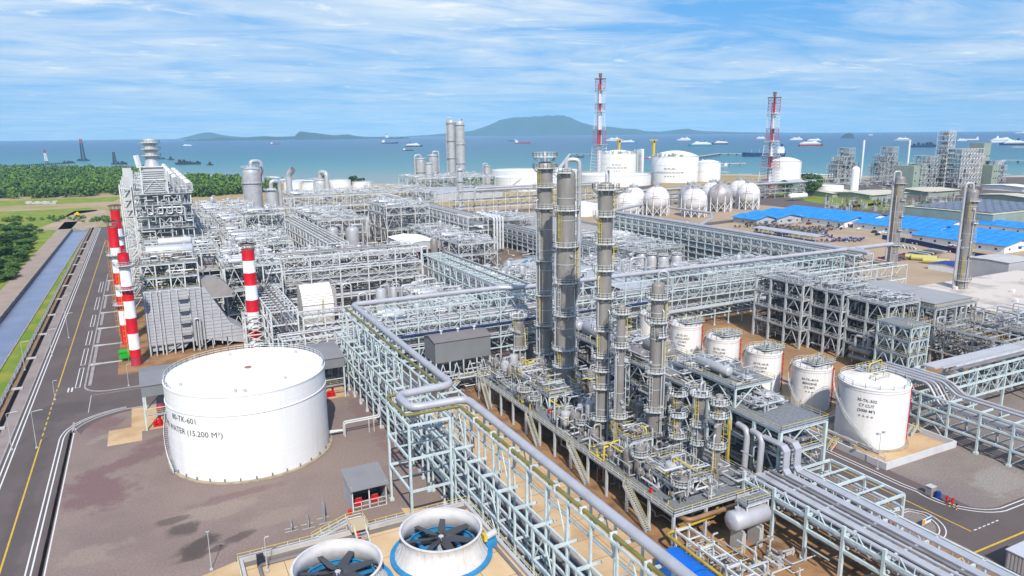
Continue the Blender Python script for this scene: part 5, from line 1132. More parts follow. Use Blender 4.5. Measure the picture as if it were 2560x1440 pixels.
rb = thing('barrier', 'red tube barrier bent over the stained kerb island', 'barrier', (112, 74, 0)); x, y = G(2225, 1318); MB().tube(bend([(x - 1, y + 1.4, 0), (x - 1, y + 1.4, .9), (x + 1, y - 1.4, .9), (x + 1, y - 1.4, 0)], .4, 4), .12, 8).build('rail', red, rb, smooth=True); MB().tube([(x - .9, y + 1.3, .45), (x + .9, y - 1.3, .45)], .07, 8).build('mid_rail', red, rb)
kt = thing('container', 'grey ribbed equipment container at the lower picture corner', 'container', (117.8, 50, 0)); mb = MB().box(118, 48, .3, 124, 57, 3.4)
for k in range(16): mb.box(118.1 + k * .38, 57, .4, 118.3 + k * .38, 57.1, 3.3); mb.box(117.9, 48.2 + k * .55, .4, 118, 48.5 + k * .55, 3.3)
mb.build('body', ltgrey, kt); MB().box(117.8, 47.8, 3.4, 124.2, 57.2, 3.55).build('roof', mat('container_roof', (.5, .51, .55), .5), kt)
for k in range(2): MB().tube(bend([(119.5 + k * 2, 47.9, 2.6), (119.5 + k * 2, 47, 2.6), (119.5 + k * 2, 47, .3)], .4, 4), .2, 8).build('hose', black, kt, smooth=True)

# ------------------------------------------------------------------ boiler house, striped stacks, furnaces
def stack(x, y, r, h, bands, label, plats=(), lat=None, ladz=None, top=True):
    root = thing('striped_stack', label, 'chimney', (x, y, 0), None); z = 0
    for i, (z1, m_) in enumerate(bands):
        MB().lathe(x, y, [(r, z), (r + .04, z + .1), (r, z + .2), (r, z1)], 26).build('band', {'r': red, 'w': white, 'f': redf}[m_], root, smooth=True, ang=30); z = z1
    if top:
        mb = MB().lathe(x, y, [(r * 1.02, h), (r * 1.02, h + .3)], 20)
        for k in range(8): t = k * .785; mb.beam((x + r * math.cos(t), y + r * math.sin(t), h), (x + r * math.cos(t), y + r * math.sin(t), h + 1.5), .14)
        mb.build('cap_posts', rustst, root); MB().lathe(x, y, [(r * 1.25, h + 1.5), (r * 1.45, h + 1.55), (r * 1.4, h + 1.95), (r * 1.1, h + 2)], 20).build('cap', rustst, root)
    for zp in plats: ring_platform(root, x, y, r, zp, 0, 360, wd=1.5)
    if ladz: 
        mb = MB(); ladder(mb, x - r - .35, y - .3, ladz[0], ladz[1], R(200)); mb.build('ladder', orange, root)
    return root
stack(-7.4, 244.4, 1.55, 35.2, [(3, 'f'), (5.2, 'r'), (10.3, 'w'), (15.2, 'r'), (20.6, 'w'), (23.4, 'r'), (25.2, 'f'), (31.2, 'w'), (33.6, 'f'), (35.2, 'r')], 'red and white chimney standing next to the green bin', (24.2, 31.6), ladz=(4, 30), top=False)
stack(-10.3, 271.7, 1.5, 40.3, [(7, 'r'), (12, 'w'), (17, 'r'), (21, 'w'), (25, 'r'), (33.5, 'w'), (40.3, 'r')], 'red and white chimney with a capped red top, second in the row', (14, 31), ladz=(3, 36))
stack(-10.0, 303, 1.6, 43.0, [(8, 'r'), (16, 'w'), (22, 'r'), (26, 'w'), (30, 'r'), (36.2, 'w'), (43, 'r')], 'red and white chimney furthest down the row, beside the furnace block', (33.5,), ladz=(3, 38))
s4 = stack(28.0, 243, 1.95, 33.6, [(4.5, 'w'), (7.2, 'r'), (13.2, 'w'), (17.2, 'r'), (22.1, 'w'), (26.2, 'r'), (30.2, 'w'), (33.6, 'r')], 'red and white chimney rising out of a white lattice frame behind the water tank', (), top=True)
mb = MB(); lz = [0, 3, 6, 9, 12.2]
for sx in (-3.1, 3.1):
    for sy in (-3.1, 3.1): mb.box(28 + sx - .25, 243 + sy - .25, 0, 28 + sx + .25, 243 + sy + .25, 12.6)
for za, zb in zip(lz[:-1], lz[1:]):
    for a, b in (((-3.1, -3.1), (3.1, -3.1)), ((3.1, -3.1), (3.1, 3.1)), ((3.1, 3.1), (-3.1, 3.1)), ((-3.1, 3.1), (-3.1, -3.1))):
        p, q = (28 + a[0], 243 + a[1]), (28 + b[0], 243 + b[1]); mb.beam((*p, za), (*q, zb), .22); mb.beam((*p, zb), (*q, za), .22); mb.beam((*p, zb), (*q, zb), .3)
mb.build('lattice', steelw, s4)
gb = thing('bin', 'bright green skip bin beside the foot of the striped chimney', 'bin', (-11.2, 251, 0)); MB().extr([(-11.9, 1.2), (-9.4, 1.2), (-9.2, 3.0), (-12.1, 3.0)], 249.4, 252).build('body', green, gb); MB().box(-12.3, 249.2, 3.0, -9.0, 252.2, 3.4).build('lid', green, gb); MB().box(-11.7, 249.6, 0, -11.4, 249.9, 1.2).box(-9.8, 249.6, 0, -9.5, 249.9, 1.2).build('foot', green, gb)
# boiler house
bh = thing('boiler_house', 'big ribbed pale grey boiler casing with a slanted end, behind the grey pump shelter', 'boiler', (-3.4, 252, 0))
bcas = mat('boiler_casing', (.47, .47, .52), .5, .05, .12, .3)
MB().box(-3.4, 252, 3.2, 13.6, 272, 21).build('casing', bcas, bh); MB().extr([(13.6, 3.2), (25.4, .6), (25.4, 5.4), (21.6, 8), (14.6, 21), (13.6, 21)], 252.4, 271).build('slanted_duct', bcas, bh)
MB().extr([(-2.6, 1.2), (7, 1.2), (9, 3.2), (-3.2, 3.2)], 253, 271).build('hopper', bcas, bh)
mb = MB()
for x in (-3.2, -1.4, 0.4, 1.4, 4.0, 6.2, 9.6, 11.4, 13.2): mb.box(x - .2, 251.4, 0, x + .2, 252, 21)
sm = MB()
for k in range(18): sm.box(-3.4, 251.93, 3.4 + k * 1.0, 13.6, 252, 3.48 + k * 1.0)
for k in range(14): 
    z = 3.2 + k * 1.2; x1 = 25.2 if z < 5.4 else (25.4 - (z - 5.4) * 1.46 if z < 8 else 21.6 - (z - 8) * .54); sm.box(13.6, 252.33, z, x1, 252.4, z + .08)
for x, zt in ((16, 17.5), (18.5, 13), (21.5, 7.5)): mb.box(x - .15, 252, 1.2, x + .15, 252.4, zt)
for k in range(10): mb.box(-3.65, 252 + k * 2, 3.2, -3.4, 252.2 + k * 2, 20)
for k in range(17): mb.box(-3.6, 252, 3.4 + k, -3.4, 272, 3.5 + k)
mb.build('stiffeners', steelg, bh); sm.build('panel_seams', midgrey, bh)
for z in (6, 10, 14, 18): 
    p_ = MB().box(6.4, 250.2, z, 9.4, 251.5, z + .12).build('platform', grating, bh); guardrail_parts(bh, [(6.4, 251.5, z + .12), (6.4, 250.2, z + .12), (9.4, 250.2, z + .12), (9.4, 251.5, z + .12)], closed=False, par=p_, sp=1.2)
MB().tube(bend([(10.6, 251, 2), (10.6, 251, 11), (12.2, 251, 11), (12.2, 251, 2)], .6, 3), .3, 8).build('loop_pipe', cladl, bh, smooth=True)
for i in range(6): mb = MB().box(-3 + i * 4.6, 252.4, 0, -2.7 + i * 4.6, 252.7, 3.4); mb.beam((-3 + i * 4.6, 252.5, .2), (1.4 + i * 4.6, 252.5, 3.2), .25) if i % 2 else None; mb.build('post', steelg, bh)
MB().box(-2.8, 256, .1, 24, 270, 3).build('shade_block', dark, bh)  # solid dark block, colour stands in for the shade under the casing
def duct(x, y, z, r, w_, label, ang=0):
    o = thing('duct_elbow', label, 'duct', (x, y, z)); prof = [(x + r * math.cos(R(a)), z + r * math.sin(R(a))) for a in range(0, 91, 10)] + [(x - r * .55, z + r), (x - r * .55, z)]
    MB().extr(prof, y, y + w_).build('body', mat('duct_taupe', (.32, .295, .29), .6, 0, .15, .3) if 'duct_taupe' not in MATS else MATS['duct_taupe'], o); MB().box(x - r * .6, y - .1, z - .3, x + r * 1.05, y + w_ + .1, z).build('flange', steelg, o)
    return o
duct(16.6, 253, 17, 6.5, 7, 'curved taupe exhaust duct over the slanted end of the boiler casing'); duct(16, 282, 19.5, 6.5, 7, 'second curved taupe exhaust duct, behind the first one')
bs = structure('railed steel frame on top of the boiler casing', -3.4, 13.2, 252, 268, [21.2, 25.2, 29.6], 4, 3, steelw, base=21, post=.4, name='boiler_platform', cat='platform')
clutter(-3, 13, 252, 267, 21.6, 33, 190, 101, [cladl, pipew, cladb, steelg, pipey], .28)
exchanger(-1, 262, 29.9, 13.5, 2.0, 'X', 'long bright steam drum lying across the top of the boiler frame', None, cladb); exchanger(3, 275, 31.5, 10, 1.5, 'X', 'shorter white drum behind the long bright steam drum', None, pipew)
for x, r_, h_, lab in ((5.2, 1.3, 5.5, 'wide grey silencer pipe with an open dark mouth'), (8.8, .75, 6.5, 'narrow grey silencer pipe beside the wide one')):
    o = thing('silencer', lab, 'vent', (x, 254, 25.4)); MB().lathe(x, 254.5, [(r_, 25.4), (r_, 25.4 + h_ * .75), (r_ * .9, 25.4 + h_)], 20).build('pipe', pipel, o, smooth=True); MB().cyl(x, 254.5, 25.4 + h_ - .5, 25.4 + h_ + .1, r_ * 1.12, r_ * 1.15).build('mouth', rustst, o)
# second boiler behind
b2 = structure('white steel frame full of grey ducts behind the boiler house', -2, 22, 277, 320, [8, 15, 22, 28.5], 4, 6, steelw, post=.45, fill=.3, deckm=gratl)
MB().box(0, 281, 4, 12, 318, 21).build('casing', bcas, b2); clutter(-2, 22, 276, 320, 1, 29, 420, 103, [cladl, pipew, cladb, steelg, piped], .35)
# furnaces
fcas = mat('furnace_casing', (.33, .335, .345), .6, .1, .2, .15); fup = mat('furnace_upper', (.55, .55, .56), .55, .05, .2, .2)
def furnace(y0, label, hood, mast, hz=0):
    root = thing('cracking_furnace', label, 'furnace', (4, y0, 0), 'row of cracking furnaces'); X0, X1, D = -8.4, 17.4, 25
    nx = 5; xs = [X0 + 5 + (X1 - X0 - 5) * i / nx for i in range(nx + 1)]; lv = [7, 12, 17, 22, 27, 32, 37, 41.5, 46]
    for i, x in enumerate(xs):
        for y in (y0, y0 + D): MB().box(x - .22, y - .22, 0, x + .22, y + .22, 46.5 if i else 44).build('post', steelw, root)
    for k, z in enumerate(lv):
        mb = MB(); mb.beam((xs[0], y0, z), (X1, y0, z), .32, .5); mb.beam((xs[0], y0 + D, z), (X1, y0 + D, z), .32, .5); mb.beam((X1, y0, z), (X1, y0 + D, z), .32, .5); mb.beam((xs[0], y0, z), (xs[0], y0 + D, z), .32, .5)
        for x in xs[1:-1]: mb.beam((x, y0, z), (x, y0 + D, z), .25, .4)
        mb.cur = 1; mb.box(xs[0] - .3, y0 - 1.0, z + .26, X1 + .8, y0 + 3.2, z + .34).box(X1 - 2.6, y0 + 3.2, z + .26, X1 + .8, y0 + D, z + .34)
        fl = mb.build('deck', [steelw, grating], root); guardrail_parts(root, [(xs[0] - .3, y0 - 1, z + .34), (X1 + .8, y0 - 1, z + .34), (X1 + .8, y0 + D, z + .34)], closed=False, par=fl, sp=2.2, ms=[steelw, steelw])
    mb = MB()
    for k, z in enumerate(lv[:-1]):
        i = (1, 2, 1, 3)[k % 4]; z2 = lv[k + 1]
        mb.beam((xs[i], y0 - .1, z), (xs[i + 1], y0 - .1, z2), .2); mb.beam((xs[i], y0 - .1, z2), (xs[i + 1], y0 - .1, z), .2)
        for j in range(3): mb.beam((X1, y0 + j * 8.3, z), (X1, y0 + j * 8.3 + 8, z2), .2)
    mb.build('lattice', steelw, root)
    MB().box(xs[0] + 1.5, y0 + 4, 6, X1 - 3.4, y0 + D - 1, 31).build('casing', fcas, root)
    MB().box(X1 - 3, y0 + 5, .5, X1 - .6, y0 + D - .5, 26).build('shade_block', dark, root)  # solid dark block painting in the shade inside the furnace flank
    MB().box(xs[0] + 2, y0 + 4, 31, X1 - 6, y0 + D - 2, 46.6).build('convection_box', fup, root)
    # left stair tower
    mb = MB()
    for x in (X0, X0 + 4):
        for y in (y0, y0 + 6): mb.box(x - .2, y - .2, 0, x + .2, y + .2, 50.5)
    for k in range(12):
        z = 4 + k * 4.1
        for y in (y0, y0 + 6): mb.beam((X0, y, z), (X0 + 4, y, z), .28)
        for x in (X0, X0 + 4): mb.beam((x, y0, z), (x, y0 + 6, z), .28)
        mb.beam((X0 + .5, y0 + .3, z - 4.1), (X0 + 3.5, y0 + .3, z), .5, .15); mb.beam((X0 + .5, y0 + 5.5, z), (X0 + 3.5, y0 + 5.5, z + 4.1 if k < 11 else z), .5, .15)
    mb.build('stair_tower', steelw, root)
    MB().box(X0 + 1.8, y0 + 1.2, 38, X0 + 5.0, y0 + 5.2, 57).build('lift_shaft', fup if hood else steelw, root) if hood else None
    if hood:
        for k in range(11): MB().box(.2, y0 + 2.2 - .1, 47 + k * .85, 8.2, y0 + 2.3, 47.2 + k * .85).build('louvre', steelw, root)
        MB().extr([(-.2, 46.6), (9.2, 46.6), (8.4, 57), (1.0, 57)], y0 + 2.6, y0 + D - 4).build('stack_box', fup, root)
        mb = MB(); 
        for x in (-.2, 9.2): mb.box(x - .25, y0 + 1.7, 46.4, x + .25, y0 + 2.2, 57.5)
        mb.beam((-.2, y0 + 2, 57.4), (9.2, y0 + 2, 57.4), .4); mb.beam((-.2, y0 + 2, 52), (9.2, y0 + 2, 52), .3); mb.beam((-.2, y0 + 2, 46.8), (4.5, y0 + 2, 52), .25); mb.beam((9.2, y0 + 2, 46.8), (4.5, y0 + 2, 52), .25); mb.build('stack_frame', steelw, root)
        ym = y0 + 10; MB().lathe(4.5, ym, [(3.1, 57), (2.5, 59), (2.3, 61), (2.3, 68), (2.0, 68.4)], 24).build('exhaust_stack', cladb, root, smooth=True)
        for z, r_ in ((61.5, 2.3), (64.2, 2.3), (66.8, 2.3)): ring_platform(root, 4.5, ym, r_, z, 0, 360, wd=1.5)
        MB().tube([(-.4, y0 + 4, 57), (-1.2, y0 + 4, 62)], 1.0, 4).build('damper', shipw, root)
    for k in range(4):
        x = xs[1] + k * 3.6; MB().tube(bend([(x, y0 - 1.6, 41), (x, y0 - 1.6, 38.4), (x + 2, y0 - 1.6, 38.4), (x + 2, y0 - 1.6, 42)], .5, 3), .3, 8).build('header_loop', cladb, root, smooth=True)
    MB().tube(bend([(5, y0 - 1.4, 40.8), (14.6, y0 - 1.4, 40.8), (14.6, y0 - 1.4, 35), (17, y0 - 1.4, 35)], .8, 4), .38, 8).build('header', cladb, root, smooth=True)
    for k in range(7):
        y = y0 + 2 + k * 3.4; MB().tube(bend([(X1 - 1.2, y, 42), (X1 - 1.2, y, 50.5), (X1 + 1.2, y, 50.5), (X1 + 1.2, y, 47)], .9, 4), .22, 6).build('gooseneck', cladb, root, smooth=True)
        MB().tube(bend([(X1 - 6, y, 46), (X1 - 6, y, 53), (X1 - 4, y, 53), (X1 - 4, y, 46)], .9, 4), .22, 6).build('gooseneck', cladb, root, smooth=True)
    clutter(xs[0], X1, y0 - .8, y0 + 4, 1, 46, 330, int(y0), [steelw, pipew, cladb, steelg, piped], .22)
    clutter(xs[0], X1 + 2, y0 + 4, y0 + D, 46.5, 50, 60, int(y0) + 1, [steelw, pipew, cladb, steelg, cladl], .2)
    return root
furnace(330, 'tall white cracking furnace at the head of the row, with a lidded exhaust stack', True, True)
furnace(362, 'white cracking furnace behind the first one in the row', False, False); furnace(394, 'white cracking furnace in the middle of the row', False, False); furnace(426, 'white cracking furnace near the far end of the row', False, False); furnace(458, 'white cracking furnace at the far end of the row', False, False)
rack('white pipe rack along the flank of the furnace row', 'Y', 330, 480, [(20.5, 30), (28, 22)], [8, 14, 20, 26, 30], 10, steelw, lat=[(28, 14, 20, 'X')], sub=1)
clutter(20.5, 29, 330, 480, 8, 30, 420, 120, [steelw, pipew, cladb, steelg, cladl], .35)
# ------------------------------------------------------------------ white middle plant
def wrack(label, ax, a0, a1, b0, b1, z, bay, X=True, n=8, levels=None, seed=0, m_=steelw, kb=2):
    lv = levels or [z * .3, z * .5, z * .75, z]; r_ = rack(label, ax, a0, a1, [(b0, z), (b1, z)], lv, bay, m_, lat=[(b0, lv[-2], z, 'X' if X else 'K'), (b0, lv[-3], lv[-2], 'X' if X else 'K'), (b1, lv[-2], z, 'K')] if len(lv) > 2 else (), kbr=kb, post=.45, bw=.36)
    for i, zz in enumerate(lv[:-1]): pipes(ax, a0, a1, b0 + .6, b1 - .6, zz, n, '', None, .4, seed=seed + i, single=False)
    pipes(ax, a0, a1, b0 + .6, b1 - .6, z, max(3, n // 2), '', None, .3, seed=seed + 9, single=False)
    return r_
wrack('white braced pipe rack with crossed diagonals, right behind the white filter house', 'X', 43.5, 100.5, 281, 291, 23.5, 11.4, True, 9, [6, 11.5, 17.5, 23.5], 201)
wrack('white pipe rack running away behind the crossed diagonal rack, beside two vessels', 'Y', 340, 470, 75, 85, 19, 8, False, 9, None, 202)
wrack('white high pipe rack with V bracing across the middle of the plant', 'X', 93, 182, 580, 592, 21, 11, True, 9, [8, 13, 21], 203)
wrack('white tall pipe rack seen along its many-celled flank', 'Y', 385, 570, 167, 180, 21, 7, False, 10, [4, 7, 10, 13, 16, 21], 204)
wrack('pale blue rack leading to the corner of the fat pipe, with a ladder-like open top', 'Y', 205, 292, 105, 116, 18.5, 6, False, 9, [5, 9, 13.5, 18.5], 205, steel)
wrack('grey rack in front of the lattice framed chimney', 'X', 31, 50, 206.5, 214, 12, 6.3, True, 6, [4, 8, 12], 206)
wrack('white rack running away from the lattice framed chimney', 'Y', 222, 330, 30.5, 38.5, 17, 7.7, False, 8, None, 207)
wrack('white rack joining the white filter house to the blue rack corner', 'X', 40, 60, 222, 231, 14, 6.6, True, 6, [5, 9.5, 14], 208)
wrack('far rack at the sea side carrying two fat grey lines', 'X', 232, 372, 560, 574, 20, 12, True, 8, [7, 13, 20], 209)
r3 = wrack('long grey-blue many-tiered pipe rack bordering the builders yard', 'Y', 192, 372, 252, 263, 20, 6.2, False, 11, [4.5, 7.5, 10.5, 13.5, 16.8, 20], 210, steel, 1)
wrack('short grey rack beside the concrete basin', 'Y', 300, 405, 196, 204, 13, 6.5, False, 8, None, 211, steelg)
wrack('grey rack behind the round tanks and spheres', 'X', 372, 640, 545, 556, 14, 14, True, 7, [5, 9, 14], 212, steelg)
line('insulated_pipe', [(257.5, 190, 21), (257.5, 372, 21), (300, 395, 21)], .95, pipel, 'fat grey pipe along the top of the long many-tiered rack by the yard', 2)
line('olive_pipe', [(259.8, 192, 20.7), (259.8, 370, 20.7)], .4, pipeg, 'olive pipe beside the fat grey pipe on the many-tiered rack')
line('insulated_pipe', [(286, 200, 21), (262, 200, 21), (262, 196, 21)], .9, pipel, 'short fat grey pipe at the corner where the two long racks meet')
line('insulated_pipe', [(258, 300, 21.5), (262, 308, 14), (330, 360, 13), (352, 385, 13), (352, 430, 13)], .8, pipel, 'grey pipe branching off the many-tiered rack toward the spheres', 3)
line('insulated_pipe', [(235, 561, 21.5), (330, 563, 21.5), (372, 563, 21.5)], .9, pipel, 'fat grey line on the far rack at the sea side'); line('insulated_pipe', [(248, 556, 12), (248, 556, 24), (300, 556, 24), (372, 556, 24)], .9, pipel, 'second fat grey line with a drop leg on the far rack', 3)
line('insulated_pipe', [(380, 543, 15.5), (640, 543, 15.5)], 1.0, pipel, 'grey line on the rack behind the spheres')
for i in range(4): line('vertical_pipe', [(181.5 + i * 1.9, 380, 2), (181.5 + i * 1.9, 380, 20.5), (181.5 + i * 1.9, 400, 20.5)], .6, steelw, 'tall white pipe bundle standing at the near end of the many-celled rack', 1, 8, group='white pipes at the end of the many-celled rack')
# filter house, sheds, basins
fh = thing('filter_house', 'white air inlet house with sloping ribbed top and yellow ladder', 'filter house', (52, 247, 0)); x, y = G(798, 820)
MB().extr([(y - 4, 5.5), (y + 6, 5.5), (y + 6, 15.5), (y + 1.5, 16.5), (y - 2, 14), (y - 4, 10)], x - 6, x + 5, 'X').build('body', whitet, fh)
for k in range(5): MB().extr([(y - 4.3 + k * .42, 9.8 + k * .85), (y - 3.7 + k * .42, 9.8 + k * .85), (y - 3.7 + k * .42, 10.0 + k * .85), (y - 4.3 + k * .42, 10.0 + k * .85)], x - 6.2, x + 5.2, 'X').build('hood', whitet, fh)
MB().box(x + 5, y - 3.5, 6, x + 6.2, y + 5.5, 15).build('louvre', steeld, fh); MB().box(x - 6, y - 4, 0, x + 5, y + 6, 5.4).build('base', steeld, fh)
mb = MB(); ladder(mb, x + 1, y - 4.4, 0, 12, R(270)); mb.build('ladder', yellow, fh)
house('white and grey gabled compressor shelter in the middle of the plant', 121.4, 140.4, 362.6, 395, 8.6, 12, 1.2, 'Y', ltgrey, white, legs=1, nleg=3, legm=redd)
gt = tank('wide grey domed tank with blue fittings on its roof, behind the tallest column', 161.8, 298.8, 13, 7.6, 'dome', ltgrey, rise=2.6, roofm=mat('dull_roof', (.45, .43, .42), .6, 0, .15, .1), stair=(170, 205), seg=60)
mb = MB()
for k in range(9): mb.box(156 + k * 1.1, 294 + (k % 3), 9.3, 156.6 + k * 1.1, 294.6 + (k % 3), 10.6)
mb.beam((155, 295, 9.8), (166, 296, 9.8), .3); mb.build('roof_fittings', bluep, gt)
house('low pale grey gabled hall behind the pair of columns', 160.5, 179, 218, 266, 0, 10.2, 1.3, 'Y', midgrey, cladl)
sil = None
for i, (px, py) in enumerate(((1577, 676), (1603, 680), (1629, 685), (1657, 688), (1690, 684))):
    x, y = G(px, py)
    o = thing('silo', ('grey upright silo with a railed top, end of the row of five nearest the columns', 'grey silo, second in the row of five behind the slim column', 'grey silo, middle one of the five', 'grey silo, fourth in the row of five', 'grey silo, last in the row of five beside the long rack')[i], 'silo', (x, y, 0), 'five grey silos')
    MB().lathe(x, y, [(2.7, 0), (2.7, 8.6), (2.3, 9.4), (1.2, 9.9), (.01, 10)], 26).build('shell', cladl, o, smooth=True, ang=30); ring_platform(o, x, y, 1.6, 10.1, 0, 360, wd=1.3)
    MB().tube([(x - 2.9, y, 6), (x - 3.4, y, 6)], .4, 8).build('manhole', cladl, o)
bs_ = MB(); X0, Y0, X1, Y1 = 205, 372, 262, 470
bs_.box(X0, Y0, 0, X1, Y0 + 1, 11).box(X0, Y1 - 1, 0, X1, Y1, 11).box(X0, Y0 + 1, 0, X0 + 1, Y1 - 1, 11).box(X1 - 1, Y0 + 1, 0, X1, Y1 - 1, 11).box(X0 + 1, Y0 + 1, 0, X1 - 1, Y1 - 1, 9.5)
for k in range(8): bs_.box(X0 + k * 7.6, Y0 - .5, 0, X0 + .8 + k * 7.6, Y0, 11)
for k in range(12): bs_.box(X0 - .5, Y0 + k * 8.4, 0, X0, Y0 + .9 + k * 8.4, 11)
tag(bs_.build('concrete_basin', mat('basin_concrete', (.38, .37, .35), .85, 0, .2, .1)), 'large rectangular grey concrete basin with ribbed walls behind the columns', 'basin')
tank('white round tank with a zigzag stair behind the slim column', 246, 345, 9, 11.5, 'cone', whitet, stair=(180, 300), girders=(6, 9))
tank('small white dome tank beside the concrete basin', 204, 305, 5, 6, 'dome', white, rise=1.6, rail=False)
o = drum(186, 413, 0, 13, 4.0, 'white upright vessel standing alone beside the concrete basin', None, white, top=False, legs=False); o = drum(109, 425, 0, 15.5, 3.9, 'grey upright vessel beside the white shelter, with a bent white pipe', None, cladl, legs=False); drum(101, 441, 0, 14, 3.4, 'shorter grey vessel behind the upright vessel', None, cladl, legs=False); drum(134, 478, 0, 15, 3.6, 'grey vessel half hidden behind the white rack', None, cladl, legs=False); drum(61, 421, 0, 15, 3.6, 'dull brown-grey vessel standing at the foot of the white column', None, clad, legs=False)
for i in range(3): exchanger(205 + i * 5.5, 352 + i * 2.4, .5, 6, 1.7, 'Y', 'white horizontal drum lying near the concrete basin', 'three white drums near the basin', white)
house('low grey flat shed beside the three white drums', 176, 196, 322, 334, 0, 5, .4, 'X', ltgrey, roofgrey)
# mid plant columns
def col0(x, y, wd, z1, label, plats=(), over=None, m_=cladl, seed=1, name='distillation_column'): return tower(label, x, y, wd / 2, .3, z1, plats, [(2, z1 * .5, 215), (z1 * .5, z1 - 1, 300)], m_, over=over, seed=seed, name=name, seg=24)
col0(82, 640, 15, 43, 'very fat pale grey column with a white gooseneck pipe over its head', [(43.2, 0, 360), (30, 0, 360)], (20, 1.6, 30), cladl, 21)
col0(68, 449, 7, 38.5, 'white column with a big hooked pipe beside the fat grey column', [(37.5, 150, 300), (20, 0, 360), (28, 150, 300)], (10, 1.3, 4), cladb, 22)
o = thing('vent_stack', 'bent white vent stack with a dark mouth behind the white column', 'vent', (110, 640, 0)); MB().tube(bend([(112, 640, 0), (112, 640, 36), (115, 636, 40)], 4, 5), 2.6, 12).build('pipe', cladb, o, smooth=True); MB().tube([(114.8, 636.2, 39.9), (115.3, 635.6, 40.4)], 2.3, 12).build('mouth', rustst, o)
col0(172, 795, 15, 22, 'white vessel with a tall bent pipe near the shore', [(22, 0, 360)], (300, 2.4, 4), cladb, 23)
col0(328, 800, 8.6, 84, 'very tall grey column, shoulder of a close pair by the sea', [(80, 0, 360), (60, 150, 300), (40, 150, 300)], (150, .7, 20), cladl, 24); col0(337.5, 796, 11, 83, 'very tall broad grey column, front one of the close pair by the sea', [(78, 0, 360), (56, 200, 380), (34, 200, 380)], (40, .7, 55), cladl, 25)
col0(322, 890, 13, 38, 'grey column with a hooked pipe left of the tall pair', [(37, 0, 360), (20, 150, 300)], (180, 1.2, 6), cladl, 26); col0(288, 770, 8, 37, 'slim white column between two hooked columns', [(36, 0, 360), (24, 0, 360)], None, cladb, 27); col0(335, 880, 12, 43, 'grey column with hooked pipe next to the tall pair', [(41, 0, 360), (20, 0, 360)], (350, 1, 6), cladl, 28)
col0(258, 611, 5.4, 38, 'thin white column with small platforms below the tall pair', [(36, 0, 360), (26, 150, 330), (16, 150, 330)], (200, .5, 5), cladb, 29); col0(369, 790, 8, 31, 'lone short grey column between the tall pair and the white tanks', [(30, 150, 300)], (180, .7, 4), cladl, 30)
# filler process blocks
def block(label, x0, x1, y0, y1, lv, nx, ny, seed, n, m_=steelw, nd=4):
    lv = [z * 1.18 for z in lv]; n = int(n * 1.25)
    structure(label, x0, x1, y0, y1, lv, nx, ny, m_, post=.42, br='X' if seed % 2 else 'K', rails=True, fill=.3, deckm=gratl, railm=[steelw, steelw])
    clutter(x0, x1, y0, y1, .5, lv[-1] + .2, n, seed, [piped, cladl, steelg, steeld, clad], .36); clutter(x0, x1, y0, y1, lv[-1] + .3, lv[-1] + 2.6, n // 2, seed + 900, [cladb, pipew, steelw, steelg, pipew], .3)  # darker pipes inside, paler on top: shade between the members put into colour
    rr = random.Random(seed)
    for i in range(nd * 2):
        x, y = rr.uniform(x0 + 2, x1 - 2), rr.uniform(y0 + 2, y1 - 2)
        if i % 2: drum(x, y, lv[-1] + .3, rr.uniform(3, 5), rr.uniform(.8, 1.4), 'silver drum standing on top of a white process frame', 'drums on the white process frames', cladb, legs=True)
        else: exchanger(x0 + 2, y, lv[-1] + .3, min(x1 - x0 - 4, rr.uniform(5, 9)), rr.uniform(.7, 1.2), 'X', 'silver exchanger lying on top of a white process frame', 'exchangers on the white process frames', cladb)
block('grey process frame between the filter house and the open topped rack', 84, 101, 222, 258, [5, 8.5], 3, 6, 302, 300, steelg)
block('white process frame between the furnaces and the fat grey column', 34, 60, 345, 400, [6, 12, 17], 3, 6, 303, 380)
block('tall white frame between the furnace flank and the lattice framed chimney', 22, 41, 262, 300, [7, 14, 21], 3, 5, 318, 340, nd=5); block('tall white braced frame packed with pipes beside the hooked white column', 46, 66, 398, 412, [8, 16, 24], 3, 2, 319, 240)
block('white process frame at the foot of the hooked white column', 36, 64, 415, 480, [7, 13, 18], 3, 6, 304, 300)
block('white process frame behind the grey upright vessel', 92, 122, 440, 520, [8, 15], 4, 6, 305, 330)
block('white framed cube with clear cross bracing near the many-celled rack', 132, 160, 430, 470, [9, 17, 21], 3, 3, 306, 260)
block('white pipe-filled frame beside the white gabled shelter', 142, 164, 340, 420, [6, 11], 3, 6, 307, 330)
block('brown-grey equipment frame next to the concrete basin', 198, 226, 412, 450, [6, 12], 3, 3, 308, 260, steeld)
block('white frame behind the crossed rack, beside the white gabled shelter', 50, 112, 312, 332, [7, 14], 6, 2, 309, 340)
block('pipe-filled white frame beyond the V braced rack', 110, 240, 610, 680, [8, 16], 8, 4, 310, 420)
block('white frame left of the fat grey column', 34, 70, 520, 600, [8, 16], 3, 5, 311, 260)
block('grey frame around the foot of the tall pair of columns', 262, 356, 740, 800, [9, 18], 6, 4, 312, 320)
block('low grey equipment frame beside the grey domed tank', 122, 150, 250, 282, [5, 9], 3, 3, 313, 260, steelg)
block('grey equipment frame between the silos and the cross rack', 196, 246, 212, 245, [5.5, 10], 6, 3, 314, 360, steelg)
block('grey equipment frame in front of the silos', 182, 204, 250, 300, [6], 3, 5, 315, 260, steelg)
block('white frame just behind the corner of the fat pipe', 62, 100, 208, 226, [5, 9], 5, 2, 316, 260, steelw)
block('pipe frame inside the bend of the many-tiered rack', 215, 248, 290, 360, [5, 9], 3, 6, 317, 320, steelg)
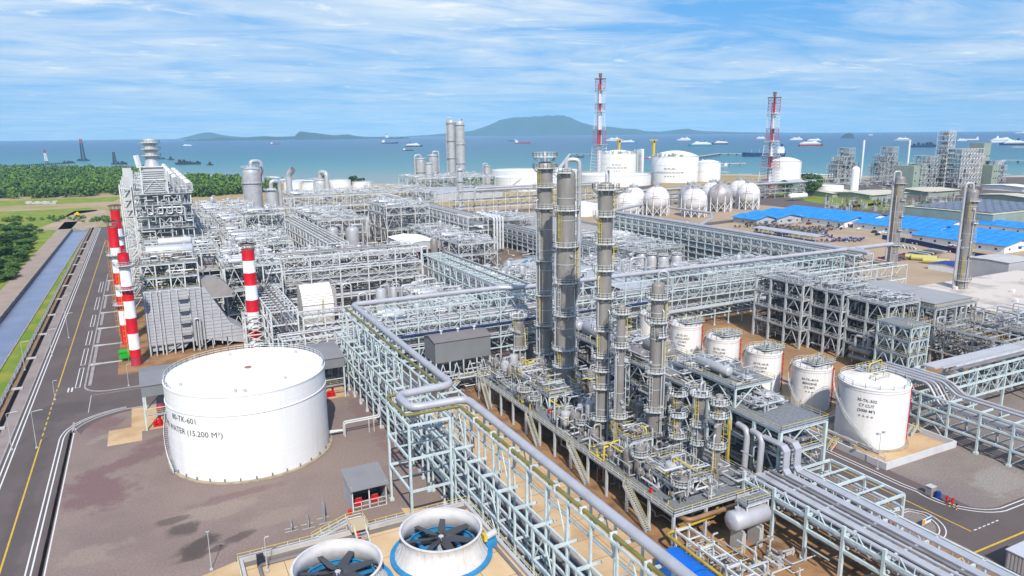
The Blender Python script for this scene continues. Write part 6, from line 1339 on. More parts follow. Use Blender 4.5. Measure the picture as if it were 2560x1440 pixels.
for (x0, x1, y0, y1, z1, n, s_) in ((30, 104, 210, 300, 4, 300, 331), (100, 200, 205, 330, 4.5, 300, 332), (60, 180, 330, 580, 6, 420, 333), (186, 252, 205, 380, 5, 260, 334), (24, 60, 260, 345, 7, 220, 335)): clutter(x0, x1, y0, y1, .2, z1, n, s_, [cladl, piped, piped, steelg, clad], .3)
# ------------------------------------------------------------------ grey multi-storey structures on the east side
P2 = [6, 10, 14, 18, 22]
structure('dark multi-storey steel structure standing on the orange floor, tallest by the cross rack', 184.5, 198, 158, 178, [6, 11, 16, 21], 2, 3, steelg, post=.6, brn=1, railm=[steelw, steelw]); structure('middle part of the dark multi-storey steel structure', 188, 203, 146, 157.6, [6, 10, 14.5, 20], 2, 2, steelg, post=.6, brn=1, railm=[steelw, steelw])
structure('front part of the dark multi-storey structure with a cantilevered deck', 190, 204, 132, 145.6, [5, 9, 13, 19], 2, 2, steelg, post=.6, brn=1, railm=[steelw, steelw])
for x0, x1, y0, y1, z, n, s_ in ((185, 197, 159, 177, 20, 330, 401), (189, 202, 147, 157, 19, 230, 402), (191, 203, 133, 145, 18, 260, 403)): clutter(x0, x1, y0, y1, .5, z, n, s_, [piped, clad, piped, steelg, steeld], .3); clutter(x0, x1, y0, y1, z + 1, z + 3.2, 70, s_ + 50, [cladl, pipew, cladb, steelg, pipel], .24)
structure('flat roofed grey air cooler bank on steel legs behind the multi-storey structure', 206, 226, 128, 160, [17], 4, 4, steelg, post=.5, rails=True)
for i, (y0, y1) in enumerate(((129, 143.6), (144.4, 159))): tag(MB().box(207, y0, 17.4, 225, y1, 18.5).box(206.6, y0 - .2, 18.5, 225.4, y1 + .2, 18.7).build('cooler_top', mat('cooler_grey', (.34, .34, .34), .6, 0, .1, .2) if 'cooler_grey' not in MATS else MATS['cooler_grey'], loc=(207, y0, 17.4)), ('flat grey cooler box nearer the stair tower', 'flat grey cooler box farther from the stair tower')[i], 'cooler')
clutter(206, 228, 112, 165, .5, 16, 420, 405, [piped, steeld, piped, steelg, clad], .35)
rack('dark pipe rack passing under the flat cooler bank', 'Y', 100, 172, [(205.5, 12.5), (215, 12.5)], [5, 8.5, 12.5], 8, steelg, deck=[(203.2, 204.8, 12.7)])
structure('slim open stair tower of pale blue steel by the heat exchangers', 180.5, 188, 118, 128, [4.5, 9, 13.2, 17], 2, 2, steel, post=.45, name='stair_tower', cat='stair tower')
r_ = thing('stair_run', 'zigzag steel stair inside the slim stair tower', 'stair', (182, 119, 0))
for k in range(4): stair_flight(r_, (187 if k % 2 else 181.5, 119.4, k * 4.4 + .1), (181.5 if k % 2 else 187, 119.4, k * 4.4 + 4.4), 1)
structure('grey equipment deck with many small fittings at the right picture edge', 222, 246, 106, 126, [11.5], 3, 3, steelg, post=.5); clutter(223, 245, 107, 125, 12, 14, 70, 407, [cladl, pipew, cladb, steelg, pipel], .3); clutter(222, 246, 106, 126, .3, 11, 160, 408, [piped, steeld, clad, steelg, piped], .3)
rack('pale grey open frame of long beams at the right edge', 'X', 205, 262, [(96, 11), (104, 11)], [7, 11], 8, steelg); rack('grey rack along the right edge behind the stair tower', 'X', 188, 262, [(128, 11), (136, 11)], [6, 11], 9, steelg)
r12 = rack('pale blue truss bridge rack at the right edge, with broad flat tray on top', 'X', 164, 262, [(97.5, 12.4), (105.5, 12.4)], [5.6, 9, 12.4], 12, steel, lat=[(97.5, 5.6, 9, 'W'), (97.5, 9, 12.4, 'W')], post=.5, bw=.4, sub=2)
tag(MB().box(166, 101.5, 12.9, 262, 104.8, 13.3).build('cable_tray', ltgrey, loc=(166, 101.5, 12.9)), 'broad pale flat tray on the truss bridge rack', 'cable tray')
pipes('X', 168, 262, 98, 101.4, 12.5, 4, 'pipe beside the flat tray on the truss bridge rack', 'pipes on the truss bridge rack', .35, seed=61)
rack('low pale blue rack beside the widest tank, carrying parallel grey pipes', 'Y', 30, 112, [(156.6, 9.6), (164, 9.6)], [3.6, 6.8, 9.6], 6.8, steel, lat=[(156.6, 3.6, 6.8, 'K'), (156.6, .2, 3.6, 'K')], kbr=3, post=.42, bw=.36)
for i in range(7):
    x = 157.4 + i * .92; line('parallel_pipe', [(x, 112, 12.2), (x, 97.5 - i * .3, 12.2), (x, 94 - i * .3, 7.6 if i < 4 else 10), (x, 28, 7.6 if i < 4 else 10)], .3, [pipel, piped][i % 2], 'grey pipe of the parallel bundle stepping down on the rack beside the widest tank', 1.2, 10, group='parallel pipes beside the widest tank')
for i, (dx, z) in enumerate(((0, 2.2), (2.6, 2.2), (0, 4.6), (2.6, 4.6), (5.2, 2.2))): 
    o = exchanger(187 + dx * .9, 134 - dx * 1.6, z - 1.4, 7, .85, 'Y', 'dull bundled heat exchanger at the foot of the multi-storey structure', 'bundled heat exchangers', clad)
line('hooped_pipe', [(189, 141, 2), (189, 141, 8.4), (189, 136, 8.4), (189, 136, 5)], .4, cladl, 'silver hooped pipe over the bundled heat exchangers', 1); line('hooped_pipe', [(191.5, 139, 2), (191.5, 139, 7.4), (191.5, 132, 7.4), (191.5, 132, 5)], .4, cladl, 'lower silver hooped pipe over the bundled heat exchangers', 1)
colx(2190, 905, 0, 22, 822, 'small grey column with round platforms beside the slim stair tower', [(822, 0, 360), (868, 150, 330)], 41)
colx(2228, 668, 0, 23, 440, 'tall grey column with a hooked head pipe, rising from the yard', [(458, 0, 360), (500, 240, 400), (540, 250, 400), (575, 240, 400), (612, 160, 400)], 42, over=(150, .5, 4), m_=clad)
colx(2397, 758, 0, 27, 472, 'tall grey column with hooked head pipe at the right, nearer than its twin', [(502, 200, 400), (557, 240, 400), (640, 240, 400), (700, 150, 400), (735, 240, 400)], 43, over=(150, .5, 2), m_=clad)
rack('white lattice bridge of two trusses reaching past the multi-storey structure', 'X', 208, 262, [(176, 18), (182, 18)], [12.5, 18], 9, steelw, lat=[(176, 15, 18, 'W'), (176, 10.5, 12.8, 'W')]); clutter(200, 255, 138, 190, .3, 9, 300, 409, [piped, cladl, pipel, steelg, steeld], .3)
struct(MB().box(262, 120, 0, 345, 182, 6), 'roof', mat('pale_flat_roof', (.60, .53, .47), .9, 0, 0, .08, (.40, .34, .30)))if False else None
fr_ = thing('flat_roof_building', 'large flat building with a pale stained roof and small white vents', 'building', (262, 120, 0)); MB().box(262, 100, 0, 350, 182, 5.9).build('wall', conc, fr_); MB().box(261.5, 99.5, 5.9, 350.5, 182.5, 6.3).build('roof', mat('pale_flat_roof', (.60, .53, .47), .9, 0, 0, .1, (.33, .28, .25), lo=.5, hi=.72), fr_)
for k in range(26): x, y = 264 + (k * 37 % 82), 104 + (k * 53 % 74); MB().box(x, y, 6.3, x + 1.2, y + 1.2, 7.4).build('roof_vent', white, fr_)
house('grey box building with a white door beside the far road', 350, 372, 186, 204, 0, 9, .3, 'X', ltgrey, conc); house('beige box building at the right edge', 352, 375, 162, 176, 0, 8, .3, 'X', ltgrey, conc)

rr = random.Random(123)
for i in range(34):
    x, y = rr.choice(((rr.uniform(34, 62), rr.uniform(345, 480)), (rr.uniform(92, 162), rr.uniform(330, 520)), (rr.uniform(100, 200), rr.uniform(215, 290)), (rr.uniform(62, 100), rr.uniform(232, 272))))
    h_, r_ = rr.uniform(7, 17), rr.uniform(.9, 2.2)
    drum(x, y, 0, h_, r_, 'upright silver vessel with a bent outlet pipe among the white frames' if i % 3 else 'dull upright vessel among the white frames', 'upright silver vessels in the middle plant' if i % 3 else 'dull upright vessels in the middle plant', cladb if i % 3 else clad, plat=(i % 4 == 0))
for i in range(26):
    x, y = rr.choice(((rr.uniform(34, 62), rr.uniform(345, 480)), (rr.uniform(92, 162), rr.uniform(330, 520)), (rr.uniform(62, 100), rr.uniform(232, 272)), (rr.uniform(110, 200), rr.uniform(205, 245))))
    h_ = rr.uniform(10, 20); d = rr.uniform(3, 9)
    line('hooped_line', [(x, y, .5), (x, y, h_), (x + d, y, h_), (x + d, y, h_ - rr.uniform(3, 8))], rr.uniform(.3, .6), rr.choice([cladb, pipew, pipel]), 'white hooped line standing above the white frames', 1.4, 8, group='hooped lines in the middle plant')

# ------------------------------------------------------------------ far tanks, spheres, flares
T = tank('very large domed white gas tank lettered 90-TK-203, in front of a smaller one', 659.4, 797.5, 32, 34.5, 'dome', white, rise=8, girders=(24, 14), rail_t=.25, seg=72, courses=False)
ang = math.degrees(math.atan2(-797.5, -659.4)); 
cyl_text(T, 659.4, 797.5, 32, 17.5, ang - 12, [('90-TK-203', 1), ('LP C3/C4 LPG (90.042 M\u00b3)', 1), ('\u25c6 \u25c6 \u25c6 \u25c6', .8)], 3.6, gap=1.35, bold=.05)
def headgear(root, x, y, r, h, seed, n=40, a0=150, a1=330):
    rr = random.Random(seed); mb = MB()
    for k in range(n):
        t = R(rr.uniform(a0, a1)); q = rr.uniform(.72, 1.0) * r; px_, py_ = x + q * math.cos(t), y + q * math.sin(t); mb.box(px_ - .5, py_ - .5, h, px_ + .5, py_ + .5, h + rr.uniform(2, 5.5)); mb.beam((px_, py_, h + 2.5), (px_ + rr.uniform(-6, 6), py_ + rr.uniform(-4, 4), h + 2.5), .5)
    return mb.build('roof_gear', mat('roof_gear_grey', (.36, .36, .37), .6) if 'roof_gear_grey' not in MATS else MATS['roof_gear_grey'], root)
headgear(T, 659.4, 797.5, 32, 34.5, 1, 46, 165, 250)
T = tank('large domed white gas tank lettered 90-TK-201, with a lattice lift tower at its side', 706, 998, 30.5, 33, 'dome', white, rise=6, girders=(26, 17), rail_t=.25, courses=False)
ang = math.degrees(math.atan2(-998, -706)); cyl_text(T, 706, 998, 30.5, 14.5, ang - 4, [('90-TK-201', 1), ('LP C3 LPG (90.042 M\u00b3)', 1), ('\u25c6 \u25c6 \u25c6', .8)], 3.6, gap=1.35, bold=.05); headgear(T, 706, 998, 30.5, 33, 2, 60, 150, 340)
lt = thing('lift_tower', 'tall grey lattice lift tower leaning close to the lettered gas tank', 'tower', (738, 970, 0)); mb = MB()
for k in range(11):
    z = k * 3.6
    for a, b in (((0, 0), (9, 0)), ((9, 0), (9, 9)), ((9, 9), (0, 9)), ((0, 9), (0, 0))): mb.beam((726 + a[0], 972 + a[1], z), (726 + b[0], 972 + b[1], z + 3.6), .5); mb.beam((726 + a[0], 972 + a[1], z), (726 + b[0], 972 + b[1], z), .6)
for a in ((0, 0), (9, 0), (9, 9), (0, 9)): mb.box(726 + a[0] - .5, 972 + a[1] - .5, 0, 726 + a[0] + .5, 972 + a[1] + .5, 39)
mb.build('lattice', steelw, lt); MB().box(737, 978, 0, 743, 984, 40).build('shaft', white, lt)
tank('smaller domed white tank behind the very large lettered one', 701, 777, 17, 25.5, 'dome', white, rise=4, girders=(15,), rail_t=.25, courses=False)
tank('domed white tank standing behind the second flare tower', 783.4, 716.7, 20.5, 27, 'dome', white, rise=5.5, girders=(18,), rail_t=.25, courses=False)
tank('low wide white tank with a diagonal stair, left of the tall columns', 426.6, 797, 41.4, 15, 'cone', white, rise=2, girders=(12,), rail_t=.25, seg=80, stair=(205, 232)); tank('low wide white tank half hidden behind another one with a blue machine on top', 558, 962, 43, 12, 'cone', white, rise=3, rail_t=.25, seg=80, courses=False)
tank('low wide white tank between the slim column and the very large lettered tank', 561, 801, 48, 13, 'cone', white, rise=2, girders=(10.5,), rail_t=.25, seg=80); tank('wide white tank behind the slim tall columns', 470, 900, 40, 17, 'cone', white, rise=2, rail_t=.25, seg=80, courses=False); tank('white dome roofed tank near the spheres, behind the slim column', 330, 520, 16, 9, 'cone', white, rise=3, stair=(200, 240))
for i, (px, py, r, h) in enumerate(((735, 478, 12, 11), (790, 480, 17, 10), (850, 476, 14, 12), (905, 474, 12, 9))): x, y = G(px, py); tank('white tank with orange edge posts by the shore', x, y, r, h, 'cone', white, group='white shore tanks', rail_t=.2, courses=False); o = MB().box(x - r - .4, y - .6, 0, x - r + .4, y + .6, h + 1).build('marker_post', orange, loc=(x - r, y, 0)); tag(o, 'orange post beside a white shore tank', 'post', 'orange posts at the shore tanks')
house('long white roofed hall near the shore', 262, 340, 690, 760, 0, 8, 3, 'Y', ltgrey, cladb); house('low grey open shed at the edge of the forest', 34, 60, 690, 712, 0, 6, 1, 'X', roofbr, cladl)
def sphere(x, y, r, label, m_, text):
    o = thing('sphere_tank', label, 'sphere tank', (x, y, 0), 'spherical gas tanks'); zc_ = r + 3.2
    MB().ball(x, y, zc_, r, 40, 20).build('shell', m_, o, smooth=True, ang=60)
    mb = MB(); 
    for f in (-.5, -.0, .5): mb.lathe(x, y, [(math.sqrt(1 - f * f) * r + .06, zc_ + f * r - .12), (math.sqrt(1 - f * f) * r + .06, zc_ + f * r + .12)], 40)
    mb.build('pipe_ring', steelg, o)
    MB().tube([(x + r * 1.02 * math.cos(R(a)) * math.cos(R(215)), y + r * 1.02 * math.cos(R(a)) * math.sin(R(215)), zc_ + r * 1.02 * math.sin(R(a))) for a in range(-60, 91, 10)], .12, 6).build('red_pipe', redd, o)
    n = 10
    for k in range(n): t = 6.2832 * k / n; MB().cyl(x + r * .97 * math.cos(t), y + r * .97 * math.sin(t), 0, zc_ + .5, .42, n=8).build('leg', shipw, o)
    mb = MB()
    for k in range(n):
        a, b = 6.2832 * k / n, 6.2832 * (k + 1) / n; p, q = (x + r * .97 * math.cos(a), y + r * .97 * math.sin(a)), (x + r * .97 * math.cos(b), y + r * .97 * math.sin(b)); mb.beam((*p, .3), (*q, zc_ * .62), .3); mb.beam((*p, zc_ * .62), (*q, .3), .3)
    mb.build('lattice', shipw, o)
    mb = MB().cyl(x, y, zc_ + r - .2, zc_ + r + .4, 3.2, n=14); pl = mb.build('top_platform', steelg, o); MB().rail([(x + 3.2 * math.cos(k * .52), y + 3.2 * math.sin(k * .52), zc_ + r + .4) for k in range(12)], closed=True, sp=1.6, t=.14, ytop=False).build('railing', [steelg, steelg], pl)
    mb = MB(); rr = random.Random(int(x))
    for k in range(9): px_, py_ = x + rr.uniform(-3, 3), y + rr.uniform(-3, 3); mb.box(px_ - .2, py_ - .2, zc_ + r, px_ + .2, py_ + .2, zc_ + r + rr.uniform(1.5, 3.5))
    mb.build('valve_gear', steelg, o)
    for i, n_ in enumerate(text):
        mb = MB(); el = (2.4 - i * 1.5) / r; u = -n_ * .42
        for k in range(n_):
            w_ = .3 + .4 * ((k * 7) % 3) / 2; P2_ = []
            for a, e in ((u, el), (u + w_, el), (u + w_, el + .8 / r), (u, el + .8 / r)): t = R(228) + a / (r * math.cos(e)); P2_.append((x + (r + .07) * math.cos(e) * math.cos(t), y + (r + .07) * math.cos(e) * math.sin(t), zc_ + (r + .07) * math.sin(e)))
            mb.add(P2_, [(0, 1, 2, 3)]); u += w_ + .22
        mb.build('lettering', letterg, o)
sphw = mat('sphere_white', (.74, .72, .72), .5, 0, 0, .1, (.66, .62, .62)); sphg = mat('sphere_weathered', (.50, .47, .47), .4, .2, 0, .14, (.30, .26, .26))
SPH = [(342, 470, 9.6, 'white sphere tank half hidden behind the slim column', sphw), (384, 486, 10.6, 'white sphere tank on white legs, second in the near row', sphw), (404, 462, 10.2, 'white sphere tank on white legs, middle of the near row', sphw), (450, 482, 10.6, 'weathered grey metallic sphere tank among the white ones', sphg), (483, 482, 10.3, 'white sphere tank at the end of the row by the grass', sphw)]
for i, (x, y, r, l, m_) in enumerate(SPH): sphere(x, y, r, l, m_, [7, 12] if m_ is sphw else [])
for i, (x, y, r, l, m_) in enumerate(((372, 502, 10, 'white sphere tank in the back row, behind the second one', sphw), (432, 500, 10, 'weathered sphere tank in the back row, beside the lattice platform', sphg), (468, 512, 10, 'white sphere tank in the back row behind the metallic one', sphw), (500, 510, 10.3, 'white sphere tank in the back row nearest the grass', sphw))): sphere(x, y, r, l, m_, [])
def flare(x, y, h, wb, wt, label, stackr, bands):
    o = thing('flare_tower', label, 'flare tower', (x, y, 0)); n = 16; rm = mat('tower_red', (.48, .03, .05), .5) if 'tower_red' not in MATS else MATS['tower_red']; MBS = [MB(), MB()]
    wz = lambda z: (wb + (wt - wb) * min(1, z / (h * .62))) / 2
    def colr(z):
        for i, b in enumerate(bands):
            if z < b * h: return i % 2
        return len(bands) % 2
    for k in range(n * 2):
        z0, z1 = h * .95 * k / (n * 2), h * .95 * (k + 1) / (n * 2); a, b = wz(z0), wz(z1); mb = MBS[colr((z0 + z1) / 2)]
        for sx, sy in ((-1, -1), (1, -1), (1, 1), (-1, 1)): mb.beam((x + sx * a, y + sy * a, z0), (x + sx * b, y + sy * b, z1), .4)
        for (sx, sy), (tx, ty) in (((-1, -1), (1, -1)), ((1, -1), (1, 1)), ((1, 1), (-1, 1)), ((-1, 1), (-1, -1))):
            mb.beam((x + sx * b, y + sy * b, z1), (x + tx * b, y + ty * b, z1), .22); mb.beam((x + sx * a, y + sy * a, z0), (x + tx * b, y + ty * b, z1), .2)
    MBS[0].build('lattice', rm, o); MBS[1].build('lattice', shipw, o)
    zs = [0] + [b * h for b in bands] + [h * .97]
    for i, (a, b) in enumerate(zip(zs[:-1], zs[1:])): MB().cyl(x, y, a, b, stackr, n=12).build('riser', (rm, shipw)[i % 2], o, smooth=True)
    for q in ((stackr * 2, 0), (-stackr * 1.6, stackr)): MB().cyl(x + q[0], y + q[1], 0, h * .9, stackr * .4, n=8).build('pipe', shipw if q[0] > 0 else rm, o, smooth=True)
    MB().cyl(x, y, h * .965, h, stackr * 1.6, n=14).build('tip', rustst, o); MB().cyl(x, y, h * .945, h * .95, wz(h) * 1.7, n=14).build('top_platform', rustst, o)
    for b in bands: MB().box(x - wz(b * h) * 1.25, y - wz(b * h) * 1.25, b * h - .2, x + wz(b * h) * 1.25, y + wz(b * h) * 1.25, b * h + .2).build('stage', steelg, o)
    return o
x, y = G(1497, 447); flare(x, y, zat(183, x, y), 20, 10, 'taller red and white lattice flare tower with a dark tip', 1.5, (.07, .33, .47, .64, .72, .84))
flare(608, 577, 108.5, 18, 8.5, 'shorter red and white lattice flare tower beside the domed tank', 1.1, (.13, .27, .385, .52, .65, .79))
def gantry(px, py, h, label): x, y = G(px, py); o = thing('yellow_crane', label, 'crane', (x, y, 0)); MB().box(x - 2, y - 2, 0, x + 2, y + 2, h).build('mast', mat('crane_yellow', (.7, .45, .02), .5) if 'crane_yellow' not in MATS else MATS['crane_yellow'], o); MB().extr([(x - 8, h), (x + 10, h), (x + 8, h + 1.6), (x - 7, h + 1.6)], y - 1, y + 1).box(x - 3, y - 2, h - 4, x + 3, y + 2, h).build('jib', MATS['crane_yellow'], o)
gantry(1546, 421, 52, 'yellow crane on top of the lettered gas tank with the lift tower'); gantry(1632, 425, 52, 'yellow T shaped crane by the very large lettered gas tank')
# ------------------------------------------------------------------ builders camp with blue roofs
CAMP = [(403, 422, 392, 416, 'small blue roofed hut nearest the pipe rack'), (422, 447, 390, 424, 'small blue roofed hut beside the long camp buildings'), (448, 474, 352, 431, 'long blue roofed camp building with white gable, first of the long ones'), (478, 506, 356, 436, 'long blue roofed camp building behind the first long one'), (452, 482, 290, 348, 'blue roofed camp building in the middle of the camp'), (485, 514, 302, 350, 'blue roofed camp building behind the middle one'), (430, 460, 232, 288, 'long blue roofed camp building with white end wall at the right edge'), (462, 492, 232, 298, 'blue roofed camp building behind the one with the white end wall'), (516, 540, 240, 300, 'rearmost blue roofed camp building')]
for x0, x1, y0, y1, l in CAMP:
    o = house(l, x0, x1, y0, y1, 0, 4.2, 2.6, 'Y', ltgrey if x0 < 425 else white, bluer, over=1.2, cat='camp building', name='camp_building', group='blue roofed camp buildings')
    for k in range(3):
        xx = x0 + (x1 - x0) * (k + .5) / 3; MB().box(xx - .7, y0 - .06, 1.4, xx + .7, y0, 2.6).build('window', glassd, o)
    for k in range(int((y1 - y0) / 9)): MB().box(x0 - .06, y0 + 4 + k * 9, 1.4, x0, y0 + 5.4 + k * 9, 2.6).build('window', glassd, o)
    MB().box((x0 + x1) / 2 - 2, y0 - 1.6, 3.0, (x0 + x1) / 2 + 2, y0 - .1, 3.2).build('canopy', bluer, o)
    sm = MB(); rr_ = (x1 - x0) / 2 + 1.2
    for k in range(1, int((y1 - y0) / 7)):
        y = y0 + k * 7
        for s_ in (-1, 1): sm.beam(((x0 + x1) / 2, y, 6.98), ((x0 + x1) / 2 + s_ * rr_, y, 4.38), .12, .1)
    sm.build('roof_seams', mat('roof_seam_blue', (.003, .15, .5), .5) if 'roof_seam_blue' not in MATS else MATS['roof_seam_blue'], o)
def car(x, y, rz, m_, label, group):
    o = thing('parked_car', label, 'car', (x, y, 0), group)
    pr = [(-2.3, .35), (2.3, .35), (2.3, .95), (1.2, 1.05), (.7, 1.65), (-1.3, 1.7), (-2.0, 1.1), (-2.3, 1.0)]; c, s_ = math.cos(rz), math.sin(rz)
    tr = lambda p: (x + p[0] * c - p[1] * s_, y + p[0] * s_ + p[1] * c, p[2])
    b = MB().extr(pr, -.9, .9); b.v = [tr(p) for p in b.v]; b.build('body', m_, o)
    b = MB().extr([(.62, 1.12), (.5, 1.55), (-1.2, 1.6), (-1.75, 1.12)], -.93, .93); b.v = [tr(p) for p in b.v]; b.build('windows', glassd, o)
    for wx in (-1.4, 1.4):
        for wy in (-.85, .85): b = MB().tube([(wx, wy - .12, .36), (wx, wy + .12, .36)], .36, 10); b.v = [tr(p) for p in b.v]; b.build('wheel', black, o)
rr = random.Random(3); carm = [black, mat('car_white', (.7, .7, .72), .3), mat('car_silver', (.42, .43, .45), .3, .3), black, mat('car_maroon', (.12, .02, .02), .3)]
cpx = [(1985, 556), (2003, 558), (2022, 561), (2073, 567), (2102, 569), (2110, 567), (2148, 575), (2185, 582), (2194, 588), (2202, 585), (2255, 601), (2263, 604), (2272, 606), (2288, 610), (2298, 612), (2310, 613), (2332, 606), (2345, 609), (2350, 602), (2380, 618), (2385, 627), (2105, 570), (2212, 583)]
cl = {0: 'black', 1: 'white', 2: 'silver', 3: 'black', 4: 'maroon'}
for i, (px, py) in enumerate(cpx): x, y = G(px, py); k = rr.choice((0, 1, 2, 0, 3, 4)); car(x, y, R(rr.choice((5, 12, -8, 185))), carm[k], f'{cl[k]} car parked beside the blue roofed camp', f'{cl[k]} cars parked by the camp')
# stored materials
def heap(px, py, rx, ry, n, ms, label, cat, name, h=1.6, seed=1, l=3.0):
    x, y = G(px, py); rr = random.Random(seed); mb = MB()
    for k in range(n):
        a, b = x + rr.gauss(0, rx * .45), y + rr.gauss(0, ry * .45); s_ = rr.uniform(.4, 1) * l; mb.cur = rr.randrange(len(ms)); z = rr.uniform(.0, h * .6)
        mb.beam((a, b, z + .3), (a + s_ * rr.uniform(.3, 1), b + s_ * rr.uniform(-.5, .5), z + rr.uniform(.2, h * .6)), rr.uniform(.3, 1.2), rr.uniform(.25, .9))
    o = mb.build(name, ms); tag(o, label, cat)['kind'] = 'stuff'
heap(1940, 573, 16, 22, 320, [black, piped, rustst], 'dark heap of scaffold frames stacked in the builders yard', 'scaffold', 'scaffold_heap', 3, 1, 3); heap(2030, 578, 20, 10, 200, [black, rustst, piped], 'dark scaffold pile under the pale open roof', 'scaffold', 'scaffold_heap', 2.5, 2, 3)
for i, (px, py, rx, ry, n, l) in enumerate(((1962, 585, 8, 7, 70, 'blue tarpaulin bundles beside the dark scaffold heap'), (2042, 591, 10, 9, 110, 'larger spread of blue bundles in the middle of the yard'), (2130, 602, 11, 6, 90, 'blue and green bundles toward the camp'), (1840, 569, 2, 2, 8, 'single blue bundle by the small huts'), (2088, 603, 8, 5, 60, 'purple-brown bundles beside the blue ones'))): heap(px, py, rx, ry, n, [blued, blued, ltgrey, MATS['rust_stained_concrete'], tealg] if i != 4 else [redd, blued, ltgrey, rustst], l, 'bundles', 'material_bundles', 1.8, 10 + i, 2.4)
rf = thing('open_roof', 'long thin pale open roof over scaffold in the builders yard', 'shelter', (385, 330, 0)); MB().extr([(372, 3.6), (380, 4.2), (380, 4.4), (372, 3.8)], 312, 366).build('roof', cladl, rf)
for k in range(7): MB().box(372.2, 312.5 + k * 8.8, 0, 372.5, 312.8 + k * 8.8, 3.7).box(379.5, 312.5 + k * 8.8, 0, 379.8, 312.8 + k * 8.8, 4.2).build('post', steelg, rf)
for i in range(46):
    x, y = G(2205 + i * 4.2, 655 - i * .72); o = MB().tube([(x, y - 4.6, .75 + (i % 3) * .25), (x + 1.6, y + 5.5, .75 + (i % 3) * .25)], .42, 7).build('stored_pipe', rr.choice([cladl, black, rustst, redf, piped, pipew, black]), smooth=True, loc=(x, y - 4.6, 0)); tag(o, 'length of pipe laid on the ground in the row of stored pipes', 'pipe', 'stored pipes in the builders yard')
for i in range(9): x, y = G(2225 + i * 9, 615 + i * 1.1); tag(MB().tube([(x - 3, y, .6), (x + 3.4, y + 6, .6)], .4, 7).build('stored_beam', [ltgrey, cladl, whitet][i % 3], smooth=True, loc=(x, y, 0)), 'pale steel section lying near the blue hoarding', 'beam', 'pale sections by the hoarding')
for i, (px, py, l) in enumerate(((2300, 652, 'yellow fat pipe section lying in the builders yard, nearest the red cover'), (2330, 660, 'second yellow fat pipe section with an orange-red end cap'), (2285, 650, 'third yellow fat pipe section behind the others'))): x, y = G(px, py); o = thing('yellow_pipe_section', l, 'pipe', (x, y, 0)); MB().tube([(x - 2, y + 4, 1.6), (x + 5, y - 6, 1.6)], 1.5, 14).build('tube', mat('yellow_wrap', (.50, .45, .14), .5) if 'yellow_wrap' not in MATS else MATS['yellow_wrap'], o, smooth=True); MB().tube([(x + 5, y - 6, 1.6), (x + 5.4, y - 6.5, 1.6)], 1.45, 14).build('end_cap', mat('cap_orange', (.75, .09, .01), .5) if i == 1 else rustst, o)
bl = thing('blue_hoarding', 'long dark blue sheet hoarding curving through the builders yard', 'fence', (425, 300, 0)); pts = [G(*p) for p in ((2205, 598), (2290, 612), (2390, 634), (2420, 642), (2487, 652))]
mb = MB(); 
for a, b in zip(pts[:-1], pts[1:]): mb.beam((a[0], a[1], 1.5), (b[0], b[1], 1.5), .12, 3)
mb.build('sheets', mat('hoarding_navy', (.008, .022, .12), .6, 0, .3, .4), bl)
o = house('low blue roofed store with white wall in front of the tall column', 350, 364, 208, 224, 0, 3, .8, 'X', white, blued, cat='store')
bus = thing('bus', 'white minibus parked beside the box building', 'bus', (388, 180, 0)); x, y = G(2508, 695); MB().box(x - 3, y - 5, .5, x + 3, y + 5, 3.2).build('body', shipw, bus); MB().box(x - 3.05, y - 4.6, 1.7, x + 3.05, y + 4.6, 2.6).build('windows', glassd, bus)
[MB().tube([(x + sx, y + sy, .5), (x + sx * 1.1, y + sy, .5)], .5, 10).build('wheel', black, bus) for sx in (-2.8, 2.8) for sy in (-3, 3)]
# ------------------------------------------------------------------ neighbouring plant in the east
def plant(px, py, w_, d, tiers, label, m_=steelg, seed=1, ms=None):
    x, y = G(px, py); o = thing('process_tower', label, 'process plant', (x, y, 0)); rr = random.Random(seed); fr = MB(); bx = MB(); dkm = MB()
    for (x0, x1, z1) in tiers:
        nx = max(1, round((x1 - x0) / 6)); nz = max(1, round(z1 / 5.5))
        for i in range(nx + 1):
            for yy in (0, d): fr.box(x + x0 + (x1 - x0) * i / nx - .26, y + yy - .26, 0, x + x0 + (x1 - x0) * i / nx + .26, y + yy + .26, z1)
        for k in range(1, nz + 1):
            z = z1 * k / nz; 
            for yy in (0, d): fr.beam((x + x0, y + yy, z), (x + x1, y + yy, z), .45)
            for xx in (x0, x1): fr.beam((x + xx, y, z), (x + xx, y + d, z), .6)
            dkm.box(x + x0, y + d * .65, z - .1, x + x1, y + d - .5, z + .1)
            for i in range(nx):
                if rr.random() < .8: a, b = x + x0 + (x1 - x0) * i / nx, x + x0 + (x1 - x0) * (i + 1) / nx; za = z - z1 / nz; fr.beam((a, y, za), (b, y, z), .4); fr.beam((b, y, za), (a, y, z), .4)
            for q in range(3): a = x + rr.uniform(x0, x1 - 2); r_ = rr.uniform(.7, 1.5); bx.cyl(a + 1, y + rr.uniform(2, d - 2), z - z1 / nz + .2, z - .6, r_, n=8) if rr.random() < .7 else bx.box(a, y + 3, z - z1 / nz + .2, a + 2, y + d * .6, z - 2)
    fr.build('frame', m_, o); dkm.build('deck', steeld, o); bx.build('equipment', steeld, o)
    clutter(x + tiers[0][0], x + tiers[-1][1], y - .5, y + d, .5, max(t_[2] for t_ in tiers) * .8, 260, seed + 500, ms or [piped, cladl, steelg, steelg, clad], .5)
    return o
plant(2092, 458, 34, 18, [(0, 10, 24), (10, 19, 34), (19, 30, 45), (30, 40, 26)], 'stepped process tower with a thin white stack, first of the twin pair', seed=1); plant(2200, 458, 34, 18, [(0, 10, 26), (10, 19, 34), (19, 30, 46), (30, 40, 26)], 'stepped process tower with a thin white stack, second of the twin pair', seed=2)
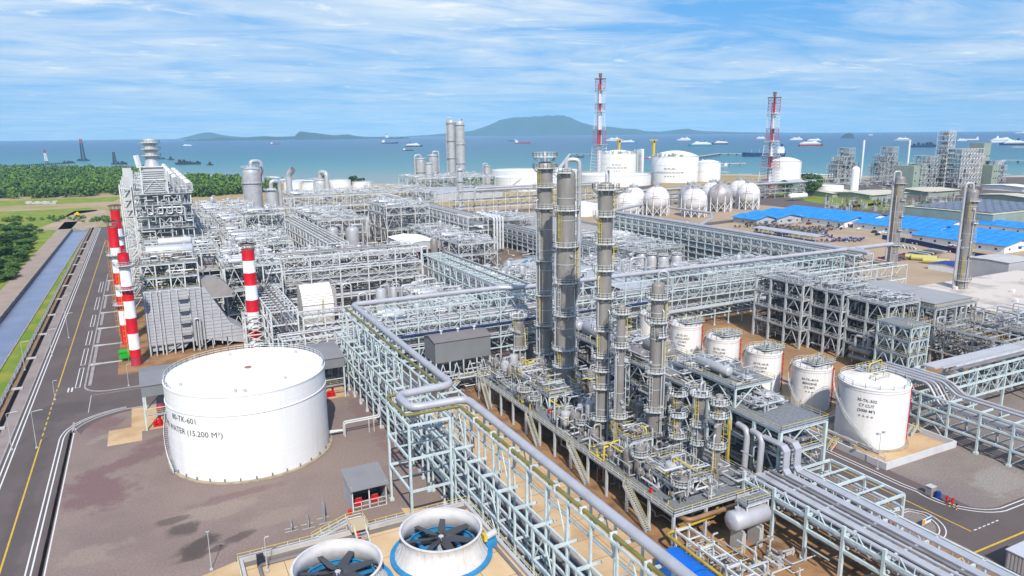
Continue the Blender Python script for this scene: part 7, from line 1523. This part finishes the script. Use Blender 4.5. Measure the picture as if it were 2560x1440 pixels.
for px in (2151, 2264): x, y = G(px, 456); o = thing('vent_stack', f'slim white vent stack on the {"first" if px < 2200 else "second"} stepped process tower', 'chimney', (x, y, 0)); MB().cyl(x, y, 0, 55, 1.3, n=10).build('pipe', shipw, o, smooth=True)
plant(2300, 470, 50, 22, [(0, 14, 28), (14, 34, 37), (34, 48, 30)], 'broad cluttered process block in front of the tallest lattice tower', seed=3); plant(2358, 468, 16, 14, [(0, 13, 66)], 'tallest slim lattice process tower in the eastern plant', steelw, seed=4); plant(2395, 470, 46, 20, [(0, 42, 45)], 'square pale lattice block with crossed bracing and dark bins inside', steelw, seed=5); plant(2480, 458, 30, 18, [(0, 20, 28), (20, 28, 22)], 'low process block at the right of the crossed lattice block', seed=6)
x, y = G(2440, 462); [tag(MB().lathe(x - 16 + k * 9, y + 8, [(.1, 6), (4, 14), (4, 34), (.1, 36)], 14).build('bin', steeld, smooth=True, loc=(x - 16 + k * 9, y + 8, 6)), 'dark grey bin inside the crossed lattice block', 'bin', 'bins in the lattice block') for k in range(5)]
for px, py, a, b, h, l, m_ in ((2268, 470, 26, 20, 26, 'sage green windowless process building under the broad block', sage), (2440, 455, 16, 14, 50, 'sage green tall box behind the crossed lattice block', sage), (2470, 462, 14, 10, 24, 'sage green box at the right of the lattice blocks', sage)):
    x, y = G(px, py); o = thing('process_building', l, 'building', (x, y, 0)); MB().box(x, y - b * .3, 0, x + a, y + b, h).build('wall', m_, o)
    for k in range(6): q = x + 3 + (k % 3) * a / 3; MB().box(q, y - b * .3 - .1, h * .3 + (k // 3) * h * .35, q + 2, y - b * .3, h * .3 + (k // 3) * h * .35 + 1.6).build('vent', dark, o)
for px0, py0, px1, py1, h, l, rm in ((2055, 492, 2130, 487, 7, 'open sided shed with a cream roof near the grass', cream), (2135, 497, 2240, 492, 8, 'green walled hall with a cream roof by the substation', cream), (2270, 490, 2370, 486, 9, 'long cream roofed hall behind the substation', cream), (2440, 500, 2560, 505, 9, 'wide cream roofed hall covered with grey panels', cream), (2480, 475, 2560, 476, 8, 'white roofed hall at the far right', white), (2442, 545, 2500, 552, 6, 'small cream roofed green shed near the camp', cream), (2345, 533, 2400, 532, 7, 'turquoise roofed white building by the camp', cyanr)):
    x0, y0 = G(px0, py0); x1, y1 = G(px1, py1); yb = min(y0, y1); xs_ = sorted((x0, x1)); dd = 45 if px0 != 2345 and px0 != 2442 else 14
    house(l, xs_[0], max(xs_[1], xs_[0] + 22), yb - (12 if dd > 20 else 0), yb + dd - 12, 0, h * .62, 1.6, 'X', sage if rm is cream else white, rm, over=1.5, cat='hall', name='hall')
x0, y0 = G(2480, 520, 11); sp_ = MB()
for i in range(9):
    for k in range(10): a, b = x0 - 36 + i * 10, y0 - 20 + k * 6; sp_.add([(a, b, 11.3), (a + 8.4, b, 11.3), (a + 8.4, b + 4.6, 12.2), (a, b + 4.6, 12.2), (a, b, 11.1), (a + 8.4, b, 11.1), (a + 8.4, b + 4.6, 12), (a, b + 4.6, 12)], [(0, 1, 2, 3), (7, 6, 5, 4), (0, 4, 5, 1), (1, 5, 6, 2), (2, 6, 7, 3), (3, 7, 4, 0)])
hh = house('broad low hall whose roof is laid with grey solar panels', x0 - 40, x0 + 60, y0 - 24, y0 + 44, 0, 10.6, .3, 'X', sage, cream, cat='hall', name='hall'); sp_.build('solar_panels', solarm, hh)
ss = thing('substation', 'crowded electrical substation of thin gantries and insulators beside the camp', 'substation', (600, 430, 0)); mb = MB(); rr = random.Random(9)
for k in range(90):
    x, y = G(rr.uniform(2060, 2400), rr.uniform(510, 534)); h = rr.uniform(4, 13); mb.cur = rr.randrange(3); mb.box(x - .18, y - .18, 0, x + .18, y + .18, h); mb.box(x - .5, y - .5, h * .6, x + .5, y + .5, h * .8)
    if k % 2: mb.beam((x, y, h), (x + rr.uniform(4, 14), y + rr.uniform(-6, 6), h), .3)
mb.build('gantry', [steelg, steeld, rustst], ss)
for k in range(14): x, y = G(2065 + k * 24, 512 + (k % 3) * 8); MB().box(x - 2.2, y - 1.5, 0, x + 2.2, y + 1.5, 4).box(x - .3, y - .3, 4, x + .3, y + .3, 6).build('transformer', steeld, ss)
rack('long low pipe rack in front of the stepped process towers', 'X', 700, 960, [(600, 11), (610, 11)], [5, 11], 20, steelg); clutter(700, 960, 560, 640, .3, 8, 240, 440, [cladl, pipew, piped, steelg, steeld], .6); clutter(560, 700, 590, 700, .3, 7, 200, 441, [cladl, pipew, piped, steelg, steeld], .6); clutter(380, 640, 540, 620, .3, 9, 240, 442, [cladl, pipew, piped, steelg, steeld], .5)
x, y = G(1985, 502); o = exchanger(x - 6, y, 1.5, 22, 2.6, 'X', 'white horizontal bullet tank on the bright grass', None, white); x, y = G(2134, 488); o = thing('white_column', 'plain white upright column in front of the first stepped tower', 'column', (x, y, 0)); MB().lathe(x, y, [(4, 0), (4, 28), (2.4, 30), (.1, 30.5)], 18).build('shell', white, o, smooth=True)
house('green shed with a pale roof beside the domed tank', 668, 694, 600, 622, 0, 9, 3, 'X', tealg, ltgrey, cat='shed', name='shed'); tank('small white round tank behind the cream shed', *G(2075, 487), 13, 10, 'cone', white, rail=False)
for i in range(5): tag(lamp(0, 0, 12, None, xy=G(1870 + i * 130, 560 + i * 22), twin=True), 'tall lamp mast in the builders yard', 'lamp', 'lamp masts in the builders yard')
# ------------------------------------------------------------------ jetties and ships
def jetty(pts, wd, label, z=4):
    o = thing('jetty', label, 'jetty', (pts[0][0], pts[0][1], 0)); mb = MB(); pl = MB()
    for a, b in zip(pts[:-1], pts[1:]):
        mb.beam((a[0], a[1], z), (b[0], b[1], z), wd, 1.2); l = math.dist(a, b)
        for k in range(int(l / 24) + 1): f = k * 24 / l; x, y = a[0] + (b[0] - a[0]) * f, a[1] + (b[1] - a[1]) * f; pl.box(x - 1.4, y - 1.4, -3, x + 1.4, y + 1.4, z)
    mb.build('deck', conc, o); pl.build('pile', steeld, o)
jetty([G(1640, 440), G(1700, 402), G(1800, 387), G(1960, 389)], 8, 'long pale jetty leading out behind the gas tanks'); jetty([G(2490, 420), G(2510, 405), G(2600, 407)], 8, 'dark jetty running to the right edge'); jetty([G(1400, 425), G(1425, 388), G(1490, 389)], 7, 'jetty reaching the sea behind the columns'); jetty([G(1770, 415), G(1862, 413)], 6, 'short jetty arm with a dolphin at its end')
def ship(px, py, lpx, kind, hull, label, flip=False, group=None, cat='ship', hs=1.0):
    x, y = G(px, py, -2); v = Vector((x, y, -72)); Ls = lpx * v.dot(CF) / FPX; o = thing(kind.replace(' ', '_'), label, cat, (x, y, -2), group)
    ux, uy = CR.x, CR.y; l_ = math.hypot(ux, uy); ux /= l_; uy /= l_; s_ = -1 if flip else 1; ux *= s_; uy *= s_; wx, wy = -uy, ux; B = Ls * .16; H_ = Ls * .07 * hs
    def T3(a, b, z): return (x + ux * a + wx * b, y + uy * a + wy * b, -2 + z)
    def blk(mb, a0, a1, b, z0, z1, rake=0): mb.add([T3(a0, -b, z0), T3(a1, -b, z0), T3(a1, b, z0), T3(a0, b, z0), T3(a0 + rake, -b, z1), T3(a1 - rake, -b, z1), T3(a1 - rake, b, z1), T3(a0 + rake, b, z1)], [(0, 3, 2, 1), (4, 5, 6, 7), (0, 1, 5, 4), (1, 2, 6, 5), (2, 3, 7, 6), (3, 0, 4, 7)])
    hu = [(-.5, .75), (-.46, 1), (.3, 1), (.42, .6), (.5, .02)]; vs = []
    for z, k in ((-1, .86), (H_, 1.0)):
        for a, b in hu: vs.append(T3(a * Ls * (1 if k == 1 else .96), b * B / 2 * k, z + (H_ * .35 if k == 1 and a > .4 else 0)))
        for a, b in reversed(hu): vs.append(T3(a * Ls * (1 if k == 1 else .96), -b * B / 2 * k, z + (H_ * .35 if k == 1 and a > .4 else 0)))
    n = 10; MB().add(vs, [tuple(range(n - 1, -1, -1)), tuple(range(n, 2 * n))] + [(i, (i + 1) % n, n + (i + 1) % n, n + i) for i in range(n)]).build('hull', hull, o)
    if kind == 'ferry':
        for i, (a0, a1, b, z0, z1) in enumerate(((-.46, .36, .48, 1, 1.6), (-.42, .30, .46, 1.6, 2.1), (-.3, .22, .42, 2.1, 2.5), (.06, .2, .4, 2.5, 2.9))): mb = MB(); blk(mb, a0 * Ls, a1 * Ls, b * B, H_ * z0, H_ * z1, .01 * Ls); mb.build('deckhouse', shipw, o)
        mb = MB(); blk(mb, -.25 * Ls, -.18 * Ls, .14 * B, H_ * 2.1, H_ * 3.6); mb.build('funnel', hull, o); mb = MB(); blk(mb, -.44 * Ls, .33 * Ls, .485 * B, H_ * 1.2, H_ * 1.4); mb.build('windows', glassd, o)
    elif kind in ('tanker', 'cargo_ship', 'freighter'):
        mb = MB(); blk(mb, -.46 * Ls, -.3 * Ls, .42 * B, H_, H_ * 2.6); blk(mb, -.44 * Ls, -.33 * Ls, .46 * B, H_ * 2.6, H_ * 3.1); mb.build('deckhouse', shipw, o); mb = MB(); blk(mb, -.44 * Ls, -.4 * Ls, .12 * B, H_ * 3.1, H_ * 4); mb.build('funnel', hull, o)
        mb = MB(); 
        for f in (-.1, .1, .28): blk(mb, f * Ls - .006 * Ls, f * Ls + .006 * Ls, .04 * B, H_, H_ * 2.3)
        blk(mb, -.26 * Ls, .36 * Ls, .3 * B, H_, H_ * 1.18); mb.build('deck_gear', shipg if kind == 'tanker' else rustst, o)
    elif kind == 'tug':
        mb = MB(); blk(mb, -.2 * Ls, .2 * Ls, .3 * B, H_, H_ * 3.4); blk(mb, -.08 * Ls, .14 * Ls, .24 * B, H_ * 3.4, H_ * 5); mb.build('deckhouse', shipk, o); mb = MB(); blk(mb, .0, .02 * Ls, .03 * B, H_ * 5, H_ * 8); mb.build('mast', shipk, o)
    elif kind == 'barge':
        mb = MB(); rr = random.Random(int(px))
        for k in range(9): a = rr.uniform(-.42, .34) * Ls; blk(mb, a, a + rr.uniform(.03, .1) * Ls, rr.uniform(.15, .4) * B, H_, H_ * rr.uniform(1.4, 2.8))
        mb.build('deck_load', shipk, o)
    return o, T3, Ls, B, H_
SH = [(172, 408, 32, 'barge', shipk, 'dark work barge between the two piling rigs'), (400, 398, 28, 'barge', shipk, 'dark barge half behind the furnace exhaust stack'), (427, 400, 18, 'tug', shipk, 'dark tug next to the barge behind the furnace stack'), (471, 411, 64, 'barge', shipk, 'long dark barge with deck cargo near the beach'), (525, 413, 18, 'tug', shipk, 'small dark tug close to the long dark barge'), (468, 367, 29, 'ferry', shipv, 'lone pale ferry far out above the long dark barge'), (689, 361, 25, 'freighter', shipr, 'small red and black freighter alone in the bay'), (975, 359, 42, 'tanker', shipb, 'dark tanker beside the tall pair of columns, in front of a longer one'), (985, 347, 44, 'tanker', shipk, 'long low ship on the horizon left of the tall pair of columns'), (1035, 367, 44, 'ferry', shipk, 'white ferry close to a dark coaster near the tall pair of columns'), (1021, 377, 27, 'freighter', shipk, 'dark coaster in front of the white ferry'), (1280, 353, 22, 'freighter', shipk, 'small dark ship just behind the red freighter'), (1307, 359, 40, 'freighter', shipr, 'red hulled freighter under the cloudy mountain'), (1534, 352, 38, 'ferry', shipw, 'white ferry right of the taller flare tower'), (1571, 359, 44, 'ferry', shipv, 'blue hulled ferry right of the taller flare tower'), (1710, 351, 34, 'ferry', shipw, 'white ferry with pale hull above the very large lettered tank'), (1750, 366, 60, 'ferry', shipt, 'large ferry with a teal hull'), (1800, 361, 42, 'ferry', shipk, 'dark hulled ferry overlapping the teal one'), (1903, 347, 26, 'ferry', shipw, 'small white ferry left of the shorter flare tower'), (1990, 350, 32, 'ferry', shipw, 'low white ferry right of the shorter flare tower'), (2027, 365, 62, 'ferry', shipr, 'big ferry with a red waterline hull'), (2037, 355, 42, 'ferry', shipv, 'blue-white ferry behind the red hulled ferry'), (2177, 338, 12, 'ferry', shipw, 'tiny white ship on the horizon right of the islet'), (2254, 352, 40, 'ferry', shipg, 'white yacht-like ship above the second stepped tower'), (2309, 368, 68, 'barge', shipb, 'long dark low barge left of the tallest lattice tower'), (2405, 352, 26, 'ferry', shipw, 'white patrol ship right of the tallest lattice tower'), (2430, 350, 32, 'cargo_ship', shipw, 'white cargo ship behind the patrol ship'), (2505, 356, 62, 'ferry', shipw, 'big white double ferry near the right edge'), (2530, 363, 66, 'ferry', shipb, 'navy hulled ferry overlapping the big white one'), (2550, 370, 42, 'cargo_ship', shipg, 'grey ship at the right edge'), (2548, 333, 22, 'cargo_ship', shipw, 'small white ship on the horizon at the right'), (1908, 391, 108, 'tanker', shipb, 'navy gas tanker moored at the long jetty'), (1614, 397, 26, 'tanker', shipred, 'bright red ship between the two lettered gas tanks'), (1796, 418, 46, 'tanker', shipg, 'grey tanker with red deck gear moored near the short jetty'), (1447, 394, 26, 'barge', shipk, 'dark barge at the jetty behind the columns'), (136, 421, 38, 'barge', shipk, 'dark barge carrying the red and white piling rig'), (208, 402, 32, 'barge', shipk, 'dark barge carrying the tall dark piling rig'), (299, 411, 40, 'barge', shipk, 'barge with a dark lattice crane')]
for s_ in SH: ship(*s_[:5], s_[5], flip=(s_[0] % 2 == 0), hs=1.4 if s_[3] in ('tug',) else 1.0)
def rig(px, py, topy, wd, ms, label, lean=0):
    x, y = G(px, py, -2); h = zat(topy, x, y) + 2; o = thing('piling_rig', label, 'piling rig', (x, y, 1)); k = 14
    for i in range(k):
        mb = MB(); z0, z1 = h * i / k, h * (i + 1) / k; q0, q1 = wd * (1 - .55 * i / k), wd * (1 - .55 * (i + 1) / k)
        for sx, sy in ((-1, -1), (1, -1), (1, 1), (-1, 1)): mb.beam((x + lean * z0 + sx * q0, y + sy * q0, z0), (x + lean * z1 + sx * q1, y + sy * q1, z1), wd * .3); mb.beam((x + lean * z0 + sx * q0, y + sy * q0, z0), (x + lean * z1 - sy * q1, y + sx * q1, z1), wd * .22)
        mb.build('mast_section', ms[i * len(ms) // k], o)
rig(119, 416, 376, 3.2, [rustst, shipw, shipw, redf], 'red and white lattice piling rig on a barge by the forest', -.06); rig(209, 400, 349, 5.2, [shipk, shipk, shipk, redf], 'tall dark lattice piling rig on a barge', -.02); rig(287, 408, 382, 4, [shipk], 'dark lattice crane mast on the barge by the furnace', 0)
pb = MB()
for k in range(34): x, y = G(4 + k * 5.0, 419 - k * .28, -2); tag(MB().cyl(x, y, -3, 2.4, 1.5, n=7).build('sea_pile', shipk, loc=(x, y, -2)), 'dark pile standing in the shallow sea in a long row', 'pile', 'row of piles in the sea')
o, T3_, Ls, B_, H__ = ship(1768, 405, 30, 'tanker', shipw, 'white gas carrier bow with a tall mast behind the smaller domed tank')
# ------------------------------------------------------------------ trees
def leafcloud(mb, cx, cy_, cz, rx, ry, rz, n, s_, rr):
    for k in range(n):
        u = rr.uniform(-1, 1); t = rr.uniform(0, 6.283); q = math.sqrt(1 - u * u); d = rr.uniform(.72, 1.05); x, y, z = cx + rx * q * math.cos(t) * d, cy_ + ry * q * math.sin(t) * d, cz + rz * u * d
        a = Vector((rr.gauss(0, 1), rr.gauss(0, 1), rr.gauss(0, .6))).normalized(); b = a.orthogonal().normalized(); a *= s_ * rr.uniform(.6, 1.3); b *= s_ * rr.uniform(.5, 1); p = Vector((x, y, z)); mb.cur = rr.choice((0, 0, 1, 2, 2)); mb.add([tuple(p - a), tuple(p + b), tuple(p + a), tuple(p - b)], [(0, 1, 2, 3)])
def mktree(h, r, seed, cards=420, s_=.55, label='', group=None):
    rr = random.Random(seed); o = thing('tree', label, 'tree', (0, 0, 0), group); mb = MB(); mb.cyl(0, 0, 0, h * .6, r * .07, r * .035, 6)
    cl = []
    for k in range(7): t = k * .9 + rr.random(); q = r * rr.uniform(.25, .62); z = h * rr.uniform(.45, .82); mb.beam((0, 0, h * .35), (q * math.cos(t), q * math.sin(t), z), r * .04); cl.append((q * math.cos(t), q * math.sin(t), z))
    mb.build('trunk', bark, o); cr = MB(); cl.append((0, 0, h * .8))
    for c in cl: leafcloud(cr, *c, r * .46, r * .46, h * .2, cards // len(cl), s_, rr)
    cr.build('crown', leafm, o); return o
tl = 'leafy green mangrove tree in the thicket beside the canal path'; protos = [mktree(6.5, 3.8, 60 + k, 620, .5, tl, 'mangrove trees beside the canal') for k in range(4)]
rr = random.Random(77); used = set(); cnt = 0
while cnt < 150:
    px, py = rr.uniform(-30, 128), rr.uniform(566, 712)
    if px > 124 - (py - 566) * .66 - rr.uniform(0, 6): continue
    x, y = G(px, py); k = rr.randrange(4); sc = rr.uniform(.7, 1.35); sc = (sc, sc, sc * rr.uniform(.42, .7)); 
    if k in used: dup(protos[k], (x, y, 0), rz=rr.uniform(0, 6.28), sc=sc)
    else: protos[k].location = (x, y, 0); protos[k].scale = sc; used.add(k)
    cnt += 1
t2 = mktree(9, 5.2, 71, 520, .7, 'dark lone tree at the edge of the beach', 'scattered trees by the shore'); first = True
for px, py in ((545, 448), (578, 455), (592, 458), (810, 462), (870, 468), (880, 466), (900, 470), (2010, 470), (2018, 468), (2034, 468), (2040, 470), (1995, 472), (2030, 490), (2290, 540), (2320, 536), (2480, 548), (1960, 492)):
    x, y = G(px, py); sc = rr.uniform(.8, 1.9)
    if first: t2.location = (x, y, 0); t2.scale = (sc,) * 3; first = False
    else: dup(t2, (x, y, 0), rz=rr.uniform(0, 6), sc=sc)
def forest(name, pts_fn, n, r, h, seed, cards, label, s_):
    rr = random.Random(seed); mb = MB()
    for k in range(n):
        x, y = pts_fn(rr); q = rr.uniform(.6, 1.4); leafcloud(mb, x, y, h * .55 * q, r * q, r * q, h * .5 * q, cards, s_ * q, rr)
    o = mb.build(name, leafm); tag(o, label, 'forest')['kind'] = 'stuff'
def f1(rr):
    while True:
        x, y = rr.uniform(-420, 30), rr.uniform(985, 1900)
        c = 1830 - (x + 262) * 1.02 if x > -262 else 1830 - (x + 262) * .55
        if y < c - 25 and not (x > -20 and y < 1000): return x, y
def f2(rr):
    while True:
        x, y = rr.uniform(25, 150), rr.uniform(900, 1240)
        if y < 1330 - (x - 25) * 2.4 and y > 880 + (x - 25) * .5: return x, y
def f3(rr): x = rr.uniform(300, 520); return x, rr.uniform(880, 905) + (x - 400) * .2 - 40 + rr.uniform(-30, 30)
def f4(rr): x, y = G(rr.uniform(-60, 330), rr.uniform(546, 556)); return x, y
forest('mangrove_forest', f1, 2600, 6.5, 11, 81, 70, 'wide dark green mangrove forest between the dry field and the sea', 1.5); forest('mangrove_forest', f2, 520, 6, 10, 82, 70, 'green wedge of forest behind the furnaces, along the beach', 1.5); forest('shrub_belt', f3, 330, 5, 7, 83, 30, 'brownish green shrub belt along the shore behind the tall pair of columns', 1.8)
forest('bushes', f4, 60, 2.2, 2.4, 84, 26, 'low bushes along the edge of the dry field', .8)
hp = MB(); rr = random.Random(6)
for k in range(60): x, y = G(rr.uniform(62, 135), rr.uniform(505, 511)); hp.box(x, y, 0, x + rr.uniform(1, 5), y + rr.uniform(1, 4), rr.uniform(.3, 1.3))
tag(hp.build('rubble', conc), 'pale rubble heap at the forest edge of the dry field', 'rubble')['kind'] = 'stuff'
ex = thing('excavator', 'small yellow machine standing on the dry field', 'excavator', (*G(193, 541), 0)); x, y = G(193, 541); MB().box(x - 2, y - 1.5, 1, x + 2, y + 1.5, 2.8).box(x - .5, y - 1, 2.8, x + 1.2, y + 1, 4).build('body', MATS['crane_yellow'], ex); MB().box(x - 2.2, y - 1.8, 0, x + 2.2, y + 1.8, 1).build('track', black, ex)
# leftovers: the smaller pipe runs on the far racks, and the air
LEFT.build('pipe_runs', [piped, cladl, pipel, piped], smooth=True)['kind'] = 'stuff'
hz = MB().box(-15500, -600, -3.2, 15500, 15200, 480).build('haze', None); hz['kind'] = 'stuff'
hm = bpy.data.materials.new('haze'); hm.use_nodes = True; t = hm.node_tree; t.nodes.clear(); ov = t.nodes.new('ShaderNodeOutputMaterial'); pv = t.nodes.new('ShaderNodeVolumePrincipled'); pv.inputs['Color'].default_value = (.36, .70, 1, 1); pv.inputs['Density'].default_value = 6e-5; pv.inputs['Anisotropy'].default_value = -0.3; t.links.new(pv.outputs[0], ov.inputs['Volume']); hz.data.materials.clear(); hz.data.materials.append(hm)
